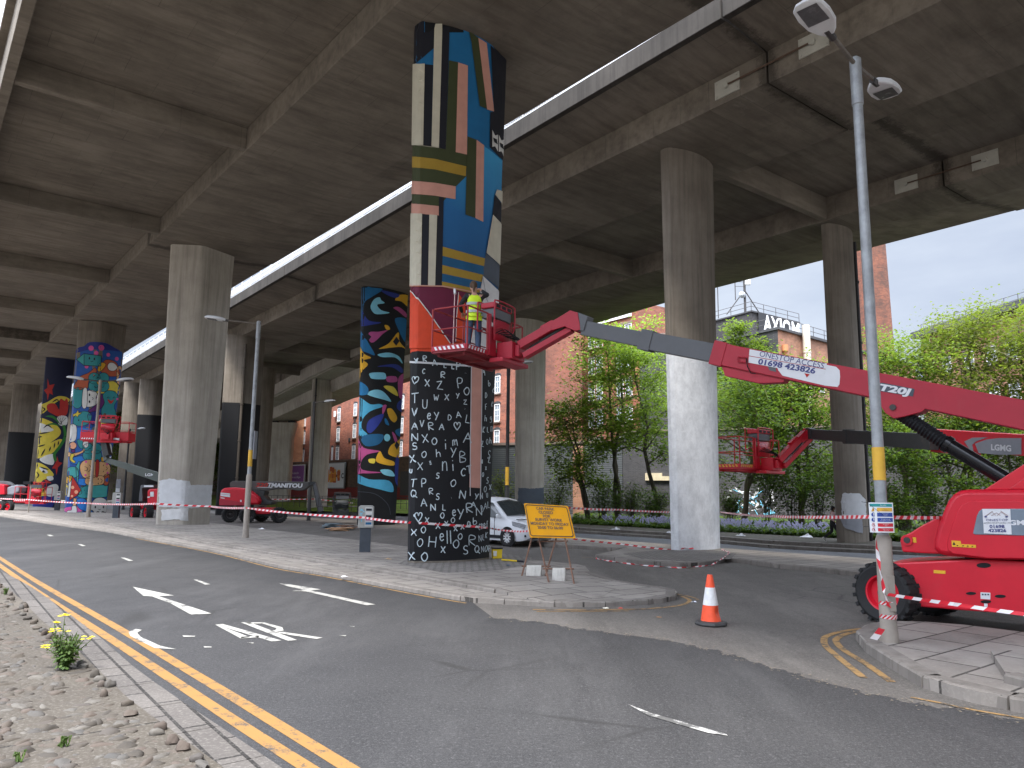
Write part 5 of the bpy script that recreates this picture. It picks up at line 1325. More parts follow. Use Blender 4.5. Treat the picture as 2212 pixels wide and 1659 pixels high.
# grass bank by the brown building
n = NT('mown_grass'); a = n.noise(.6, 6, .7); b = n.noise(22, 3, .7)
c = n.mix(n.ramp(a, [(.35, 0.), (.65, 1.)]), (.075, .13, .022), (.14, .19, .04)); c = n.mix(n.math('MULTIPLY', n.ramp(b, [(.4, 0.), (.7, 1.)]), .5), c, (.045, .08, .015)); c = n.mix(n.ramp(n.noise(.35, 5, .7, n.vec(loc=(5, 0, 0))), [(.58, 0.), (.7, .8)]), c, (.2, .15, .1)); n.bump(b, .8, .05)
M_grass = n.done(c, .9, 0, .1)
mb = MB(); fr = [P2(v, Y) for v, Y in ((430, 95), (560, 82), (700, 76), (880, 72), (1010, 70), (1090, 68))]; bkk = [P2(v, Y) for v, Y in ((430, 150), (590, 118), (700, 107), (900, 89.5), (1040, 84), (1110, 80))]
rings = []
for k in range(6): rings.append([a_.lerp(b_, k / 5) + Vector((0, 0, .03 + 1.1 * (k / 5) ** .8)) for a_, b_ in zip(fr, bkk)])
mb.loft(rings, 0, False, False); gb = mb.build('grass_bank', M_grass); gb['kind'] = 'structure'
bm = bmesh.new(); bm.from_mesh(gb.data); bmesh.ops.recalc_face_normals(bm, faces=bm.faces[:])
if sum(f.normal.z for f in bm.faces) < 0: bmesh.ops.reverse_faces(bm, faces=bm.faces[:])
bm.to_mesh(gb.data); bm.free()
fe = thing('railing_fence', 'thin dark metal railing along the top of the grass bank', 'fence', P2(700, 78) + Vector((0, 0, .5)))
for i, v in enumerate(range(560, 1090, 12)):
    Y = 82 - (v - 560) * .022; p = P2(v, Y) + Vector((0, 0, .35)); mb = MB() if i == 0 else mb; mb.tube([p, p + Vector((0, 0, 1.15))], .03, 5)
for dz in (.55, 1.15): mb.tube([P2(v, 82 - (v - 560) * .022) + Vector((0, 0, .35 + dz)) for v in range(560, 1090, 20)], .025, 5)
mb.build('rails', M_dkst, fe)

# ================================================================== TREES AND PLANTS
M_bark = column_concrete('bark', (.05, .042, .032), (.11, .095, .075)); M_barkp = column_concrete('pale_bark', (.13, .11, .075), (.24, .2, .14))
LM = {'mid': leafmat('mid_green_leaves', (.05, .12, .014), (.16, .28, .035), .5), 'lime': leafmat('lime_leaves', (.065, .135, .012), (.2, .30, .03), .5), 'olive': leafmat('yellow_green_leaves', (.06, .09, .012), (.2, .22, .03), .5),
      'fresh': leafmat('brightened_green_leaves', (.12, .24, .02), (.36, .52, .05), .5), 'dark': leafmat('dark_green_leaves', (.026, .065, .012), (.085, .16, .025), .4), 'under': leafmat('undergrowth_leaves', (.032, .08, .012), (.1, .2, .028), .45)}  # first entry: leaf colour raised in place of sunlight on deck-shaded trees
def leaves(mb, rr, c, n, spread, size, flat=.6):
    for _ in range(n):
        p = c + Vector((rr.gauss(0, spread), rr.gauss(0, spread), rr.gauss(0, spread * flat)))
        s_ = size * rr.uniform(.6, 1.35)
        a = rr.uniform(0, 2 * pi); t = rr.gauss(0, .55)
        u = Vector((cos(a), sin(a), rr.gauss(-.15, .35))).normalized(); v = Vector((-sin(a), cos(a), t)).normalized()
        o = len(mb.v)
        mb.v += [p - u * s_ * .5, p + v * s_ * .28, p + u * s_ * .55, p - v * s_ * .28]; mb.f.append([o, o + 1, o + 2, o + 3]); mb.mi.append(0)
def tree(label, x, y, h, r, base, seed, leaf, n=5200, size=.2, lean=(0, 0), trunk_r=.14, bark=M_bark, name='broadleaf_tree', dens=1.65, cat='tree', z0=.0, group=None, forks=1):
    rr = random.Random(seed); t = thing(name, label, cat, (x, y, z0), 0, group)
    O = Vector((x, y, z0)); tr = MB(); cr = MB(); tips = []
    top = O + Vector((lean[0], lean[1], h * .93))
    for f_ in range(forks):
        tp = top + (Vector((rr.uniform(-1, 1) * r * .45, rr.uniform(-1, 1) * r * .45, -rr.uniform(0, .2) * h)) if f_ else Vector((0, 0, 0)))
        pts = []
        for i in range(8):
            k = i / 7; p = O.lerp(tp, k); w_ = sin(k * pi) * .035 * h
            pts.append(p + Vector((rr.uniform(-1, 1) * w_, rr.uniform(-1, 1) * w_, 0)))
        tr.tube(pts, [trunk_r * (1.15 if i == 0 else 1) * (1 - .88 * i / 7) + .012 for i in range(8)], 7)
        nl = int(9 + r * 2.2)
        for i in range(nl):
            k = base + (0.97 - base) * (i + rr.random()) / nl
            j = min(6, int(k * 7)); p = pts[j].lerp(pts[j + 1], k * 7 - j)
            az = i * 2.4 + rr.uniform(-.5, .5); kk = (k - base) / (1 - base)
            ln = r * (.45 + .75 * sin(pi * min(1, .18 + .8 * kk))) * rr.uniform(.65, 1.15)
            el = rr.uniform(.1, .55) + .5 * kk
            d = Vector((cos(az) * cos(el), sin(az) * cos(el), sin(el)))
            q1 = p + d * ln * .5 + Vector((0, 0, rr.uniform(-.1, .15) * ln)); q2 = p + d * ln + Vector((0, 0, rr.uniform(-.25, .2) * ln))
            r0 = trunk_r * (1 - .8 * k) * .55
            tr.tube([p, q1, q2], [r0, r0 * .6, .012], 5)
            tips += [(q1, .6), (q2, 1), (q1.lerp(q2, .5), 1)]
            for _ in range(3):
                a = q1.lerp(q2, rr.random()); e = a + Vector((rr.gauss(0, 1), rr.gauss(0, 1), rr.gauss(.1, .7))).normalized() * ln * rr.uniform(.25, .5)
                tr.tube([a, a.lerp(e, .5) + Vector((0, 0, .05)), e], [.022, .016, .008], 4); tips += [(e, 1), (a.lerp(e, .6), .7)]
    n = int(n * dens)
    per = n / max(1, sum(w_ for _, w_ in tips))
    for c, w_ in tips:
        leaves(cr, rr, c, max(3, int(per * w_ * rr.uniform(.5, 1.5))), r * .13 + .16, size)
    tr.build('trunk', bark, t, smooth=60); cr.build('crown', LM[leaf], t)
    return t
def shrub(label, x, y, h, r, seed, leaf, n=2200, size=.15, name='shrub', group=None, z0=.0):
    rr = random.Random(seed); t = thing(name, label, 'bush', (x, y, z0), 0, group); O = Vector((x, y, z0)); st, cr = MB(), MB()
    for i in range(9):
        a = rr.uniform(0, 2 * pi); e = O + Vector((cos(a) * r * rr.uniform(.2, .9), sin(a) * r * rr.uniform(.2, .9), h * rr.uniform(.55, 1)))
        st.tube([O + Vector((cos(a) * .15, sin(a) * .15, -.05)), O.lerp(e, .5) + Vector((0, 0, h * .12)), e], [.03, .02, .008], 4)
        for k in (.35, .6, .8, 1): leaves(cr, rr, O.lerp(e, k) + Vector((0, 0, h * .1 * sin(pi * k))), int(n / 36 * rr.uniform(.6, 1.4)), r * .22 + .1, size)
    st.build('stems', M_bark, t); cr.build('foliage', LM[leaf], t); return t
def at(v, Y): p = P2(v, Y); return p.x, p.y
tree('slim bushy tree standing between the slate-footed column and the tall sapling', *at(1272, 61), 9.8, 2.9, .25, 11, 'fresh', 5200, .27, (-1.3, 0), .15, forks=2, dens=1.7)
tree('tall bright green tree with a leaning dark trunk, left of the white column', *at(1335, 62), 16.4, 4.2, .36, 12, 'fresh', 9000, .28, (.5, 0), .2, forks=2, dens=1.35)
tree('leaning tree whose dark trunk nearly touches the white column', *at(1424, 58), 13.6, 3.2, .34, 13, 'fresh', 6000, .26, (-1.9, 0), .19, dens=1.3)
tree('spreading pale-trunked tree behind the small red basket', *at(1602, 53), 10.8, 4.2, .32, 14, 'mid', 9000, .25, (1.4, 0), .19, M_barkp, forks=2)
tree('distant lime green tree in front of the rooftop sign', *at(1598, 72), 18.7, 3.3, .35, 15, 'lime', 7000, .31, (.4, 0), .24)
tree('dense tree between the small red basket and the drainpipe column', *at(1725, 52), 10.4, 3.8, .25, 16, 'mid', 8000, .25, (.3, 0), .18, forks=2)
tree('tree with feathery top shoots right behind the double lamp post', *at(1945, 48), 12.6, 3.1, .3, 17, 'lime', 8500, .22, (.3, 0), .16, forks=2)
tree('yellow-green tree with fine spreading branches at far right', *at(2085, 47), 13.6, 4.2, .3, 18, 'olive', 10000, .22, (.8, 0), .19, M_barkp, forks=2)
tree('yellow-green tree cut by the right edge of the picture', *at(2235, 46), 13.8, 4.0, .3, 19, 'olive', 8000, .22, (-.3, 0), .18)
tree('thin understorey sapling with pale trunk below the black boom', *at(1958, 44), 6.4, 1.7, .25, 20, 'mid', 2600, .2, (-.4, 0), .07, M_barkp)
tree('dark understorey sapling behind the big red hood', *at(2040, 45), 6.6, 2.0, .25, 21, 'dark', 3000, .2, (.2, 0), .08)
tree('understorey tree with thick trunk low at far right', *at(2165, 44), 6.8, 2.3, .3, 22, 'mid', 3600, .2, (.2, 0), .12)
tree('leafy tree seen through the gap right of the doodle column', *at(292, 128), 13.5, 6, .15, 23, 'lime', 5200, .45, (0, 0), .3, z0=0)
tree('dark tree beside the distant banded block', *at(462, 118), 8.5, 4, .2, 24, 'dark', 3200, .4, (0, 0), .2, z0=0)
shr = [(1200, 62, 3.2, 1.7, 'mid'), (1300, 58, 2.9, 1.5, 'under'), (1365, 57, 2.6, 1.3, 'under'), (1415, 53, 2.3, 1.2, 'under'), (1095, 64, 4.4, 1.3, 'olive'), (1575, 56, 2.7, 1.2, 'under'), (1650, 51, 3.8, 1.7, 'under'), (1705, 49, 4.0, 1.6, 'dark'), (1760, 47, 3.8, 1.5, 'under'), (1835, 47, 3.9, 1.6, 'under'), (1890, 44, 3.0, 1.5, 'mid'), (1935, 43, 2.6, 1.2, 'mid'), (2000, 44, 3.0, 1.4, 'under'), (2100, 44, 3.2, 1.6, 'mid'), (2200, 43, 3.0, 1.6, 'under')]
place_w = ['left of the slate-footed column foot', 'below the slim bushy tree', 'below the tall sapling', 'just left of the white column', 'pale, right of the main mural column', 'by the black wall door', 'under the small red basket', 'dark, beside the graffiti', 'just left of the walking person', 'behind the site safety board', 'right of the drainpipe', 'below the pale sapling', 'left of the red hood nose', 'above the red hood', 'at the right edge']
for i, ((v, Y, h, r, lf), wd) in enumerate(zip(shr, place_w)):
    shrub(f'leafy green bush on the verge, {wd}', *at(v, Y), h, r, 40 + i, lf, 2000 if i != 4 else 1500, .17, group='bushes on the verge')
# ground cover and bluebells: nobody could count them
rr = random.Random(77); gc, bl_, st_ = MB(), MB(), MB()
GY = lambda v: 1.95 * 1620 / (1133 + (v - 1240) * .054 - (1070 + (v - 1106) * .0123))
for _ in range(21000):
    v = rr.uniform(1240, 2260); k = rr.random(); Y = GY(v) + k * k * 26
    p = P2(v, Y) + Vector((0, 0, .02 + abs(rr.gauss(0, .16)))); a = rr.uniform(0, 6.28); s_ = rr.uniform(.08, .2)
    u = Vector((cos(a), sin(a), rr.uniform(-.3, .7))) * s_; w_ = Vector((-sin(a), cos(a), rr.uniform(-.3, .3))) * s_ * .5
    o = len(gc.v); gc.v += [p - u, p + w_, p + u, p - w_]; gc.f.append([o, o + 1, o + 2, o + 3]); gc.mi.append(0)
tag(gc.build('ground_cover', LM['under']), 'low leafy ground cover along the planted verge', None, None, 'stuff')
for _ in range(620):
    v = rr.gauss(1480, 130) if rr.random() < .7 else rr.uniform(1560, 1900); Y = GY(v) + .8 + abs(rr.gauss(0, 1.5))
    if v < 1300 or v > 1900: continue
    b0 = P2(v, Y) + Vector((0, 0, .0)); h = rr.uniform(.2, .62); a = rr.uniform(0, 6.28)
    for j in range(4):
        c = b0 + Vector((cos(a) * .05 * j, sin(a) * .05 * j, h + .1 - .05 * j)); s_ = .04
        o = len(bl_.v); bl_.v += [c + Vector((-s_, 0, 0)), c + Vector((0, -s_, -s_)), c + Vector((s_, 0, 0)), c + Vector((0, s_, s_))]; bl_.f.append([o, o + 1, o + 2, o + 3]); bl_.mi.append(0)
    o = len(bl_.v); bl_.v += [b0 + Vector((-.012, 0, 0)), b0 + Vector((.012, 0, 0)), b0 + Vector((0, 0, h))]; bl_.f.append([o, o + 1, o + 2]); bl_.mi.append(1)
tag(bl_.build('bluebells', [paint('bluebell_petal', (.17, .165, .26), .7, .2, 9), LM['under']]), 'pale lilac bluebells flowering along the verge', None, None, 'stuff')
# ================================================================== STREET FURNITURE
M_galv = paint('galvanised_pole', (.30, .315, .33), .5, .25, 7, .35, dirt=.25)
M_lampgrey = paint('lamp_head_grey', (.62, .63, .65), .5, .1, 4)
M_lens = paint('lamp_lens', (.22, .22, .23), .25, .2, 8)
M_poleb = paint('brown_grey_pole_paint', (.27, .235, .2), .6, .15, 5)
M_yel = paint('yellow_band', (.62, .36, .04), .55, .12, 5)
def lamp_head(t, p, d, tilt=.15, k=1.0):
    d = Vector((d[0], d[1], tilt)).normalized(); _, sx, u = frame_of(d)
    fr = lambda x, y, z: p + d * (x * k) + sx * (y * k) + u * (z * k)
    mb = MB()
    prof = [(-.02, .05), (.06, .11), (.2, .17), (.42, .19), (.6, .17), (.68, .1), (.7, 0)]
    out_ = [(x, y) for x, y in prof] + [(x, -y) for x, y in prof[::-1][1:]]
    ring = lambda s_, z, dx=0: [fr(.34 + (x - .34) * s_ + dx, y * s_, z) for x, y in out_]
    mb.loft([ring(.93, -.03), ring(1, -.015), ring(1, .015), ring(.86, .06, -.02), ring(.5, .085, -.05)])
    o = mb.build('lamp_head', M_lampgrey, t, smooth=35)
    bm = bmesh.new(); bm.from_mesh(o.data); bmesh.ops.recalc_face_normals(bm, faces=bm.faces[:]); bm.to_mesh(o.data); bm.free()
    mb = MB(); mb.poly([fr(.28, .13, -.036), fr(.62, .12, -.036), fr(.62, -.12, -.036), fr(.28, -.13, -.036)])
    mb.add([fr(x, y, z) for x, y in ((.28, .13), (.62, .12), (.62, -.12), (.28, -.13)) for z in (-.036, -.028)], [(0, 2, 4, 6)[::-1], (1, 3, 5, 7)], 0)
    mb.build('lens', M_lens, o)
    mb = MB(); mb.tube([fr(-.12, 0, .0), fr(.08, 0, .0)], .045 * k, 10); mb.build('spigot', M_dkst, o)
    return o
def lamp(label, base, h, arms, r0=.1, r1=.065, zsplit=1.5, name='street_lamp', m=M_galv, mb_=M_poleb, band=None, k=1.0, arm=.55):
    t = thing(name, label, 'street lamp', base); B = Vector(base)
    mb = MB(); mb.lathe([(r0 * 1.18, 0), (r0 * 1.15, .12), (r0 * 1.02, .2), (r0, zsplit), (r1 * 1.12, zsplit + .06)], 18, 0, B); mb.build('base_section', mb_, t, smooth=40)
    mb = MB(); mb.lathe([(r1 * 1.1, zsplit + .06), (r1, h - .75), (r1 * 1.18, h - .74), (r1 * 1.18, h - .04), (r1 * .6, h)], 18, 0, B); mb.build('pole', m, t, smooth=40)
    if band:
        mb = MB(); a, b, ang = band; mb.lathe([(r1 * 1.1 + .004, a), (r1 * 1.1 + .004, b)], 18, 0, B); mb.build('yellow_band', M_yel, t, smooth=40)
    for d in arms:
        d = Vector((d[0], d[1], 0)); L_ = d.length; d.normalize(); p = B + Vector((0, 0, h - .12)); q = p + d * (arm * L_) + Vector((0, 0, .1))
        mb = MB(); mb.tube([p, p.lerp(q, .5) + Vector((0, 0, .0)), q], .028 * k, 8); mb.build('arm', M_dkst if m is not M_galv else M_rustg, t)
        lamp_head(t, q + d * .1 * k, d, .12, k)
    return t
M_rustg = paint('weathered_arm_steel', (.16, .14, .12), .6, .3, 9, .3)
lb = G(1921, 1386, .115)
t_lamp = lamp('tall galvanised double-headed lamp post on the corner kerb beside the big red boom lift', lb, 8.2, [(-1.05, -1.0), (1, 1.05)], .1, .068, 1.3, band=(2.08, 2.52, 0), k=1.12, arm=.52)
mb = MB(); mb.box(lb + Vector((.02, -.103, .62)), (.09, .02, .45)); mb.build('access_door', M_poleb, t_lamp, bevel=.006)
ll = G(530, 1162, .15)
t_ll = lamp('single-headed grey lamp post on the pavement in front of the patched column', ll, 8.6, [(-1, -.1)], .11, .075, 2.4, band=(2.75, 3.4, 0), k=1.15, arm=1.2)
mb = MB()
mb.box(ll + Vector((.14, .05, 3.6)), (.03, .35, 1.1))
for z in (3.25, 3.6, 3.95): mb.box(ll + Vector((.1, .05, z)), (.12, .05, .03))
mb.build('sign_plate', M_mgrey, t_ll)
lf_ = G(190, 1117, .15)
lamp('double-headed lamp post standing before the doodle column', lf_, 9.0, [(-1, -.15), (1, .1)], .13, .085, 2.2, k=1.5, m=M_poleb, arm=.9)
p = P2(677, 52); lamp('black lamp post with its arm to the right, in front of a bare column', p + Vector((0, 0, 0)), 8.2, [(1, 0)], .12, .08, 2.5, m=M_pipe, mb_=M_pipe, k=1.1, arm=.6)
p = P2(1098, 38); lamp('black lamp post with a yellow band, behind the white van', p, 8.7, [(1, .3)], .12, .085, 2.2, m=M_pipe, mb_=M_pipe, band=(2.4, 3.3, 0), arm=.5)
p = P2(281, 74); lamp('black lamp post in the gap right of the doodle column', p, 7.9, [(1, 0)], .13, .09, 2.2, m=M_pipe, mb_=M_pipe, arm=.7)
pp = G(61, 1107, .15); t = thing('sign_post', 'thin post with a small dark box on top, left of the tiger column', 'post', pp)
mb = MB(); mb.tube([pp, pp + Vector((0, 0, 2.25))], .045, 8); mb.build('post', M_poleb, t); mb = MB(); mb.box(pp + Vector((-.25, 0, 2.2)), (.6, .2, .22)); mb.build('box', M_blk, t)

def meter(label, p, h=1.42, w_=.44, d_=.3, rot=0., graf=False, name='parking_meter'):
    t = thing(name, label, 'parking meter', p, rot); z = h * .52
    mb = MB(); mb.box((0, 0, z / 2), (w_ * .72, d_ * .8, z)); mb.build('pedestal', paint('dark_slate_metal', (.05, .06, .075), .5, .2, 5), t, local=True, bevel=.012)
    mb = MB(); mb.prism([(-w_ / 2, -d_ / 2, z), (w_ / 2, -d_ / 2, z), (w_ / 2, -d_ / 2, h - .04), (w_ / 2 - .05, -d_ / 2, h), (-w_ / 2 + .05, -d_ / 2, h), (-w_ / 2, -d_ / 2, h - .04)], (0, d_, 0))
    hd = mb.build('housing', paint('meter_grey', (.33, .33, .31), .5, .15, 5, dirt=.3), t, local=True, bevel=.012)
    mb = MB(); x = w_ * .18; y = -d_ / 2 - .004
    mb.box((x, y, z + (h - z) * .5), (w_ * .5, .006, (h - z) * .86), 0)
    for i, (zz, m_) in enumerate(((.82, 1), (.66, 2), (.52, 1), (.38, 3), (.2, 4))): mb.box((x, y - .005, z + (h - z) * zz), (w_ * .38, .006, (h - z) * .1), m_)
    mb.build('instruction_panel', [paint('panel_pale', (.5, .5, .48), .5, .1, 5), P['ink'], P['white'], P['rose'], P['blue']], hd, local=True)
    if graf:
        mb = MB(); rr = random.Random(4)
        for i in range(9): mb.box((-w_ * .27 + rr.uniform(-.04, .04), y - .001 - i * .0006, z + (h - z) * rr.uniform(.3, .85)), (rr.uniform(.03, .12), .004, rr.uniform(.015, .03)), 0, Matrix.Rotation(rr.uniform(0, 3), 3, 'Y'))
        mb.build('graffiti', P['cyan'], hd, local=True)
    return t
meter('grey parking meter on a dark pedestal with pale blue graffiti, left of the lettered column', G(788, 1192, .15), 1.4, .46, .34, .15, True)
meter('grey parking meter on black pedestal right of the doodle column', G(250, 1119, .15), 1.6, .5, .4, .2)
meter('small grey parking meter before the foot of the tiger column', G(123, 1102, .15), 1.6, .5, .4, .2)

# barrier tape: red and white slanting stripes
M_tr = paint('tape_red', (.62, .02, .035), .4, .1, 5); M_tw = paint('tape_white', (.72, .68, .69), .4, .08, 5)
def tape(label, pts, w_=.07, stripe=.16, sag=.0, name='barrier_tape', twist=0.0, seed=1):
    rr = random.Random(seed); P_ = []
    for a, b in zip(pts, pts[1:]):
        a, b = Vector(a), Vector(b); n = max(2, int((b - a).length / (stripe / 2)))
        for i in range(n): k = i / n; P_.append(a.lerp(b, k) - Vector((0, 0, sag * (b - a).length * 4 * k * (1 - k))))
    P_.append(Vector(pts[-1])); mb = MB(); n = len(P_); U_ = []
    for i, p in enumerate(P_):
        d = (P_[min(i + 1, n - 1)] - P_[max(i - 1, 0)]).normalized(); _, sx, u = frame_of(d)
        a = twist * i + .25 * sin(i * .13 + seed); U_.append((p, (u * cos(a) + sx * sin(a)) * w_ / 2, d))
    for i in range(n - 1):
        (p, u, d), (q, v, e) = U_[i], U_[i + 1]; sk = d * (w_ * .5)
        mb.add([p - u - sk, q - v - sk, q + v + sk, p + u + sk], [(0, 1, 2, 3)], (i // 2) % 2)
    return tag(mb.build(name, [M_tr, M_tw], None), label, 'tape', 'red and white barrier tapes', 'thing')
cm = Vector((-1.76 * KL, 22.4 * KL, 0))
a0, a1, a2, a3, a4 = D(-60, 1072, 62), D(60, 1079, 54), D(190, 1087, 47.8), D(336, 1088, 37.4), D(455, 1094, 37.4)
tape('far barrier tape from the left edge to the lamp post by the doodle column', [a0, a1, a2], .08, .22, .004)
tape('barrier tape from the doodle column lamp post to the single lamp post', [a2, a3, a4, D(531, 1097, ll.y-.1)], .085, .2, .004)
tape('long barrier tape from the single lamp past the near parking meter to the lettered column', [D(531, 1097, ll.y-.1), D(788, 1118, 22.9), D(879, 1128, 21.4 * KL)], .065, .17, .006)
h_ = [CB['bridge_column'][0].ray_cast(CAMP, ray(x, y).normalized()) for x, y in ((885, 1128.6), (910, 1130), (940, 1132), (970, 1134), (1000, 1136), (1025, 1137.5), (1042, 1139), (1051, 1140))]
tape('barrier tape stretched across the black handwriting on the main column', [h[0] + h[1] * (.035 if h[1].dot(h[0] - CAMP) < 0 else -.035) for h in h_ if h[0] is not None], .06, .16)
tape('slack barrier tape from the lettered column past the van bonnet to the yellow sign', [D(1056, 1140, 22), D(1105, 1147, 20), D(1150, 1146, 17.9)], .045, .15, .008)
tape('barrier tape from the yellow sign across to the white column', [D(1228, 1097, 18), D(1340, 1101, 22), D(1447, 1106, 26.4)], .05, .16, .003)
tape('barrier tape from the white column to the double lamp post', [D(1556, 1106, 26.6), D(1895, 1116, lb.y+.08)], .052, .12, .004)
tape('barrier tape running behind the safety board to the nose of the red boom lift', [D(1910, 1117, lb.y+.08), D(2050, 1118, 12.3)], .05, .15, .002)
tape('barrier tape pulled from the lamp post in front of the big boom lift', [D(1918, 1284, lb.y-.12), D(2060, 1305, 9.1), D(2215, 1327, 8.6), D(2400, 1352, 7.9)], .042, .12, .003)
tape('twisted barrier tape hanging down the double lamp post', [D(1893, 1168, lb.y-.13), D(1900, 1230, lb.y-.14), D(1912, 1285, lb.y-.14), D(1921, 1312, lb.y-.12)], .045, .12, 0, twist=.5)
rl = [lb + Vector(((.11) * cos(a), .11 * sin(a), .5 + .01 * sin(a))) for a in [-pi * .95 + i * .24 for i in range(16)]]
tape('loop of barrier tape tied round the lamp post foot', rl, .05, .12)
tape('lower loop of barrier tape round the lamp post', [p - Vector((0, 0, .17)) for p in rl], .055, .14)
tape('loose tail of barrier tape lying at the lamp post foot', [D(1905, 1358, lb.y-.14), D(1896, 1370, lb.y-.2), D(1887, 1381, lb.y-.25)], .09, .1)
gi = g(k3, [(800, 350), (790, 366), (880, 384), (1000, 402), (1180, 422), (1430, 440), (1560, 434), (1700, 420), (1800, 395), (1850, 350), (1780, 320)], .02)
for q_ in gi[8:]: q_.z = .14
tape('fallen barrier tape along the kerb of the white column island', gi, .04, .16, 0, twist=.3)
wc = Vector((6.6, 27.13, 0)); bv, _ = CB[c_white.name]; hits = [bv.ray_cast(CAMP, ray(x, 1197).normalized()) for x in range(1452, 1556, 9)]
tape('barrier tape crumpled round the foot of the white column', [Vector((h[0].x, h[0].y, .16 + .03 * (i % 2))) + (Vector((0, 0, 0)) - wc + h[0]).normalized() * -.02 - Vector((0, .05, 0)) for i, h in enumerate(hits) if h[0] is not None], .05, .14, 0, twist=.4)
tape('low barrier tape across the far strip, from the yellow sign to the white column', [D(1238, 1164, 26), D(1340, 1175, 26.4), D(1450, 1188, 26.6)], .05, .15, .004)
tape('thin barrier tape across the grass bank railing', [P2(590, 72) + Vector((0, 0, 1.2)), P2(690, 70) + Vector((0, 0, 1.3)), P2(770, 68) + Vector((0, 0, 1.0))], .08, .3, .004)

# site safety board strapped to the lamp post
sb_p = D(1906, 1118, lb.y-.17); KS = .9; t = thing('safety_sign', 'white site safety board of coloured panels strapped to the double lamp post', 'sign', sb_p, -.06)
W_, H_ = .345, .43
t.scale = (KS, KS, KS)
def curv(x): return .95 * x * x                          # the thin board bows round the post
def bent(mb, x0, x1, z0, z1, m, off):
    n = max(1, int((x1 - x0) / .04)); 
    for i in range(n):
        a, b = x0 + (x1 - x0) * i / n, x0 + (x1 - x0) * (i + 1) / n
        mb.add([(a, curv(a) - off, z0), (b, curv(b) - off, z0), (b, curv(b) - off, z1), (a, curv(a) - off, z1)], [(0, 1, 2, 3)], m)
mb = MB(); rings = []
for i in range(11):
    x = -W_ / 2 + W_ * i / 10; rings.append([(x, curv(x), -H_ / 2), (x, curv(x) + .005, -H_ / 2), (x, curv(x) + .005, H_ / 2), (x, curv(x), H_ / 2)])
mb.loft(rings); o = mb.build('board', paint('sign_board_white', (.68, .70, .72), .4, .04, 3), t, local=True)
bm = bmesh.new(); bm.from_mesh(o.data); bmesh.ops.recalc_face_normals(bm, faces=bm.faces[:]); bm.to_mesh(o.data); bm.free()
SM = [paint('sign_teal', (.02, .25, .26), .4, .05, 3), paint('sign_amber', (.68, .38, .05), .4, .05, 3), paint('sign_blue', (.02, .06, .28), .4, .05, 3), paint('sign_red', (.5, .02, .035), .4, .05, 3), P['white'], P['ink']]
rows = [(.155, .198, 0), (.088, .14, 1), (.012, .07, 2), (-.062, -.004, 2), (-.132, -.082, 3), (-.198, -.15, 3)]
for i, (a, b, m_) in enumerate(rows):
    mb = MB(); x0 = -.16 if i == 0 else -.07; bent(mb, x0, .155, a, b, m_, .002)
    lines = ['Site safety'] if i == 0 else ['Warning', 'Construction site'] if i == 1 else ['Hard hats and boots', 'must be worn', 'on this site'] if i == 2 else ['All visitors to this site', 'must report to site office'] if i == 3 else ['No unauthorised', 'access'] if i == 4 else ['Children should not', 'play on this site']
    for j, s_ in enumerate(lines):
        h = (b - a) / (len(lines) + .9); zc = b - (j + .95) * (b - a) / (len(lines) + .9)
        tm = MB(); text(tm, s_, (.045 if i else .02, 0, zc), (1, 0, 0), (0, 0, 1), h * .62 if i else h * .8, sx=.85)
        mb.add([(v.x, curv(v.x) - .004, v.z) for v in tm.v], tm.f, 5 if i == 1 else 4)
    if i:
        zc = (a + b) / 2; xc = -.118; N_ = 20
        if i == 1: mb.add([(xc - .032, curv(xc) - .003, zc - .026), (xc + .032, curv(xc) - .003, zc - .026), (xc, curv(xc) - .003, zc + .03)], [(0, 1, 2)], 1); mb.add([(xc - .005, curv(xc) - .005, zc - .016), (xc + .005, curv(xc) - .005, zc - .016), (xc + .004, curv(xc) - .005, zc + .014), (xc - .004, curv(xc) - .005, zc + .014)], [(0, 1, 2, 3)], 5)
        elif i < 4:
            mb.add([(xc + .033 * cos(2 * pi * k / N_), curv(xc) - .003, zc + .03 * sin(2 * pi * k / N_)) for k in range(N_)], [tuple(range(N_))], 2)
            mb.add([(xc - .006, curv(xc) - .005, zc - .006), (xc + .006, curv(xc) - .005, zc - .006), (xc + .008, curv(xc) - .005, zc + .022), (xc - .008, curv(xc) - .005, zc + .022)], [(0, 1, 2, 3)], 4)
            mb.add([(xc + .006 * cos(k), curv(xc) - .005, zc - .016 + .006 * sin(k)) for k in range(6)], [tuple(range(6))], 4)
        else:
            for r1_, r2_ in ((.032, .026),):
                for k in range(N_):
                    c0, c1 = 2 * pi * k / N_, 2 * pi * (k + 1) / N_
                    mb.add([(xc + r1_ * cos(c0), curv(xc) - .003, zc + r1_ * sin(c0) * .85), (xc + r1_ * cos(c1), curv(xc) - .003, zc + r1_ * sin(c1) * .85), (xc + r2_ * cos(c1), curv(xc) - .003, zc + r2_ * sin(c1) * .85), (xc + r2_ * cos(c0), curv(xc) - .003, zc + r2_ * sin(c0) * .85)], [(0, 1, 2, 3)], 3)
            mb.add([(xc - .02, curv(xc) - .004, zc + .014), (xc - .016, curv(xc) - .004, zc + .018), (xc + .02, curv(xc) - .004, zc - .014), (xc + .016, curv(xc) - .004, zc - .018)], [(3, 2, 1, 0)], 3)
            mb.box((xc, curv(xc) - .003, zc), (.012, .001, .028), 5)
    mb.build('panel', SM, o, local=True)
mb = MB(); mb.tube([(-.17, .02, .19), (-.02, -.012, .06), (.02, -.008, .03)], .0022, 5); mb.tube([(-.16, .03, .205), (-.26, .06, .225)], .003, 5); mb.tube([(-.14, .03, -.13), (-.25, .05, -.135)], .003, 5); mb.build('cable_tie', P['ink'], t, local=True)

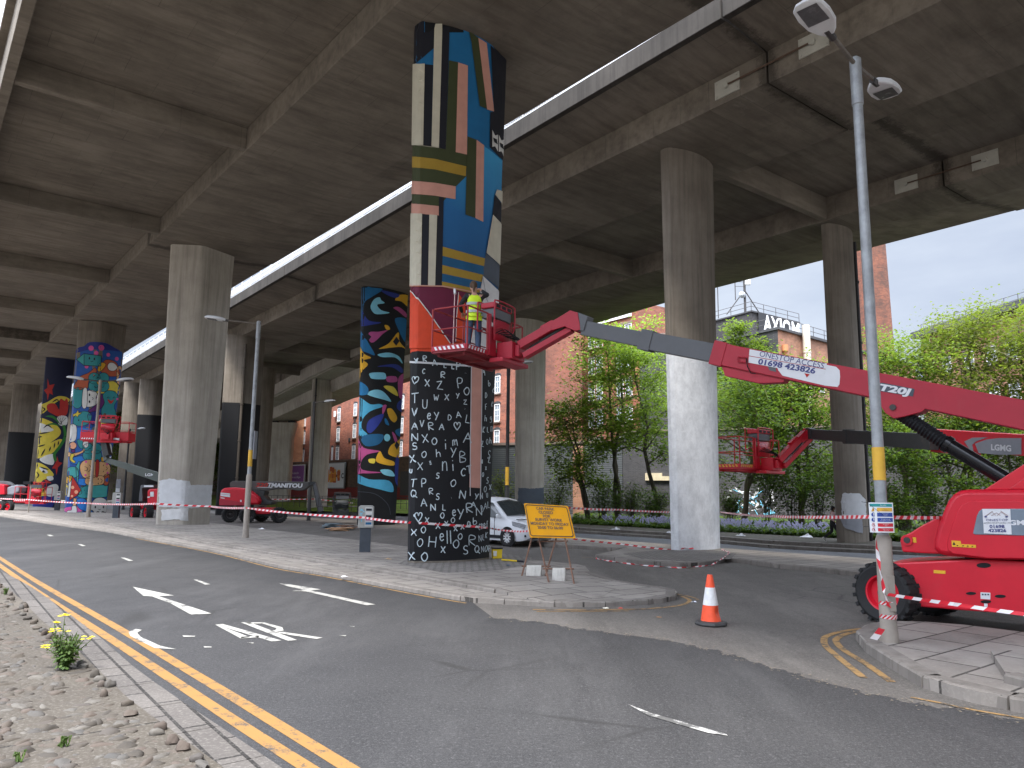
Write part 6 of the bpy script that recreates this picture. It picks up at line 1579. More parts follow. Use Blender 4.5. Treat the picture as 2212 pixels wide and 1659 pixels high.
# CAR PARK CLOSED sign on a rusty trestle
M_rusty = paint('rusty_tube', (.16, .085, .055), .7, .3, 12)
M_sgn = paint('sign_yellow', (.60, .27, .003), .6, .06, 3, spec=.12, dirt=.08)
t = thing('road_sign', 'yellow car park closed sign leaning on a rusty tubular trestle weighted by sandbags', 'sign', G(1184, 1258, .1))
c7 = cc(960, 980, 600 / 1659)
bl0, br0 = D(1144.5, 1161, 17.55), D(1243.5, 1163, 17.05); tl0, tr0 = D(1131.5, 1087, 17.95), D(1227, 1093, 17.45)
Ub = (br0 - bl0).normalized(); Vb = (tl0 - bl0); Vb = (Vb - Ub * 0).normalized(); Nb = Ub.cross(Vb).normalized()
WB, HB = (br0 - bl0).length, (tl0 - bl0).length
sk = lambda u_, v_, o_=0: bl0 + (br0 - bl0) * u_ + ((tl0 - bl0) * (1 - u_) + (tr0 - br0) * u_) * v_ + Nb * o_
def rrect(x0, x1, y0, y1, rx, ry, n=5):
    o = []
    for cx, cy_, a in ((x1 - rx, y1 - ry, 0), (x0 + rx, y1 - ry, pi / 2), (x0 + rx, y0 + ry, pi), (x1 - rx, y0 + ry, 1.5 * pi)): o += [(cx + rx * cos(a + pi / 2 * i / n), cy_ + ry * sin(a + pi / 2 * i / n)) for i in range(n + 1)]
    return o
mb = MB(); mb.prism([sk(u_, v_, 0) for u_, v_ in rrect(0, 1, 0, 1, .03, .04)], Nb * -.012); bo = mb.build('board', M_sgn, t)
mb = MB(); A_ = rrect(.025, .975, .035, .965, .05, .07); B_ = rrect(.042, .958, .058, .942, .04, .055)
for i in range(len(A_)): j = (i + 1) % len(A_); mb.add([sk(*A_[i], .012), sk(*A_[j], .012), sk(*B_[j], .012), sk(*B_[i], .012)], [(0, 1, 2, 3)])
mb.build('border', P['ink'], bo)
mb = MB()
for s_, v_, du in (('CAR PARK', .86, -.03), ('CLOSED', .745, -.03), ('FOR', .635, -.03), ('SURVEY WORK', .525, 0), ('MONDAY TO FRIDAY', .405, 0), ('20:00 TO 06:00', .29, 0)):
    tm = MB(); text(tm, s_, (0, 0, 0), (1, 0, 0), (0, 1, 0), .07, bold=.026, off=0, sx=.98)
    mb.add([sk(.5 + du + v.x / WB, v_ + v.y / HB, .016) for v in tm.v], tm.f)
rr = random.Random(2)
for u_, v_ in ((.36, .70), (.62, .69), (.84, .67), (.86, .65), (.24, .71), (.8, .3)): mb.add([sk(u_ + rr.uniform(-.018, .018), v_ + rr.uniform(-.012, .012), .0165) for _ in range(3)], [(0, 1, 2)])
mb.build('lettering', paint('sign_lettering_brown', (.07, .035, .012), .5, .1, 5), bo)
def gp(x, y, z=.1): return G(*c7(x, y), z)
fl, fr_ = gp(1143, 1333), gp(1315, 1333); bl, br = gp(948, 1288), gp(1112, 1288)
tops = [D(*c7(1072, 1020), 17.75), D(*c7(1252, 1015), 17.25), D(*c7(1020, 1015), 17.85), D(*c7(1188, 1015), 17.4)]
for a, b in ((fl, tops[0]), (fr_, tops[1]), (bl, tops[2]), (br, tops[3])):
    mb = MB(); mb.tube([a, b + (b - a).normalized() * .25], .02, 8); mb.build('leg', M_rusty, t)
def on(a, b, k): return a.lerp(b, k)
kf, kb = .33, .30
f1, f2 = on(fl, tops[0], kf), on(fr_, tops[1], kf); b1, b2 = on(bl, tops[2], kb), on(br, tops[3], kb)
for a, b in ((f1, f2), (b1, b2), (on(fl, tops[0], .95), on(fr_, tops[1], .95))):
    mb = MB(); d = (b - a).normalized() * .06; mb.tube([a - d, b + d], .017, 8); mb.build('cross_bar', M_rusty, t)
M_bag = paint('dirty_white_sack', (.46, .44, .4), .85, .15, 9, dirt=.35)
def sandbag(label, a, b, k0, k1, drop0, seed):
    rr = random.Random(seed); p0, p1 = a.lerp(b, k0), a.lerp(b, k1); u = p1 - p0; o = Vector((-u.y, u.x, 0)).normalized() * -1
    t = thing('sandbag', label, 'sandbag', (p0 + p1) / 2, 0, 'sandbags weighting the yellow sign'); rings = []
    n = 15; mb = MB()
    for i in range(n):
        k = i / (n - 1); c = p0 + u * k; e = .035 + .03 * sin(pi * k)
        lean = .034 * sin(i * 2.1 + seed); u_ = u; drop = drop0 * (.78 + .24 * sin(pi * k) + .05 * sin(i * 1.3 + seed))
        rings.append([c + o * e * .5 + Vector((0, 0, .028)), c - o * e * .5 + Vector((0, 0, .028)), c - o * (e + .02 + lean) + Vector((0, 0, -drop * .35)), c - o * (e + .05) + Vector((0, 0, -drop * .8 + lean * .6)), c - o * .02 + Vector((0, 0, -drop - .02 * sin(i * 1.7))),
                      c + o * .03 + Vector((0, 0, -drop + .01)), c + o * (e + .06 + lean) + Vector((0, 0, -drop * .82)), c + o * (e + .035 - lean * .5) + Vector((0, 0, -drop * .4))])
    mb.loft(rings); ob = mb.build('sack', M_bag, t, smooth=70)
    bm = bmesh.new(); bm.from_mesh(ob.data); bmesh.ops.recalc_face_normals(bm, faces=bm.faces[:]); bm.to_mesh(ob.data); bm.free()
    ss = ob.modifiers.new('s', 'SUBSURF'); ss.levels = ss.render_levels = 2
sandbag('dirty white sandbag hung on the back bar of the yellow sign trestle', b1, b2, .08, .74, .36, 1)
sandbag('creased white sandbag hung on the front bar of the yellow sign trestle', f1, f2, .26, .8, .4, 5)

# traffic cone
cp = G(1536, 1349, 0); t = thing('traffic_cone', 'dented orange traffic cone with one wide white sleeve, alone on the tarmac', 'cone', cp, .35)
mb = MB(); h8 = lambda r, z: [(r * c_ if abs(c_) > .5 else r * c_ , r * s_, z) for c_, s_ in [(cos(a), sin(a)) for a in [pi / 8 + i * pi / 4 for i in range(8)]]]
mb.loft([h8(.245, 0), h8(.25, .02), h8(.235, .05), h8(.15, .062)]); mb.build('base', paint('cone_base_black', (.045, .045, .045), .7, .2, 9), t, local=True, bevel=.006)
M_cone = paint('cone_orange', (.75, .085, .03), .5, .12, 9, dirt=.15)
def cring(z, n=28):
    r = .155 + (.042 - .155) * (z - .06) / .69; o = []
    for i in range(n):
        a = 2 * pi * i / n; dent = math.exp(-((a - 5.3) / .5) ** 2) * math.exp(-((z - .19) / .07) ** 2) * .05
        o.append(((r - dent) * cos(a), (r - dent) * sin(a), z))
    return o
mb = MB(); mb.loft([cring(z) for z in (.055, .1, .14, .17, .2, .23, .26, .3, .56, .6, .72)] + [[(p[0] * .8, p[1] * .8, .75) for p in cring(.72)]]); mb.build('body', M_cone, t, local=True, smooth=45)
mb = MB(); mb.loft([[(p[0] * 1.02, p[1] * 1.02, p[2]) for p in cring(z)] for z in (.295, .4, .5, .56)]); mb.build('reflective_sleeve', paint('cone_white', (.66, .66, .66), .35, .15, 12, dirt=.3), t, local=True, smooth=45)

# paint tub and roller pole by the main column; litter; rubble
pt = G(1073, 1206, .158); t = thing('paint_tub', 'yellow paint tub with a dark lid by the lettered column', 'tub', pt, .2)
mb = MB(); mb.box((0, 0, .13), (.26, .2, .26), 0, None, 1.08); mb.build('tub', paint('tub_yellow', (.7, .5, .02), .45, .08, 5), t, local=True, bevel=.015)
mb = MB(); mb.box((0, 0, .275), (.3, .24, .03)); mb.build('lid', P['ink'], t, local=True, bevel=.008)
mb = MB(); mb.box((-.07, -.11, .14), (.1, .01, .14)); mb.build('tub_label', P['white'], t, local=True)
a, b = G(1084, 1209, .18), G(1131, 1213, .18); t = thing('roller_pole', 'yellow roller extension pole with black grip lying beside the paint tub', 'pole', a)
mb = MB(); mb.tube([a, a.lerp(b, .72)], .022, 8); mb.build('pole', paint('tub_yellow', (.7, .5, .02)), t); mb = MB(); mb.tube([a.lerp(b, .72), b], .026, 8); mb.build('grip', P['ink'], t)
M_paper = paint('litter_paper', (.68, .68, .7), .7, .1, 9)
def litter(label, p, s_, m, seed, name='litter', flat=.35):
    rr = random.Random(seed); mb = MB(); vs = []
    n = 7
    for i in range(n):
        for j in range(3):
            a = 2 * pi * i / n; r = s_ * (.25 + .4 * j) * rr.uniform(.6, 1.2); vs.append(Vector(p) + Vector((r * cos(a), r * sin(a) * .7, s_ * flat * rr.uniform(.05, 1) * (1.1 - .4 * j))))
    c = Vector(p) + Vector((0, 0, s_ * flat)); vs.append(c); fs = []
    for i in range(n):
        k = (i + 1) % n; fs += [(len(vs) - 1, i * 3, k * 3), (i * 3, i * 3 + 1, k * 3 + 1, k * 3), (i * 3 + 1, i * 3 + 2, k * 3 + 2, k * 3 + 1)]
    mb.add(vs, fs); return tag(mb.build(name, m), label, 'litter', None, 'thing')
litter('crumpled white paper on the tarmac behind the single lamp post', G(565, 1143, .15), .2, M_paper, 1)
litter('white paper scrap on the lower kerb below the pavement', G(743, 1246, .088), .09, M_paper, 2)
litter('tan wrapper on the pavement edge left of the lettered column', G(838, 1208, .155), .11, paint('litter_tan', (.5, .34, .2), .7, .2, 9), 3)
litter('white wrapper in the gutter below the pavement tip', G(1310, 1314, .01), .07, paint('litter_cream', (.62, .58, .48), .7, .1, 9), 4)
litter('small red can scrap in the gutter beside the white wrapper', G(1340, 1314, .01), .045, paint('litter_red', (.6, .06, .03), .5, .1, 9), 5)
litter('silver foil on the tarmac near the traffic cone', G(1500, 1301, .002), .07, paint('litter_silver', (.45, .46, .5), .3, .2, 9, .6), 6)
litter('orange leaf of litter on the road edge', G(1424, 1333, .002), .05, paint('litter_orange', (.55, .26, .06), .7, .1, 9), 7, flat=.1)
litter('grey rag on the pavement strip by the yellow sign', G(1098, 1222, .155), .1, M_slate, 8)
for i, (v, y, sz, lab) in enumerate(((1330, 1145, .3, 'pale bag in the bluebells left of the white column'), (1446, 1152, .22, 'white carton on the verge edge by the white column'), (1745, 1162, .35, 'white plastic bag on the verge, behind the walking person'), (1600, 1158, .25, 'pale stone-like bag on the verge right of the white column'))):
    litter(lab, G(v, y, .03), sz, M_paper, 20 + i, flat=.6)
rb = G(832, 1158 - 8, .12); rr = random.Random(9)
for i, (v, y, dims, m_, lab) in enumerate(((825, 1146, (1.6, .7, .14), paint('cardboard', (.42, .25, .14), .8, .15, 6), 'flattened brown cardboard on the kerb left of the near meter'), (845, 1143, (.9, .6, .2), M_rusty, 'rusty scrap beside the flattened cardboard'), (800, 1140, (.9, .5, .24), paint('blue_grey_sack', (.2, .25, .28), .8, .2, 6), 'blue-grey sack of rubble by the flattened cardboard'))):
    v -= 90; q = G(v, y, .0); mb = MB()
    for j in range(5): mb.box(q + Vector((rr.uniform(-.3, .3), rr.uniform(-.2, .2), dims[2] * (j + .5) / 5)), (dims[0] * rr.uniform(.5, 1), dims[1] * rr.uniform(.5, 1), dims[2] / 5), 0, Matrix.Rotation(rr.uniform(0, 3), 3, 'Z'))
    tag(mb.build('rubble', m_), lab, 'rubble', None, 'thing')

# white van
M_van = paint('van_white', (.74, .76, .80), .25, .03, 1, spec=.6); M_tyre = paint('tyre_rubber', (.022, .022, .023), .85, .2, 12, bump=.3)
def wheel(t, c, ax, r, w_, rimc, spokes=0, name='wheel', hub=.62, lug=False, local=True):
    ax = Vector(ax).normalized(); ref = Vector((0, 0, 1)); c = Vector(c)
    mb = MB(); h = w_ / 2
    mb.lathe([(r * hub, -h * .8), (r * .86, -h), (r * .97, -h * .8), (r, -h * .45), (r, h * .45), (r * .97, h * .8), (r * .86, h), (r * hub, h * .8), (r * hub, -h * .8)], 40, 0, c, ax, ref, None, False)
    if lug:
        X = (ref - ax * ref.dot(ax)).normalized(); Y = ax.cross(X)
        for i in range(20):
            for sd_ in (-1, 1):
                a = 2 * pi * (i + (.5 if sd_ > 0 else 0)) / 20; R_ = Matrix((ax, X * cos(a) + Y * sin(a), -X * sin(a) + Y * cos(a))).transposed()
                mb.box(c + ax * (sd_ * h * .52) + (X * cos(a) + Y * sin(a)) * (r * .985), (h * .95, r * .1, r * .13), 0, R_)
    tw = mb.build(name, M_tyre, t, local=local, smooth=30)
    mb = MB(); mb.lathe([(r * hub * .99, -h * .78), (r * hub * .99, h * .78), (r * hub * .9, h * .74), (r * hub * .82, h * .3 if not spokes else h * .5), (r * .22, h * .25 if not spokes else h * .45), (r * .2, h * .62), (r * .02, h * .66)], 32, 0, c, ax, ref)
    mb.build('rim', rimc, tw, local=local, smooth=35)
    if spokes:
        X = (ref - ax * ref.dot(ax)).normalized(); Y = ax.cross(X); mb = MB()
        for i in range(spokes):
            a = 2 * pi * i / spokes; d = X * cos(a) + Y * sin(a); mb.beam(c + ax * h * .6 + d * r * .12, c + ax * h * .72 + d * r * hub * .95, .06, .05, 0, ax, w2=.045)
        mb.build('spokes', M_alu, tw, local=local)
        mb = MB(); mb.lathe([(r * hub * .8, h * .5), (r * hub * .8, h * .53)], 24, 0, c, ax, ref); mb.build('brake_gap', M_blk, tw, local=local)
    else:
        mb = MB(); mb.lathe([(r * .17, h * .2), (r * .17, h * .75), (r * .1, h * .8)], 16, 0, c, ax, ref); mb.build('hub', M_dkst, tw, local=local, smooth=35)
    return tw
t = thing('van', 'white passenger van parked behind the lettered column, with a yellow door sticker', 'van', (-.36, 30.5, -.005), atan2(-.73, .68))
ST = [(2.2, .55, .6, .52, .34, .5, .64), (2.12, .72, .78, .68, .26, .52, .76), (1.95, .82, .87, .76, .22, .56, .86), (1.6, .87, .91, .79, .2, .62, .97), (1.2, .88, .92, .79, .2, .7, 1.08), (.3, .88, .92, .66, .2, 1.0, 1.72), (-.2, .88, .92, .69, .2, 1.0, 1.81), (-1.5, .88, .92, .69, .2, 1.0, 1.8), (-2.1, .86, .9, .67, .22, 1.0, 1.72), (-2.2, .8, .84, .6, .3, .95, 1.6)]
rng_ = lambda x, wb, wm, wt, z0, zm, zt: [(x, -wb, z0), (x, -wm, zm * .8 + z0 * .2), (x, -wm, zm), (x, -wt, zt - .06), (x, -wt * .82, zt), (x, 0, zt + .03), (x, wt * .82, zt), (x, wt, zt - .06), (x, wm, zm), (x, wm, zm * .8 + z0 * .2), (x, wb, z0), (x, 0, z0)]
mb = MB(); mb.loft([rng_(*s_) for s_ in ST]); o = mb.build('body', M_van, t, local=True, smooth=38)
bm = bmesh.new(); bm.from_mesh(o.data); bmesh.ops.recalc_face_normals(bm, faces=bm.faces[:]); bm.to_mesh(o.data); bm.free()
M_vg = glass('van_glass', (.035, .042, .045), .05)
def lerp3(a, b, k): return tuple(a[i] + (b[i] - a[i]) * k for i in range(3))
mb = MB(); A_ = rng_(*ST[4]); B_ = rng_(*ST[5]); e = .012
ws = [lerp3(A_[3], B_[3], .1), lerp3(A_[5], B_[5], .06), lerp3(A_[7], B_[7], .1), lerp3(A_[7], B_[7], .93), lerp3(A_[5], B_[5], .93), lerp3(A_[3], B_[3], .93)]
mb.prism([(p[0] + .05, p[1] * .94, p[2] + .055) for p in ws], (-.02, 0, -.02)); mb.build('windscreen', M_vg, t, local=True)
for sd_ in (-1, 1):
    mb = MB()
    for x0, x1, x2, x3 in ((.98, .28, -.28, -.28), (-.34, -.34, -1.28, -1.28), (-1.34, -1.34, -2.0, -1.95)):
        q = [(x0, sd_ * .905, 1.06), (x1, sd_ * .715, 1.62), (x2 if x0 > 0 else x3, sd_ * .725, 1.68), (x3 if x0 > 0 else x2, sd_ * .915, 1.06)]
        mb.prism(q, (0, -sd_ * .02, -.008))
    mb.build('side_window', M_vg, t, local=True)
    mb = MB(); mb.box((.95, sd_ * 1.02, 1.12), (.12, .2, .16)); mb.build('mirror', M_van, t, local=True, bevel=.04)
    mb = MB(); mb.prism([(2.08, sd_ * .62, .8), (1.55, sd_ * .88, .92), (1.62, sd_ * .915, .78), (2.1, sd_ * .76, .66)], (.03, sd_ * .02, .03)); mb.build('headlight', paint('headlight_glass', (.35, .37, .4), .1, .3, 14, .3), t, local=True, bevel=.01)
    mb = MB(); mb.box((2.1, sd_ * .66, .42), (.1, .2, .08)); mb.build('fog_light', P['ink'], t, local=True)
    for x in (1.36, -1.36):
        wheel(t, (x, sd_ * .845, .33), (0, sd_, 0), .33, .22, M_alu, 10)
        mb = MB(); mb.lathe([(.40, 0), (.40, .012)], 24, 0, (x, sd_ * .918, .34), (0, sd_, 0)); mb.build('wheel_arch', M_blk, t, local=True)
    mb = MB(); mb.box((-.3, sd_ * .925, .6), (.5, .012, .3)); st_o = mb.build('door_sticker', paint('sticker_yellow', (.72, .5, .03), .5, .05, 3), t, local=True)
    mb = MB(); mb.box((0, sd_ * .915, .34), (2.0, .03, .12)); mb.build('sill_trim', P['ink'], t, local=True)
    mb = MB(); mb.box((-.31, sd_ * .92, .95), (.02, .012, 1.1)); mb.box((.62, sd_ * .92, .75), (.02, .012, .7)); mb.build('door_gap', P['ink'], t, local=True)
mb = MB(); mb.box((2.185, 0, .5), (.05, .95, .16)); mb.build('grille', P['ink'], t, local=True, bevel=.02)
mb = MB(); mb.box((2.19, 0, .36), (.05, 1.05, .1)); mb.build('lower_grille', P['ink'], t, local=True)
mb = MB(); mb.box((2.225, 0, .43), (.015, .5, .11)); mb.build('number_plate', P['white'], t, local=True)
mb = MB(); mb.tube([(.1, 0, 1.82), (-.15, 0, 2.15)], .008, 5); mb.build('aerial', P['ink'], t, local=True)
mb = MB(); mb.box((1.62, -.25, 1.01), (.05, .9, .012), 0, Matrix.Rotation(.2, 3, 'Y')); mb.build('wiper', P['ink'], t, local=True)
# ================================================================== BOOM LIFTS
def gloss(name, col, rough=.3, dirt=.1):
    n = NT(name); a = n.noise(2.2, 6, .65); b = n.noise(16, 4, .7)
    c = n.mix(n.ramp(a, [(.3, 0.), (.7, 1.)]), tuple(v * .86 for v in col), col)
    d = n.ramp(n.noise(1.4, 8, .8, n.vec((1, 1, .5), loc=(2, 1, 5))), [(.56, 0.), (.78, 1.)])
    c = n.mix(n.math('MULTIPLY', d, dirt), c, (.2, .15, .13))
    return n.done(c, n.math('MULTIPLY_ADD', b, .25, rough), 0, .5)
M_lred = gloss('lift_red', (.60, .008, .026)); M_bred = gloss('boom_red', (.40, .012, .032), .36, .2); M_drk = gloss('boom_dark_grey', (.10, .105, .115), .4, .35); M_blkst = gloss('boom_black', (.03, .034, .036), .4, .3)
M_under = gloss('platform_dark_red', (.20, .012, .02), .5, .5); M_rail = gloss('rail_red', (.33, .03, .035), .5, .4)
M_wp, M_gp = paint('sticker_white', (.66, .67, .70), .4, .05, 4), paint('sticker_glass_blue', (.17, .21, .26), .2, .2, 2)
M_nv = paint('sticker_navy', (.05, .06, .2), .5, .08, 5); M_ylab = paint('label_yellow', (.72, .4, .03), .4, .05, 4)
M_chr = paint('cylinder_black', (.012, .012, .014), .18, .1, 3, .2)
UX, UY = Vector((.777, -.629, 0)), Vector((.629, .777, 0)); UZ = Vector((0, 0, 1))
P0 = G(1905, 1348); c21 = cc(2180, 1100, 380 / 1313)
def T(x, y, off=0.0, c=c21): return PLN(*c(x, y), P0 + UY * off, UY)
def plate(t, name, pts, m, off, th, c=c21, bevel=None, sm=None, label=None):
    mb = MB(); mb.prism([T(x, y, off, c) for x, y in pts], UY * th); o = mb.build(name, m, t, bevel=bevel, smooth=sm)
    if label: o['label'] = label
    return o
t1 = thing('boom_lift', 'big red boom lift at right with its long arm raised to the striped mural', 'boom lift', P0, atan2(UX.y, UX.x))
lo = cc(2180, 1100, 380 / 1313)
ch_ = plate(t1, 'chassis', [(60, 1085), (190, 1062), (640, 1042), (900, 1030), (1900, 1075), (1900, 1560), (1313, 1512), (760, 1470), (395, 1440), (60, 1400)], M_lred, .16, 1.5, bevel=.025)
for x, y, w_, h in ((855, 1325, 44, 13), (1108, 1350, 48, 14), (983, 1397, 46, 15), (965, 1083, 62, 22)):
    plate(ch_, 'slot', [(x + w_ * cos(a), y + h * sin(a)) for a in [2 * pi * i / 18 for i in range(18)]], M_blk, .153, .02)
plate(ch_, 'warning_label', [(533, 1123), (634, 1130), (634, 1157), (532, 1150)], M_ylab, .154, .01)
wl = plate(ch_, 'data_plate', [(937, 1316), (1022, 1320), (1022, 1378), (938, 1372)], M_wp, .154, .01)
for i in range(3): plate(wl, 'icon', [(948 + i * 24, 1328), (964 + i * 24, 1329), (964 + i * 24, 1342), (948 + i * 24, 1341)], M_slate, .148, .004)
plate(ch_, 'data_plate', [(968, 1412), (998, 1414), (998, 1440), (968, 1438)], M_wp, .154, .01)
plate(t1, 'turntable', [(800, 1012), (1000, 1000), (1700, 1010), (1700, 1066), (1000, 1050), (800, 1036)], M_blkst, .45, 1.0)
hood = plate(t1, 'hood', [(640, 1002), (560, 985), (532, 930), (535, 870), (560, 760), (620, 600), (655, 525), (700, 470), (760, 436), (830, 427), (1900, 425), (1900, 1050), (1000, 1032)], M_lred, .05, 1.0, bevel=.075, sm=40)
plate(hood, 'raised_panel', [(700, 985), (652, 950), (650, 880), (690, 740), (740, 610), (780, 550), (850, 522), (1900, 515), (1900, 1035), (1000, 1022)], M_lred, .035, .06, bevel=.014, sm=40)
pn = plate(hood, 'dark_window_panel', [(872, 808), (905, 655), (925, 615), (955, 594), (1900, 594), (1900, 838), (890, 816)], M_gp, .022, .03, bevel=.006)
stk = plate(pn, 'hire_sticker', [(953, 596), (1194, 598), (1207, 816), (967, 806)], M_wp, .016, .006)
def ttext(t, name, s_, x, y, hpx, m, off, bold=.0, c=c21, x2=None, sx=1.0, shear=0.0, layer=.004):
    """lettering on a machine side: (x, y) and (x2) give the baseline direction in crop pixels"""
    O = T(x, y, off, c); x2 = x2 or (x + 40, y); U = (T(*x2, off, c) - O).normalized(); up_ = (T(x, y - hpx, off, c) - O); V_ = (up_ - U * up_.dot(U)).normalized()
    mb = MB(); text(mb, s_, O, U, V_, up_.length, 0, bold=bold, off=layer, sx=sx, shear=shear); return mb.build(name, m, t)
ttext(stk, 'lettering', 'ONESTOP', 1079, 692, 19, M_nv, .014, 0, sx=1.35)
ttext(stk, 'lettering', 'ACCESS (SCOTLAND) LTD', 1081, 717, 12, M_slate, .014, 0, sx=1.0)
ttext(stk, 'lettering', '01698', 1080, 748, 26, M_nv, .014, .03, sx=1.2)
ttext(stk, 'lettering', '423826', 1082, 783, 26, M_nv, .014, .03, sx=1.2)
mb = MB()
for pts in ([(985, 655), (1035, 620), (1070, 652)], [(1030, 655), (1075, 628), (1110, 655)], [(1080, 655), (1115, 622), (1160, 655)]):
    q = [T(x, y, .012) for x, y in pts]
    for a, b in zip(q, q[1:]): mb.beam(a, b, .004, .006)
for a, b in (((978, 660), (1040, 615)), ((1110, 612), (1175, 655))): mb.beam(T(*a, .012), T(*b, .012), .004, .008)
mb.build('emblem', paint('emblem_brown', (.35, .25, .24), .5, .1, 5), stk)
mb = MB()
for x, y in ((985, 663), (1165, 663)): mb.box(T(x, y, .012), (.04, .01, .02))
mb.build('emblem', M_nv, stk)
ttext(pn, 'lettering', 'LGMG', 1262, 716, 40, M_wp, .02, .04, sx=1.35)
lb2 = plate(hood, 'warning_label', [(686, 868), (766, 872), (770, 899), (898, 906), (898, 932), (690, 922)], M_ylab, .026, .01)
mb = MB(); tri = [T(x, y, .024) for x, y in ((695, 905), (722, 907), (708, 878))]; mb.add(tri, [(0, 1, 2)])
for x in (740, 790, 830, 870): mb.box(T(x, 912 + (x - 740) * .05, .024), (.03, .004, .012))
mb.build('icon', P['ink'], lb2)
nose = plate(t1, 'tail_bracket', [(590, 655), (430, 738), (330, 800), (270, 828), (248, 850), (243, 875), (262, 966), (460, 980), (600, 985)], M_lred, .35, .55, bevel=.02)
mb = MB(); mb.lathe([(.085, 0), (.085, .02), (.05, .02), (.05, .0)], 20, 0, T(303, 865, .345), -UY); mb.build('pin_boss', M_lred, nose, smooth=30)
mb = MB(); mb.lathe([(.048, 0), (.048, .03)], 18, 0, T(303, 865, .345), -UY); mb.build('pin', M_dkst, nose)
plate(nose, 'warning_label', [(350, 840), (380, 842), (385, 887), (355, 886)], M_ylab, .344, .005)
mst = plate(t1, 'boom_mount', [(965, 432), (1313, 208), (1600, 60), (1900, 0), (1900, 432)], M_lred, .48, .12, bevel=.015)
plate(mst, 'side_plate', [(965, 432), (1313, 208), (1600, 60), (1900, 0), (1900, 432)], M_lred, .95, .12, bevel=.015)
plate(t1, 'boom_mount_rib', [(1180, 425), (1313, 330), (1600, 160), (1600, 300), (1320, 425)], M_lred, .44, .04, bevel=.01)
# wheels: the near front one is steered outwards
def gwheel(t, c, n_, w_=.36, r=.47): return wheel(t, c, n_, r, w_, M_lred, 0, lug=True, local=False, hub=.6)
nst = Vector((-.84, -.54, 0)).normalized(); wc_ = D(1906, 1284, 12.25) - nst * .13
wc_.z = .47
gwheel(t1, wc_, nst)
wc2 = G(2030, 1334); gwheel(t1, Vector((wc2.x + .1, wc2.y + .35, .47)), nst)
rear = P0 + UX * 2.75 + Vector((0, 0, .47))
gwheel(t1, rear + UY * .1, -UY); gwheel(t1, rear + UY * 1.9, UY)
mb = MB(); mb.beam(wc_ + UY * .2, Vector((wc2.x + .1, wc2.y + .3, .47)), .2, .2); mb.build('axle', M_blkst, t1)
# telescopic arm, in the upright mid-plane of the machine
BO = .62
vb = lambda x, y, o=BO: PLN(x, y, P0 + UY * o, UY)
cr2 = cc(1300, 640, 800 / 2212)
def arm(t, name, a, b, th_a, th_b, w_, m, f=vb, bev=.012):
    A_, B_ = f(*a), f(*b); ka, kb = (f(a[0], a[1] + th_a) - A_).length, (f(b[0], b[1] + th_b) - B_).length
    mb = MB(); mb.beam(A_, B_, w_, ka, 0, (0, 0, 1), w_, kb); return mb.build(name, m, t, bevel=bev)
base_s = arm(t1, 'outer_boom', (1547, 764), (2420, 940), 46, 68, .34, M_bred)
mid_s = arm(t1, 'middle_boom', (1392, 735), (1600, 774), 38, 40, .26, M_drk)
fly = arm(t1, 'fly_boom', (1262, 709), (1420, 740), 31, 33, .2, M_drk)
arm(mid_s, 'collar', (1388, 734), (1413, 739), 44, 44, .3, M_drk); arm(base_s, 'collar', (1545, 763), (1572, 769), 52, 52, .37, M_bred)
def bplate(t, name, pts, m, off, th, bev=None): 
    mb = MB(); mb.prism([vb(x, y, off) for x, y in pts], UY * th); return mb.build(name, m, t, bevel=bev)
bplate(t1, 'cable_tray', [(1558, 790), (1700, 812), (1692, 826), (1640, 828), (1566, 812)], M_bred, BO - .12, .24, .01)
c8l = cc(1780, 820, 780 / 2212); tb = lambda p, o=BO - .176: PLN(*c8l(*p), P0 + UY * o, UY)
def bsheet(t, name, pts, m, o=BO - .176, th=.003):
    mb = MB(); mb.prism([tb(p, o) for p in pts], UY * th); return mb.build(name, m, t)
wf_ = bsheet(base_s, 'white_flash', [(450, 250), (815, 262), (880, 275), (905, 300), (908, 345), (903, 400), (890, 418), (800, 408), (500, 338), (470, 300)], M_wp)
bsheet(base_s, 'grey_flash', [(380, 240), (450, 250), (455, 312), (408, 300)], M_drk)
s1 = bsheet(base_s, 'hire_banner', [(266, 150), (815, 252), (806, 290), (262, 196)], M_wp, BO - .181); s2 = bsheet(base_s, 'hire_banner', [(262, 200), (806, 294), (786, 345), (258, 245)], M_wp, BO - .181)
for a, b in (((262, 197), (806, 292)),): mb = MB(); mb.beam(tb(a, BO - .184), tb(b, BO - .184), .003, .008); mb.build('banner_rule', P['red'], s1)
ttext(s1, 'lettering', 'ONESTOP ACCESS', 560, 226, 40, M_nv, BO - .182, .0, c8l, (660, 245), sx=.98)
ttext(s2, 'lettering', '01698 423826', 526, 272, 38, M_nv, BO - .182, .035, c8l, (626, 289), sx=1.3)
bsheet(base_s, 'torn_flash', [(655, 320), (692, 328), (672, 352)], P['red'], BO - .184)
tl = bsheet(base_s, 'model_badge', [(1150, 388), (1210, 388), (1436, 432), (1424, 486), (1150, 440)], M_slate, BO - .178)
ttext(tl, 'lettering', 'T20J', 1290, 438, 44, M_wp, BO - .18, .045, c8l, (1390, 455), sx=1.75, shear=.15)
mb = MB(); mb.tube([tb((185, 205), BO - .2), tb((245, 210), BO - .2), tb((240, 245), BO - .2), tb((183, 238), BO - .2)], .012, 6, closed=True); mb.build('handle', M_bred, base_s)
mb = MB(); mb.tube([tb((245, 215), BO - .21), tb((250, 270), BO - .21), tb((275, 320), BO - .2), tb((310, 322), BO - .18)], .01, 6); mb.build('hose', M_blk, base_s)
lug = bplate(t1, 'cylinder_lug', [(1898, 852), (2010, 875), (1990, 890), (1952, 900), (1930, 904), (1912, 892), (1900, 872)], M_bred, BO - .17, .34, .01)
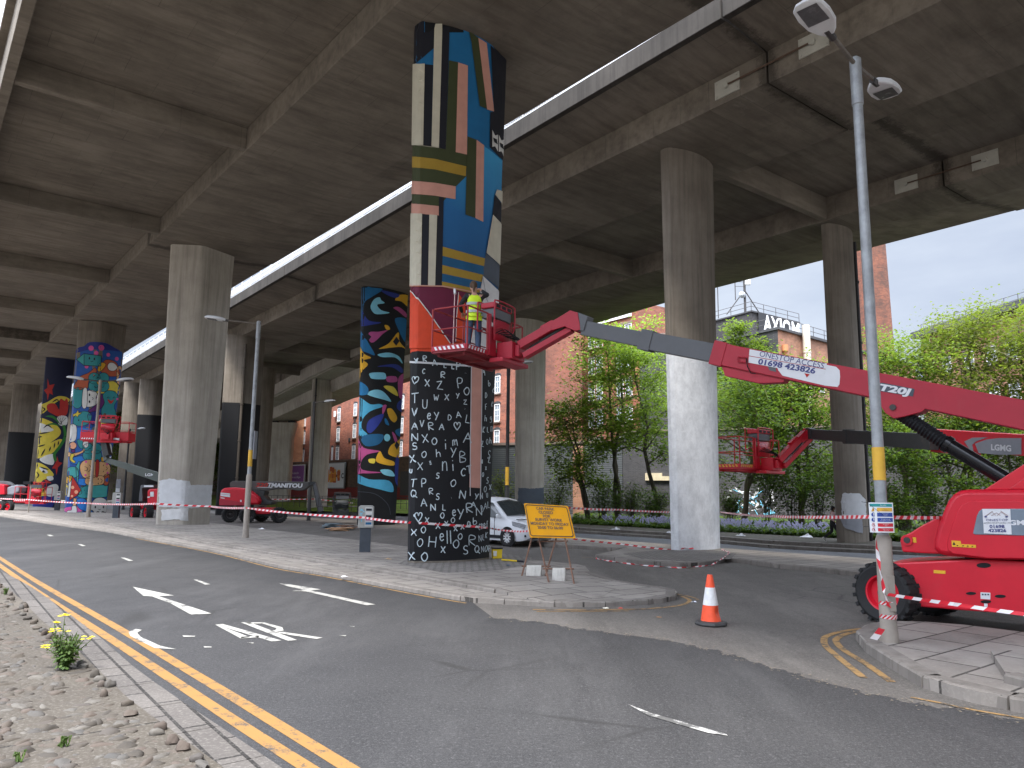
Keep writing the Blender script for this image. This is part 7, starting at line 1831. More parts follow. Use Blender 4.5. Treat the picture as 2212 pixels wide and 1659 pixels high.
mb = MB(); mb.lathe([(.05, 0), (.05, .03)], 16, 0, vb(1929, 880, BO - .17), -UY); mb.build('pin', M_dkst, lug)
ca_, cb_, cc_ = vb(1932, 885), vb(2042, 957), vb(2180, 1040)
mb = MB(); nb_ = 34
mb.tube([ca_.lerp(cb_, i / nb_) for i in range(nb_ + 1)], [.105 + .018 * (i % 2) for i in range(nb_ + 1)], 14); mb.build('bellows', M_blk, t1)
mb = MB(); mb.tube([cb_, cb_.lerp(cc_, .08), cb_.lerp(cc_, .081), cc_], [.14, .14, .115, .115], 18); mb.build('lift_cylinder', M_chr, t1, smooth=40)
# knuckle and jib
tip = vb(1240, 693)
def knuckle(t, tip, dirb, dirj, k=1.0, m1=M_drk, m2=M_bred):
    """dark fork at the boom end, red plate pair at the jib head"""
    sd_ = dirb.cross(UZ).normalized(); up_ = sd_.cross(dirb).normalized()
    mb = MB(); mb.prism([tip + dirb * (x * k) + up_ * (z * k) - sd_ * .13 for x, z in ((-.08, .02), (-.02, .17), (.1, .2), (.42, .17), (.42, -.17), (.15, -.2), (.02, -.17))], sd_ * .26); f_ = mb.build('boom_fork', m1, t, bevel=.015)
    mb = MB(); mb.lathe([(.06, -.02), (.06, .3)], 14, 0, tip - sd_ * .15, sd_); mb.build('pin', M_dkst, f_)
    sj = dirj.cross(UZ).normalized(); uj = sj.cross(dirj).normalized()
    for s_ in (-.19, .15):
        mb = MB(); mb.prism([tip + dirj * (x * k) + uj * (z * k) + sj * s_ for x, z in ((-.2, .06), (-.06, .2), (.22, .18), (.5, .14), (.5, -.02), (.2, -.08), (.02, -.3), (-.1, -.33), (-.14, -.2))], sj * .04); mb.build('jib_head_plate', m2, t, bevel=.01)
def jib(t, tip, end, m=M_bred, k=1.0):
    d = (end - tip).normalized(); s_ = d.cross(UZ).normalized(); u = s_.cross(d).normalized()
    if u.z < 0: u = -u
    a, b = tip + d * .12, end
    mb = MB(); mb.beam(a + u * .1 * k, b + u * .08 * k, .26 * k, .17 * k, 0, UZ); mb.build('upper_link', m, t, bevel=.012)
    mb = MB(); mb.beam(a - u * .14 * k, b - u * .16 * k, .2 * k, .12 * k, 0, UZ); mb.build('lower_link', m, t, bevel=.012)
    mb = MB(); mb.tube([a.lerp(b, .12) - u * .03, a.lerp(b, .62) - u * .05], .05 * k, 10); mb.tube([a.lerp(b, .62) - u * .05, a.lerp(b, .85) - u * .06], .028 * k, 10); mb.build('jib_cylinder', M_blkst, t, smooth=40)
    mb = MB(); mb.beam(a.lerp(b, .25) + u * .2 * k, a.lerp(b, .5) + u * .2 * k, .16 * k, .05 * k, 0, UZ); mb.build('cover_plate', m, t)
def basket(t, A, X_, L_=2.7, Wd=1.0, stripe=M_wp, k=1.0, rail=M_rail, tray=M_under, body=M_bred, toolmat=True, solid=False):
    X_ = Vector(X_).normalized(); Y_ = Vector((-X_.y, X_.x, 0)); A = Vector(A)
    F = lambda x, y, z: A + X_ * (x * k) + Y_ * (y * k) + Vector((0, 0, z * k))
    pr = lambda mb, x0, x1, y0, y1, z0, z1, m=0: mb.add([F(x, y, z) for z in (z0, z1) for x, y in ((x0, y0), (x1, y0), (x1, y1), (x0, y1))], [(3, 2, 1, 0), (4, 5, 6, 7), (0, 1, 5, 4), (1, 2, 6, 5), (2, 3, 7, 6), (3, 0, 4, 7)], m)
    mb = MB(); pr(mb, 0, L_, 0, Wd, 0, .05); fl = mb.build('floor', tray, t)
    mb = MB(); pr(mb, .1, L_ - .1, .1, .16, -.07, -.002); pr(mb, .1, L_ - .1, Wd - .16, Wd - .1, -.07, -.002); pr(mb, .3, .36, .161, Wd - .161, -.06, -.002); pr(mb, 1.2, 1.26, .161, Wd - .161, -.06, -.002); pr(mb, L_ - .4, L_ - .34, .161, Wd - .161, -.06, -.002); mb.build('floor_bearer', tray, fl)
    mb = MB(); h = .17 if not solid else .5
    pr(mb, 0, L_, -.015, .015, .052, h); pr(mb, 0, L_, Wd - .015, Wd + .015, .052, h); pr(mb, -.015, .015, .016, Wd - .016, .052, h); pr(mb, L_ - .015, L_ + .015, .016, Wd - .016, .052, h); mb.build('toe_board', body, t)
    mb = MB(); n = 7
    for i in range(n):
        a, b = .05 + .9 * Wd * i / n, .05 + .9 * Wd * (i + .5) / n
        mb.add([F(-.018, a, .065), F(-.018, b, .065), F(-.018, b + .045, .15), F(-.018, a + .045, .15)], [(3, 2, 1, 0)])
    for i in range(6):
        a = .06 + i * .13; mb.add([F(a, -.018, .065), F(a + .065, -.018, .065), F(a + .1, -.018, .15), F(a + .035, -.018, .15)], [(0, 1, 2, 3)])
    mb.build('hazard_stripes', stripe, t)
    mb = MB(); r = .021 * k
    cn = lambda z: [F(.06, 0, z), F(.0, .06, z), F(0, Wd - .06, z), F(.06, Wd, z), F(L_ - .06, Wd, z), F(L_, Wd - .06, z), F(L_, .06, z), F(L_ - .06, 0, z)]
    mb.tube(cn(1.1) + [F(2.1, 0, 1.1)], r, 8); mb.tube([F(.06, 0, 1.1), F(.95, 0, 1.1)], r, 8)
    mb.tube(cn(.58) + [F(.06, 0, .58)], r * .85, 8)
    for x, y in ((.03, .0), (0, Wd), (.92, 0), (L_, Wd), (L_, 0), (1.35, Wd), (2.1, 0)): mb.tube([F(x, y, .03), F(x, y, 1.1)], r, 8)
    mb.build('guard_rail', rail, t, smooth=40)
    co = MB(); pr(co, 1.05, 1.95, -.12, .3, 1.27, 1.42); con = co.build('console_cover', body, t, bevel=.03)
    co = MB(); pr(co, 1.1, 1.9, -.1, .28, 1.03, 1.265); co.build('control_box', M_drk, con, bevel=.01)
    co = MB()
    for i in range(3): pr(co, 1.15 + i * .27, 1.33 + i * .27, -.128, -.121, 1.3, 1.38)
    co.build('cut_out', M_blk, con)
    for y in (-.16, .34):
        co = MB(); loop = [(1.0, .75), (1.0, 1.32), (1.08, 1.45), (1.92, 1.45), (2.0, 1.32), (2.0, .95), (1.85, .72), (1.5, .72), (1.35, .8), (1.1, .72)]
        co.tube(smoothline([F(x, y, z) for x, z in loop], 3, True), r, 8, closed=True); co.build('console_guard', body, t, smooth=50)
    co = MB(); rings = [[F(1.1 + i * .1, -.06 - .06 * sin(pi * i / 8), z) for z in (.45, .7, .98)] for i in range(9)]; co.loft(rings, 0, False, False)
    sh_ = co.build('curved_shield', body, t, smooth=60); so_ = sh_.modifiers.new('s', 'SOLIDIFY'); so_.thickness = .02
    co = MB(); pr(co, .96, 1.04, -.05, .03, .05, 1.1); pr(co, 1.04, 1.3, -.03, -.01, .05, .8); co.build('mast', body, t)
    co = MB(); pr(co, 1.3, 1.95, -.5, -.05, -.02, .42); pr(co, 1.42, 1.82, -.62, -.501, .05, .34); pr(co, 1.0, 2.3, -.42, -.02, -.13, -.021); co.build('pivot_bracket', body, t, bevel=.02)
    co = MB(); rr = random.Random(3)
    for i in range(6): co.tube(smoothline([F(1.15 + i * .1, -.1, .62), F(1.3 + i * .12, -.3 - .03 * i, .72 - .04 * i), F(1.5 + i * .07, -.5, .5), F(1.7, -.62, .42 - .02 * i)], 4), .014 * k, 6)
    co.build('hoses', M_blk, t, smooth=50)
    if toolmat:
        co = MB(); pr(co, .03, .35, .04, .9, .171, .185); 
        for i in range(7): pr(co, .0, .0, 0, 0, 0, 0) if False else None
        co.build('mesh_panel', paint('teal_grey_mesh', (.08, .13, .13), .6, .5, 30), t)
    return F
XB = Vector((.5, .866, 0)); F1 = basket(t1, (-1.09 * KL, 17.41 * KL, CAMZ + 3.35 * KL), XB, stripe=M_wp, k=KL)
endj = F1(1.62, -.6, .25)
bd = (vb(1420, 740) - tip).normalized()
knuckle(t1, tip, bd, (endj - tip).normalized(), 1.0)
jib(t1, tip, endj, k=1.12)

# second lift: low arm reaching behind the white column; its body stands outside the picture
t2 = thing('boom_lift', 'red and black boom lift with its empty basket held low before the trees', 'boom lift', (13.6, 12.5, 0), radians(-84))
for ch in list(t1.children):
    if ch.name.split('.')[0] in ('chassis', 'hood', 'turntable', 'wheel', 'boom_mount', 'tail_bracket', 'axle', 'boom_mount_rib'): copy_tree(ch, t2)
F2 = basket(t2, (8.98, 29.6, 3.05), (.74, .67, 0), k=1.16, stripe=M_ylab, rail=gloss('rail_bright_red', (.52, .03, .03), .5, .2), body=M_lred, tray=M_lred, toolmat=False)
tip2 = D(1747, 936, 30.6); A2, B2_, C2 = D(1752, 938, 30.4), D(2003, 944, 22.4), D(2500, 985, 14.0)
def arm2(t, name, a, b, w_, h, m, h2=None): mb = MB(); mb.beam(a, b, w_, h, 0, UZ, w_, h2 or h); return mb.build(name, m, t, bevel=.012)
d2 = (C2 - A2).normalized()
arm2(t2, 'fly_boom', A2 + d2 * .3, A2 + d2 * 4.0, .22, .40, M_blkst); md2 = arm2(t2, 'middle_boom', A2 + d2 * 3.4, A2 + d2 * 9, .28, .46, M_blkst); arm2(md2, 'collar', A2 + d2 * 3.3, A2 + d2 * 3.6, .32, .52, M_blkst)
ob2 = arm2(t2, 'outer_boom', B2_, C2, .36, .50, M_lred); arm2(t2, 'cable_tray', B2_ + Vector((0, 0, -.34)) + d2 * .3, B2_ + d2 * 2.4 + Vector((0, 0, -.36)), .2, .17, M_lred)
jn2 = (C2 - B2_).normalized().cross(UZ).normalized()
if jn2.dot(CAMP - B2_) < 0: jn2 = -jn2
def side2(px, py, o=.185): return PLN(px, py, B2_ + jn2 * o, jn2)
c96 = cc(1960, 640, 600 / 1659)
def sheet2(name, pts, m, o, parent): mb = MB(); q = [side2(*c96(*p), o) for p in pts]; mb.prism(q, -jn2 * .004); return mb.build(name, m, parent)
sheet2('silver_flash', [(1320, 1298), (1400, 1268), (1480, 1258), (1640, 1258), (1640, 1372), (1480, 1374), (1345, 1362)], M_mgrey, .19, ob2); sheet2('silver_flash', [(1245, 1283), (1300, 1256), (1410, 1252), (1330, 1280), (1300, 1305), (1310, 1350), (1290, 1345)], M_mgrey, .19, ob2)
O_ = side2(*c96(1500, 1328), .196); U_ = (side2(*c96(1560, 1332), .196) - O_).normalized(); up2 = side2(*c96(1500, 1296), .196) - O_; V2 = (up2 - U_ * up2.dot(U_)).normalized()
mb = MB(); text(mb, 'LGMG', O_, U_, V2, up2.length * 1.25, bold=.035, off=.002 if U_.cross(V2).dot(jn2) > 0 else -.002, sx=1.5); mb.build('lettering', M_wp, ob2)
e2 = F2(1.62, -.6, .25); knuckle(t2, tip2, d2, (e2 - tip2).normalized(), 1.15, M_blkst, M_lred); jib(t2, tip2, e2, M_lred, 1.35)

# lift with the long grey arm lying level, behind the single lamp post
c17 = cc(520, 1150, 340 / 2212); YM = 47.5
t3 = thing('boom_lift', 'red boom lift with a level charcoal arm, behind the single lamp post', 'boom lift', P2(650, YM))
def fp(t, name, pts, m, y, th, c=c17, bevel=None, sm=None): mb = MB(); mb.prism([D(*c(x, y_), y) for x, y_ in pts], Vector((0, th, 0))); return mb.build(name, m, t, bevel=bevel, smooth=sm)
hd = fp(t3, 'hood', [(180, 730), (180, 600), (200, 490), (260, 455), (420, 445), (600, 460), (700, 520), (800, 590), (832, 660), (815, 725)], M_lred, YM, 2.0, bevel=.12, sm=40)
fp(hd, 'lower_skirt', [(182, 735), (182, 640), (400, 660), (640, 715), (640, 738)], M_bred, YM - .03, .06)
fp(hd, 'hire_sticker', [(203, 530), (358, 545), (358, 568), (203, 550)], M_wp, YM - .03, .02); fp(hd, 'hire_sticker', [(203, 555), (358, 574), (358, 606), (203, 585)], M_wp, YM - .03, .02); fp(hd, 'hire_sticker', [(205, 605), (268, 615), (268, 630), (205, 620)], M_wp, YM - .03, .02); fp(hd, 'warning_label', [(522, 648), (546, 650), (546, 682), (522, 680)], M_wp, YM - .03, .02)
fp(t3, 'arm_cradle', [(690, 465), (930, 512), (905, 580), (960, 640), (1050, 680), (1032, 726), (960, 730), (820, 735), (838, 650), (800, 590)], M_blkst, YM + .5, .9, bevel=.05)
bm3 = fp(t3, 'outer_boom', [(355, 440), (355, 372), (400, 342), (1640, 352), (1640, 430), (1600, 455), (1560, 490), (1460, 502), (1300, 470), (1080, 475), (920, 505), (690, 470)], gloss('charcoal_arm', (.075, .07, .068), .5, .3), YM + .55, .5, bevel=.04)
fp(t3, 'fly_boom', [(1640, 358), (1735, 352), (1745, 380), (1650, 425)], M_blkst, YM + .6, .35)
fp(t3, 'jib', [(1700, 372), (1752, 380), (1870, 830), (1800, 850)], M_drk, YM + .65, .3, bevel=.03); fp(t3, 'jib_link', [(1690, 380), (1712, 380), (1800, 800), (1780, 805)], M_blkst, YM + .75, .2)
def ftext(t, s_, x, y, hpx, m, Y, bold=.03, c=c17, sx=1.0, shear=0.0):
    O = D(*c(x, y), Y); h = (D(*c(x, y - hpx), Y) - O).length; mb = MB(); text(mb, s_, O, (1, 0, 0), (0, 0, 1), h, bold=bold, off=.01, sx=sx, shear=shear); mb.build('lettering', m, t)
ftext(bm3, '220', 872, 408, 60, P['red'], YM + .54, sx=1.5, shear=.2); ftext(bm3, 'TJ', 1010, 408, 60, M_wp, YM + .54, sx=1.3, shear=.2); ftext(bm3, 'MANITOU', 1280, 418, 62, M_wp, YM + .54, .05, sx=1.25, shear=.1)
fp(bm3, 'underline', [(805, 438), (1040, 442), (1035, 450), (803, 446)], M_wp, YM + .54, .005)
chs = fp(t3, 'chassis', [(690, 775), (1020, 772), (1042, 830), (1000, 880), (750, 880), (600, 800)], M_lred, YM + .3, 1.6, bevel=.05); ftext(chs, 'MANITOU', 900, 815, 22, M_wp, YM + .29, .02, sx=1.6)
for x, y, dy in ((355, 880, .2), (640, 885, -.1), (1155, 885, .2), (865, 920, 2.2)):
    c_ = D(*c17(x, y), YM + dy); c_.z = .48; wheel(t3, c_, (.55, -.83, 0), .48, .42, M_dkst, 0, lug=True, local=False, hub=.55)
mb = MB(); a, b = D(*c17(460, 850), YM + .8), D(*c17(1100, 880), YM + .8); mb.beam(a, b, .6, .3); mb.build('axle', M_blkst, t3)
F3 = basket(t3, D(*c17(1775, 905), YM + .4), (.98, .2, 0), 2.5, .9, rail=M_dkst, tray=M_blkst, body=M_blkst, stripe=M_drk, toolmat=False)

# far lift lifting a painter in front of the doodle column
c22 = cc(160, 1020, 300 / 1659); YL = 50
t4 = thing('boom_lift', 'red lift behind the patched column, arm raising a basket at the doodle column', 'boom lift', P2(310, YL))
def f4(name, pts, m, y, th, bevel=None, parent=None): return fp(parent or t4, name, pts, m, y, th, c22, bevel)
hd4 = f4('hood', [(1150, 1350), (1150, 1150), (1180, 1120), (1500, 1100), (1500, 1350)], M_lred, YL, 1.6, .06)
f4('hire_sticker', [(1192, 1160), (1240, 1155), (1240, 1225), (1192, 1225)], M_wp, YL - .03, .02, None, hd4); f4('hire_sticker', [(1150, 1225), (1185, 1220), (1185, 1240), (1150, 1242)], M_wp, YL - .03, .02, None, hd4)
f4('engine_frame', [(1030, 1290), (1040, 1180), (1060, 1065), (1240, 1060), (1240, 1100), (1080, 1110), (1085, 1290)], M_drk, YL + .2, 1.2, .03); f4('top_label', [(1105, 1070), (1235, 1070), (1235, 1092), (1105, 1092)], M_wp, YL + .17, .02)
f4('chassis', [(980, 1400), (990, 1340), (1500, 1340), (1500, 1420)], M_lred, YL + .3, 1.4, .04)
for x, dy in ((975, .1), (1160, -.2), (1420, 1.0)):
    c_ = D(*c22(x, 1460), YL + dy); c_.z = .48; wheel(t4, c_, (-.75, -.66, 0), .5, .45, M_lred, 0, lug=True, local=False, hub=.62)
q4 = [D(*c22(1420, 990), YL + .4), D(*c22(900, 825), YL + .9), D(*c22(590, 722), YL + 1.3)]
M_gg = gloss('greenish_grey_arm', (.085, .1, .09), .5, .3)
mb = MB(); mb.beam(q4[0], q4[1], .32, .62, 0, UZ, .3, .5); bo4 = mb.build('outer_boom', M_gg, t4, bevel=.02); mb = MB(); mb.beam(q4[1] + Vector((0, 0, .05)), q4[2], .24, .42, 0, UZ, .2, .3); mb.build('fly_boom', M_gg, t4, bevel=.02)
ftext(bo4, 'LGMG', 1205, 925, 36, M_wp, YL + .42, .03, c22, 1.2)
mb = MB(); mb.beam(q4[2], D(*c22(535, 400), YL + 1.4), .3, .26); mb.build('jib', M_gg, t4); mb = MB(); mb.beam(D(*c22(605, 660), YL + 1.25), D(*c22(565, 480), YL + 1.3), .36, .4); mb.build('jib_link', M_blkst, t4)
mb = MB(); 
F4 = basket(t4, D(*c22(222, 445), YL + 1.3), (.995, .1, 0), 2.65, 1.0, k=1.18, rail=M_lred, tray=M_lred, body=M_lred, stripe=M_wp, toolmat=False, solid=True)
f4('basket_banner', [(612, 405), (765, 418), (762, 445), (610, 430)], M_wp, YL + 1.2, .02)

# machines parked at the far left
c71 = cc(0, 880, 280 / 1010); YF = 62
t5 = thing('boom_lift', 'folded red and grey boom lift parked at the far left edge', 'boom lift', P2(30, YF))
f5 = lambda name, pts, m, y, th, bevel=.03: fp(t5, name, pts, m, y, th, c71, bevel)
f5('hood', [(-60, 1285), (-60, 1200), (0, 1190), (38, 1200), (40, 1285)], M_lred, YF, 1.6, .06); f5('chassis', [(-60, 1330), (-60, 1290), (110, 1295), (110, 1340)], M_blkst, YF + .2, 1.4); f5('outer_boom', [(-60, 1195), (-60, 1160), (60, 1165), (100, 1185), (95, 1205), (20, 1190)], M_drk, YF + .5, .4); f5('jib', [(95, 1185), (120, 1195), (140, 1320), (110, 1320)], M_drk, YF + .5, .3); f5('engine_cover', [(60, 1290), (60, 1220), (150, 1195), (175, 1215), (170, 1260), (110, 1290)], M_mgrey, YF + .3, 1.0, .1)
for x in (10, 85): c_ = D(*c71(x, 1350), YF + .1); c_.z = .45; wheel(t5, c_, (-.3, -.95, 0), .45, .4, M_lred, 0, local=False)
basket(t5, D(*c71(120, 1352), YF - .6), (.99, .12, 0), 2.2, .9, k=1.1, rail=M_lred, tray=M_lred, body=M_lred, toolmat=False)
# ================================================================== PEOPLE
M_skin = paint('skin', (.46, .26, .19), .55, .1, 9); M_skind = paint('brown_skin', (.2, .1, .06), .55, .1, 9)
M_hairb = paint('brown_hair', (.085, .05, .03), .7, .35, 40); M_hairk = paint('black_hair', (.015, .013, .013), .7, .3, 40)
M_vest = paint('hi_vis_yellow', (.62, .85, .03), .6, .12, 6); M_ref = paint('reflective_grey', (.42, .45, .46), .4, .1, 8); M_jean = paint('denim', (.06, .095, .16), .85, .35, 7); M_black = paint('black_cloth', (.018, .018, .02), .85, .2, 8); M_pinkc = paint('dusty_pink_cloth', (.6, .4, .4), .85, .15, 8); M_shoe = paint('white_shoe', (.6, .58, .55), .6, .15, 9)
def skinned(name, J, edges, m, parent, root='pelvis', grow=0.0, sub=1):
    used = []
    for e in edges:
        for k in e:
            if k not in used: used.append(k)
    if root not in used: root = used[0]
    me = bpy.data.meshes.new(name)
    r_ = parent
    while r_.parent is not None: r_ = r_.parent
    me.from_pydata([tuple(J[k][0]) for k in used], [(used.index(a), used.index(b)) for a, b in edges], [])
    me.materials.append(m)
    o = bpy.data.objects.new(name, me); COL.objects.link(o); o.parent = parent
    o.modifiers.new('skin', 'SKIN').use_smooth_shade = True
    for i, k in enumerate(used):
        r = J[k][1]; sv = me.skin_vertices[0].data[i]
        sv.radius = ((r[0] if isinstance(r, tuple) else r) + grow, (r[1] if isinstance(r, tuple) else r) + grow)
        sv.use_root = k == root
    s_ = o.modifiers.new('sub', 'SUBSURF'); s_.levels = s_.render_levels = sub
    return o
def ellips(mb, c, r, m=0, n=12):
    c = Vector(c); rings = []
    for i in range(1, n // 2 + 3):
        a = pi * i / (n // 2 + 3); rings.append([c + Vector((r[0] * sin(a) * cos(2 * pi * j / n), r[1] * sin(a) * sin(2 * pi * j / n), r[2] * cos(a))) for j in range(n)])
    mb.loft(rings[::-1], m)
def person(label, base, rotz, k, pose, skin, hair, torso, legs, shoe, vest=None, sleeves=None, pony=False):
    """local frame: facing +y, x to the person's right, feet on z = 0"""
    t = thing('person', label, 'person', base, rotz); J = {}
    def put(n_, p, r): J[n_] = (Vector(p) * k, tuple(q * k for q in r) if isinstance(r, tuple) else r * k)
    ln = pose.get('lean', 0)
    L = lambda x, y, z: (x, y + max(0, z - .95) * ln, z)
    put('pelvis', (0, 0, .96), (.135, .1)); put('waist', L(0, 0, 1.12), (.12, .09)); put('chest', L(0, 0, 1.32), (.145, .1)); put('neck0', L(0, .0, 1.46), (.06, .055)); put('neck', L(0, .015, 1.53), (.048, .048))
    hx, hy = pose.get('head', (0, .03)); put('head', L(hx, hy, 1.62), (.073, .088)); put('crown', L(hx * 1.1, hy, 1.72), (.055, .066)); put('chin', L(hx, hy + .06, 1.555), (.035, .03)); put('nose', L(hx * 1.05, hy + .115, 1.615), .014)
    put('ear_r', L(hx + .083, hy, 1.615), .016); put('ear_l', L(hx - .083, hy, 1.615), .016)
    E_ = [('pelvis', 'waist'), ('waist', 'chest'), ('chest', 'neck0'), ('neck0', 'neck'), ('neck', 'head'), ('head', 'crown'), ('head', 'chin'), ('head', 'nose'), ('head', 'ear_r'), ('head', 'ear_l')]
    LE, AE = [], []
    for s_, sg in (('r', 1), ('l', -1)):
        kn, an, to = pose['leg_' + s_]; put('hip_' + s_, (sg * .085, 0, .92), .092); put('knee_' + s_, kn, .062); put('calf_' + s_, tuple(a * .65 + b * .35 for a, b in zip(kn, an)), .056); put('ankle_' + s_, an, .04); put('toe_' + s_, to, .035)
        LE += [('pelvis', 'hip_' + s_), ('hip_' + s_, 'knee_' + s_), ('knee_' + s_, 'calf_' + s_), ('calf_' + s_, 'ankle_' + s_), ('ankle_' + s_, 'toe_' + s_)]
        el, wr = pose['arm_' + s_]; sh = L(sg * .175, 0, 1.405); put('sh_' + s_, sh, .056); put('el_' + s_, el, .041); put('wr_' + s_, wr, .027)
        d = (Vector(wr) - Vector(el)).normalized(); _, sx, u = frame_of(d, (0, .3, 1)); W_ = Vector(wr)
        put('palm_' + s_, W_ + d * .07, (.036, .018)); AE += [('chest', 'sh_' + s_), ('sh_' + s_, 'el_' + s_), ('el_' + s_, 'wr_' + s_), ('wr_' + s_, 'palm_' + s_)]
        for f, (o_, l_) in enumerate(((-.03, .062), (-.01, .072), (.012, .068), (.032, .052))):
            put(f'f{f}a_' + s_, W_ + d * .1 + sx * o_, .0095); put(f'f{f}b_' + s_, W_ + d * (.1 + l_ * .6) + sx * o_ * 1.1 - u * .02, .0085); put(f'f{f}c_' + s_, W_ + d * (.1 + l_) + sx * o_ * 1.1 - u * .045, .007)
            AE += [('palm_' + s_, f'f{f}a_' + s_), (f'f{f}a_' + s_, f'f{f}b_' + s_), (f'f{f}b_' + s_, f'f{f}c_' + s_)]
        put('th1_' + s_, W_ + d * .05 + sx * (-.045 * sg), .011); put('th2_' + s_, W_ + d * .09 + sx * (-.06 * sg) - u * .02, .009); AE += [('palm_' + s_, 'th1_' + s_), ('th1_' + s_, 'th2_' + s_)]
    bo = skinned('body', J, E_ + LE + AE, skin, t, sub=2)
    mb = MB(); hc = J['head'][0] + Vector((0, -.015, .045)) * k
    ellips(mb, hc, (.088 * k, .103 * k, .105 * k))
    if pony: mb.tube([J['head'][0] + Vector((0, -.1, .04)) * k, J['head'][0] + Vector((0, -.15, -.02)) * k, J['head'][0] + Vector((.0, -.14, -.14)) * k], [.035 * k, .04 * k, .012 * k], 10)
    else: ellips(mb, J['head'][0] + Vector((0, -.06, -.01)) * k, (.085 * k, .07 * k, .1 * k))
    mb.build('hair', hair, t, local=True, smooth=60)
    for sg in (-1, 1):
        mb = MB(); ellips(mb, J['head'][0] + Vector((sg * .032, .083, .012)) * k, (.012 * k, .008 * k, .008 * k), 0, 8); mb.build('eye', P['ink'], t, local=True)
    mb = MB(); mb.box(J['chin'][0] + Vector((0, .032, .028)) * k, (.045 * k, .01 * k, .008 * k)); mb.build('mouth', P['rose'], t, local=True)
    skinned('trousers', J, [e for e in LE if not e[1].startswith('toe')] + [('pelvis', 'waist')], legs, t, grow=.016 * k)
    for s_ in 'rl':
        mb = MB(); a, b = J['ankle_' + s_][0], J['toe_' + s_][0]; d = (b - a).normalized(); mb.tube([a - d * .06 * k, a + (b - a) * .4 + Vector((0, 0, -.005)), b + d * .04 * k], [.048 * k, .052 * k, .035 * k], 10); mb.build('shoe', shoe, t, local=True, smooth=60)
    TE = [('pelvis', 'waist'), ('waist', 'chest'), ('chest', 'neck0')]
    SE = [e for e in AE if e[1][:2] in ('sh', 'el', 'wr')]
    skinned('top', J, TE + SE, sleeves or torso, t, grow=.014 * k)
    if vest:
        J2 = dict(J); J2['hem'] = (J['pelvis'][0] + Vector((0, 0, -.06)) * k, (.15 * k, .115 * k)); J2['shr'] = (J['sh_r'][0].lerp(J['chest'][0], .35) + Vector((0, 0, .03)) * k, .075 * k); J2['shl'] = (J['sh_l'][0].lerp(J['chest'][0], .35) + Vector((0, 0, .03)) * k, .075 * k)
        v_ = skinned('hi_vis_vest', J2, [('hem', 'pelvis')] + TE + [('chest', 'shr'), ('chest', 'shl')], vest, t, grow=.04 * k)
        for z in (1.02, 1.2):
            mb = MB(); c = Vector(L(0, 0, z)) * k; rx, ry = (.186, .146) if z < 1.1 else (.182, .142)
            rg_ = lambda dz, e: [c + Vector((rx * e * k * cos(2 * pi * i / 24), ry * e * k * sin(2 * pi * i / 24), dz * k)) for i in range(24)]
            mb.loft([rg_(-.03, 1), rg_(.03, 1)], 0, False); mb.build('reflective_band', M_ref, t, local=True, smooth=60)
    return t
fw = F1(1.08, .5, .055)
person('painter in yellow hi-vis vest and jeans seen from behind in the raised basket', fw, .12, 1.06,
       dict(lean=.12, head=(-.02, .05), leg_r=((.1, .03, .5), (.1, -.02, .07), (.12, .13, .035)), leg_l=((-.12, .02, .5), (-.14, -.03, .07), (-.15, .12, .035)), arm_r=((.32, .28, 1.5), (.2, .5, 1.66)), arm_l=((-.32, .0, 1.15), (-.26, .24, 1.06))),
       M_skin, M_hairb, M_vest, M_jean, M_black, vest=M_vest, sleeves=M_black, pony=True)
br_ = thing('roller', 'long thin white roller pole leaning in the raised basket, left of the painter', 'roller', F1(.7, .95, .2))
mb = MB(); mb.tube([F1(.75, .9, .2), F1(.95, 1.02, 1.75)], .013, 6); mb.build('pole', M_pinkc, br_); mb = MB(); mb.tube([F1(.93, 1.0, 1.72), F1(.97, 1.04, 1.86)], .03, 8); mb.build('head', M_wp, br_)
fw4 = F4(.95, .6, .05)
person('distant painter in yellow vest working from the basket before the doodle column', fw4, .1, 1.08,
       dict(lean=.08, leg_r=((.1, .03, .5), (.1, -.02, .07), (.12, .13, .035)), leg_l=((-.12, .02, .5), (-.14, -.03, .07), (-.15, .12, .035)), arm_r=((.3, .2, 1.25), (.25, .45, 1.4)), arm_l=((-.32, .0, 1.15), (-.26, .24, 1.1))),
       M_skin, M_hairb, M_vest, M_jean, M_black, vest=M_vest, sleeves=M_pinkc)
pw = P2(1791, 34.2) + Vector((0, 0, .025))
person('pedestrian in dusty pink top and black trousers striding past the drainpipe column', pw, radians(-98), .9,
       dict(lean=.06, leg_r=((.09, .2, .52), (.09, .26, .08), (.09, .42, .06)), leg_l=((-.09, -.02, .5), (-.09, -.42, .16), (-.09, -.33, .05)), arm_r=((.24, -.12, 1.15), (.24, .05, .98)), arm_l=((-.24, .1, 1.14), (-.2, .34, 1.1))),
       M_skind, M_hairk, M_pinkc, M_black, M_shoe)
# ================================================================== COBBLES AND WEEDS
def stone_mat():
    n = NT('cobble_stone'); geo = n.t.nodes.new('ShaderNodeNewGeometry')
    r = n.ramp(geo.outputs['Random Per Island'], [(0., (.05, .044, .038)), (.3, (.078, .066, .054)), (.55, (.095, .074, .062)), (.75, (.068, .064, .06)), (1., (.13, .118, .103))])
    a = n.noise(14, 5, .7); c = n.mix(n.math('MULTIPLY', n.ramp(a, [(.4, 0.), (.7, 1.)]), .5), r, (.072, .06, .047)); n.bump(a, .4, .01)
    return n.done(c, .85, 0, .25)
M_stn = stone_mat()
ico = bmesh.new(); bmesh.ops.create_icosphere(ico, subdivisions=2, radius=1); IV = [v.co.copy() for v in ico.verts]; ico.verts.ensure_lookup_table(); IF = [tuple(v.index for v in f.verts) for f in ico.faces]; ico.free()
rr = random.Random(21); mb = MB(); pts_ = []; be = resample(smoothline(bed_edge[1:-1], 6), .15)
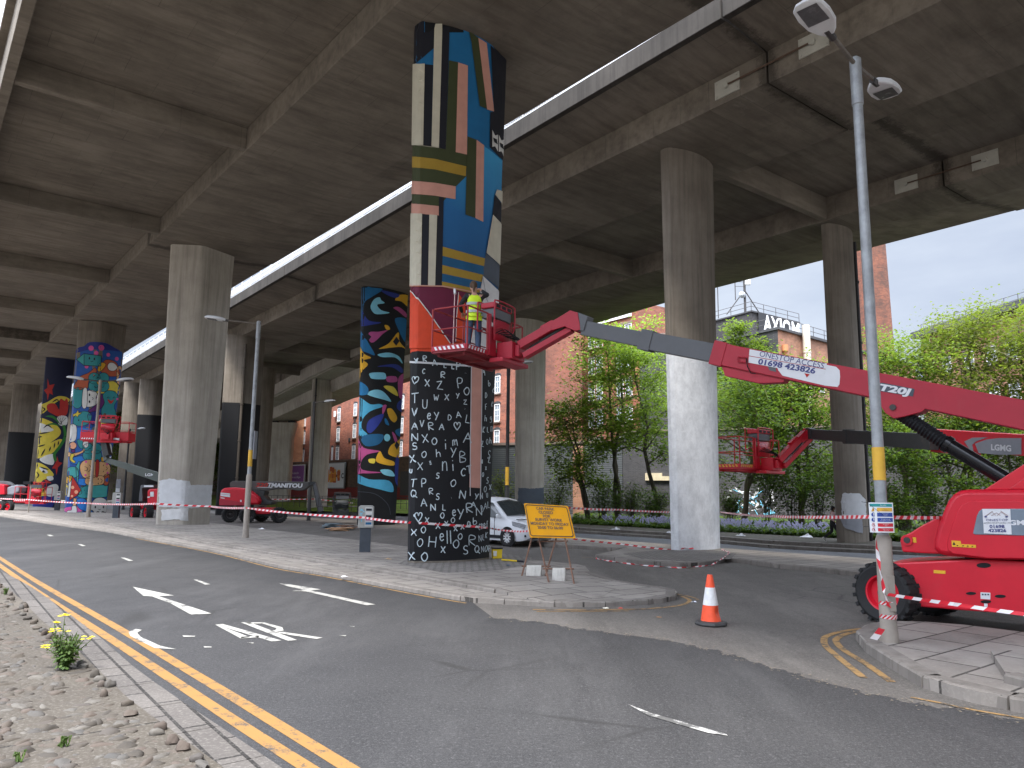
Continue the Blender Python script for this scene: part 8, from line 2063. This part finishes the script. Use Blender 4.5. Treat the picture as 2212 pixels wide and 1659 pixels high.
def stone(p, a, b, c, rot):
    ph = rr.uniform(0, 6); ca_, sa_ = cos(rot), sin(rot)
    vs = []
    for v in IV:
        k = 1 + .16 * sin(3 * v.x + ph) + .15 * sin(4.3 * v.y - ph) + .1 * sin(6 * v.z + 2 * ph) + .07 * sin(9 * v.x - 7 * v.y + ph)
        x, y, z = v.x * a * k, v.y * b * k, v.z * c * k
        vs.append((p.x + x * ca_ - y * sa_, p.y + x * sa_ + y * ca_, p.z + z))
    mb.add(vs, IF)
for q in be:                                            # a proud edge row
    if q.y > 16: continue
    if rr.random() < .45: stone(Vector((q.x - .09 + rr.gauss(0, .03), q.y - .07 + rr.gauss(0, .03), .05)), rr.uniform(.035, .068), rr.uniform(.03, .055), rr.uniform(.03, .06), rr.uniform(0, 3))
cnt = 0
while cnt < 1700:
    v, y = rr.uniform(-260, 480), rr.uniform(1275, 1720); q = G(v, y, .04)
    if q.y > 16: continue
    # keep left of the bed edge
    e = min(be, key=lambda b: (b - q).length_squared)
    if (q - e).dot(Vector((-.8, -.6, 0))) < .12: continue
    if any((q - o).length_squared < .0072 for o in pts_[-700:]): continue
    pts_.append(q); cnt += 1; s_ = rr.uniform(.028, .075)
    q = q.copy(); q.z = .02 + rr.uniform(-.018, .008)
    stone(q, s_ * rr.uniform(.9, 1.5), s_ * rr.uniform(.7, 1.0), s_ * rr.uniform(.35, .6), rr.uniform(0, 3))
tag(mb.build('cobblestones', M_stn, smooth=60), 'rounded cobbles set in dusty mortar beside the kerb', None, None, 'stuff')

LW = leafmat('weed_leaves', (.05, .11, .02), (.13, .2, .05), .35); M_petal = paint('yellow_petals', (.8, .62, .01), .6, .1, 9)
def weed(label, p, h, n, seed, flowers=()):
    rr = random.Random(seed); t = thing('weed', label, 'weed', p); st, lf, fl = MB(), MB(), MB(); p = Vector(p); heads = []
    for i in range(n):
        a = rr.uniform(0, 2 * pi); top = p + Vector((cos(a) * h * rr.uniform(.1, .42), sin(a) * h * rr.uniform(.1, .42), h * rr.uniform(.45, .8)))
        if i < len(flowers): top = p + Vector(flowers[i])
        mid = p.lerp(top, .5) + Vector((rr.gauss(0, .02), rr.gauss(0, .02), .04)); st.tube([p + Vector((rr.gauss(0, .02), rr.gauss(0, .02), 0)), mid, top], [.006, .005, .003], 5)
        for k in range(16):
            f = rr.uniform(.05, .92); c = p.lerp(mid, f * 2) if f < .5 else mid.lerp(top, f * 2 - 1); b = rr.uniform(0, 2 * pi); ln = h * rr.uniform(.12, .22) * (1.15 - f * .6)
            d = Vector((cos(b), sin(b), rr.uniform(.0, .8))).normalized(); s_ = Vector((-sin(b), cos(b), 0)); w_ = ln * .16
            for j in range(4):                          # lobed leaf
                q0, q1 = c + d * ln * j / 4, c + d * ln * (j + 1) / 4 + Vector((0, 0, -.01 * j)); lf.add([q0, q0.lerp(q1, .6) + s_ * w_ * (1.5 - .2 * j), q1, q0.lerp(q1, .6) - s_ * w_ * (1.5 - .2 * j)], [(0, 1, 2, 3)])
        if i < len(flowers): heads.append(top)
    st.build('stem', LW, t); lf.build('leaves', LW, t)
    for c in heads:
        fl = MB()
        for j in range(rr.randint(2, 4)):
            o = c + Vector((rr.gauss(0, .026), rr.gauss(0, .026), rr.uniform(0, .03))); r = rr.uniform(.022, .032)
            for k in range(11):
                a = 2 * pi * k / 11; e = Vector((cos(a), sin(a), .1)); s_ = Vector((-sin(a), cos(a), 0)); fl.add([o, o + e * r * .7 + s_ * r * .2, o + e * r * 1.25, o + e * r * .7 - s_ * r * .2], [(0, 1, 2, 3)])
            fl.lathe([(r * .45, .0), (r * .4, .008), (r * .1, .011)], 8, 0, o)
        fl.build('flower_head', M_petal, t)
    return t
wp = G(138, 1446, .04); k_ = 8.0 / 1620
fo = lambda x, y: ((x - 138) * k_, random.Random(x).uniform(-.05, .1), (1446 - y) * k_ * .98)
weed('ragged green weed with bright yellow daisy flowers at the kerb edge', wp, 0.54, 26, 5, [fo(119, 1336), fo(109, 1348), fo(115, 1373), fo(101, 1368), fo(105, 1404), fo(97, 1400), fo(180, 1380), fo(192, 1382)])
weed('small weed seedling among the cobbles below the flowering weed', G(133, 1612, .04), .1, 5, 6)
weed('tiny weed seedling in the bottom left corner of the cobbles', G(38, 1645, .04), .08, 5, 7)
for i, (v, y, wd) in enumerate(((12, 1284, 'at the far end of the cobbled strip'),)): weed('low green weed tuft ' + wd, G(v, y, .04), .16, 5, 9 + i)
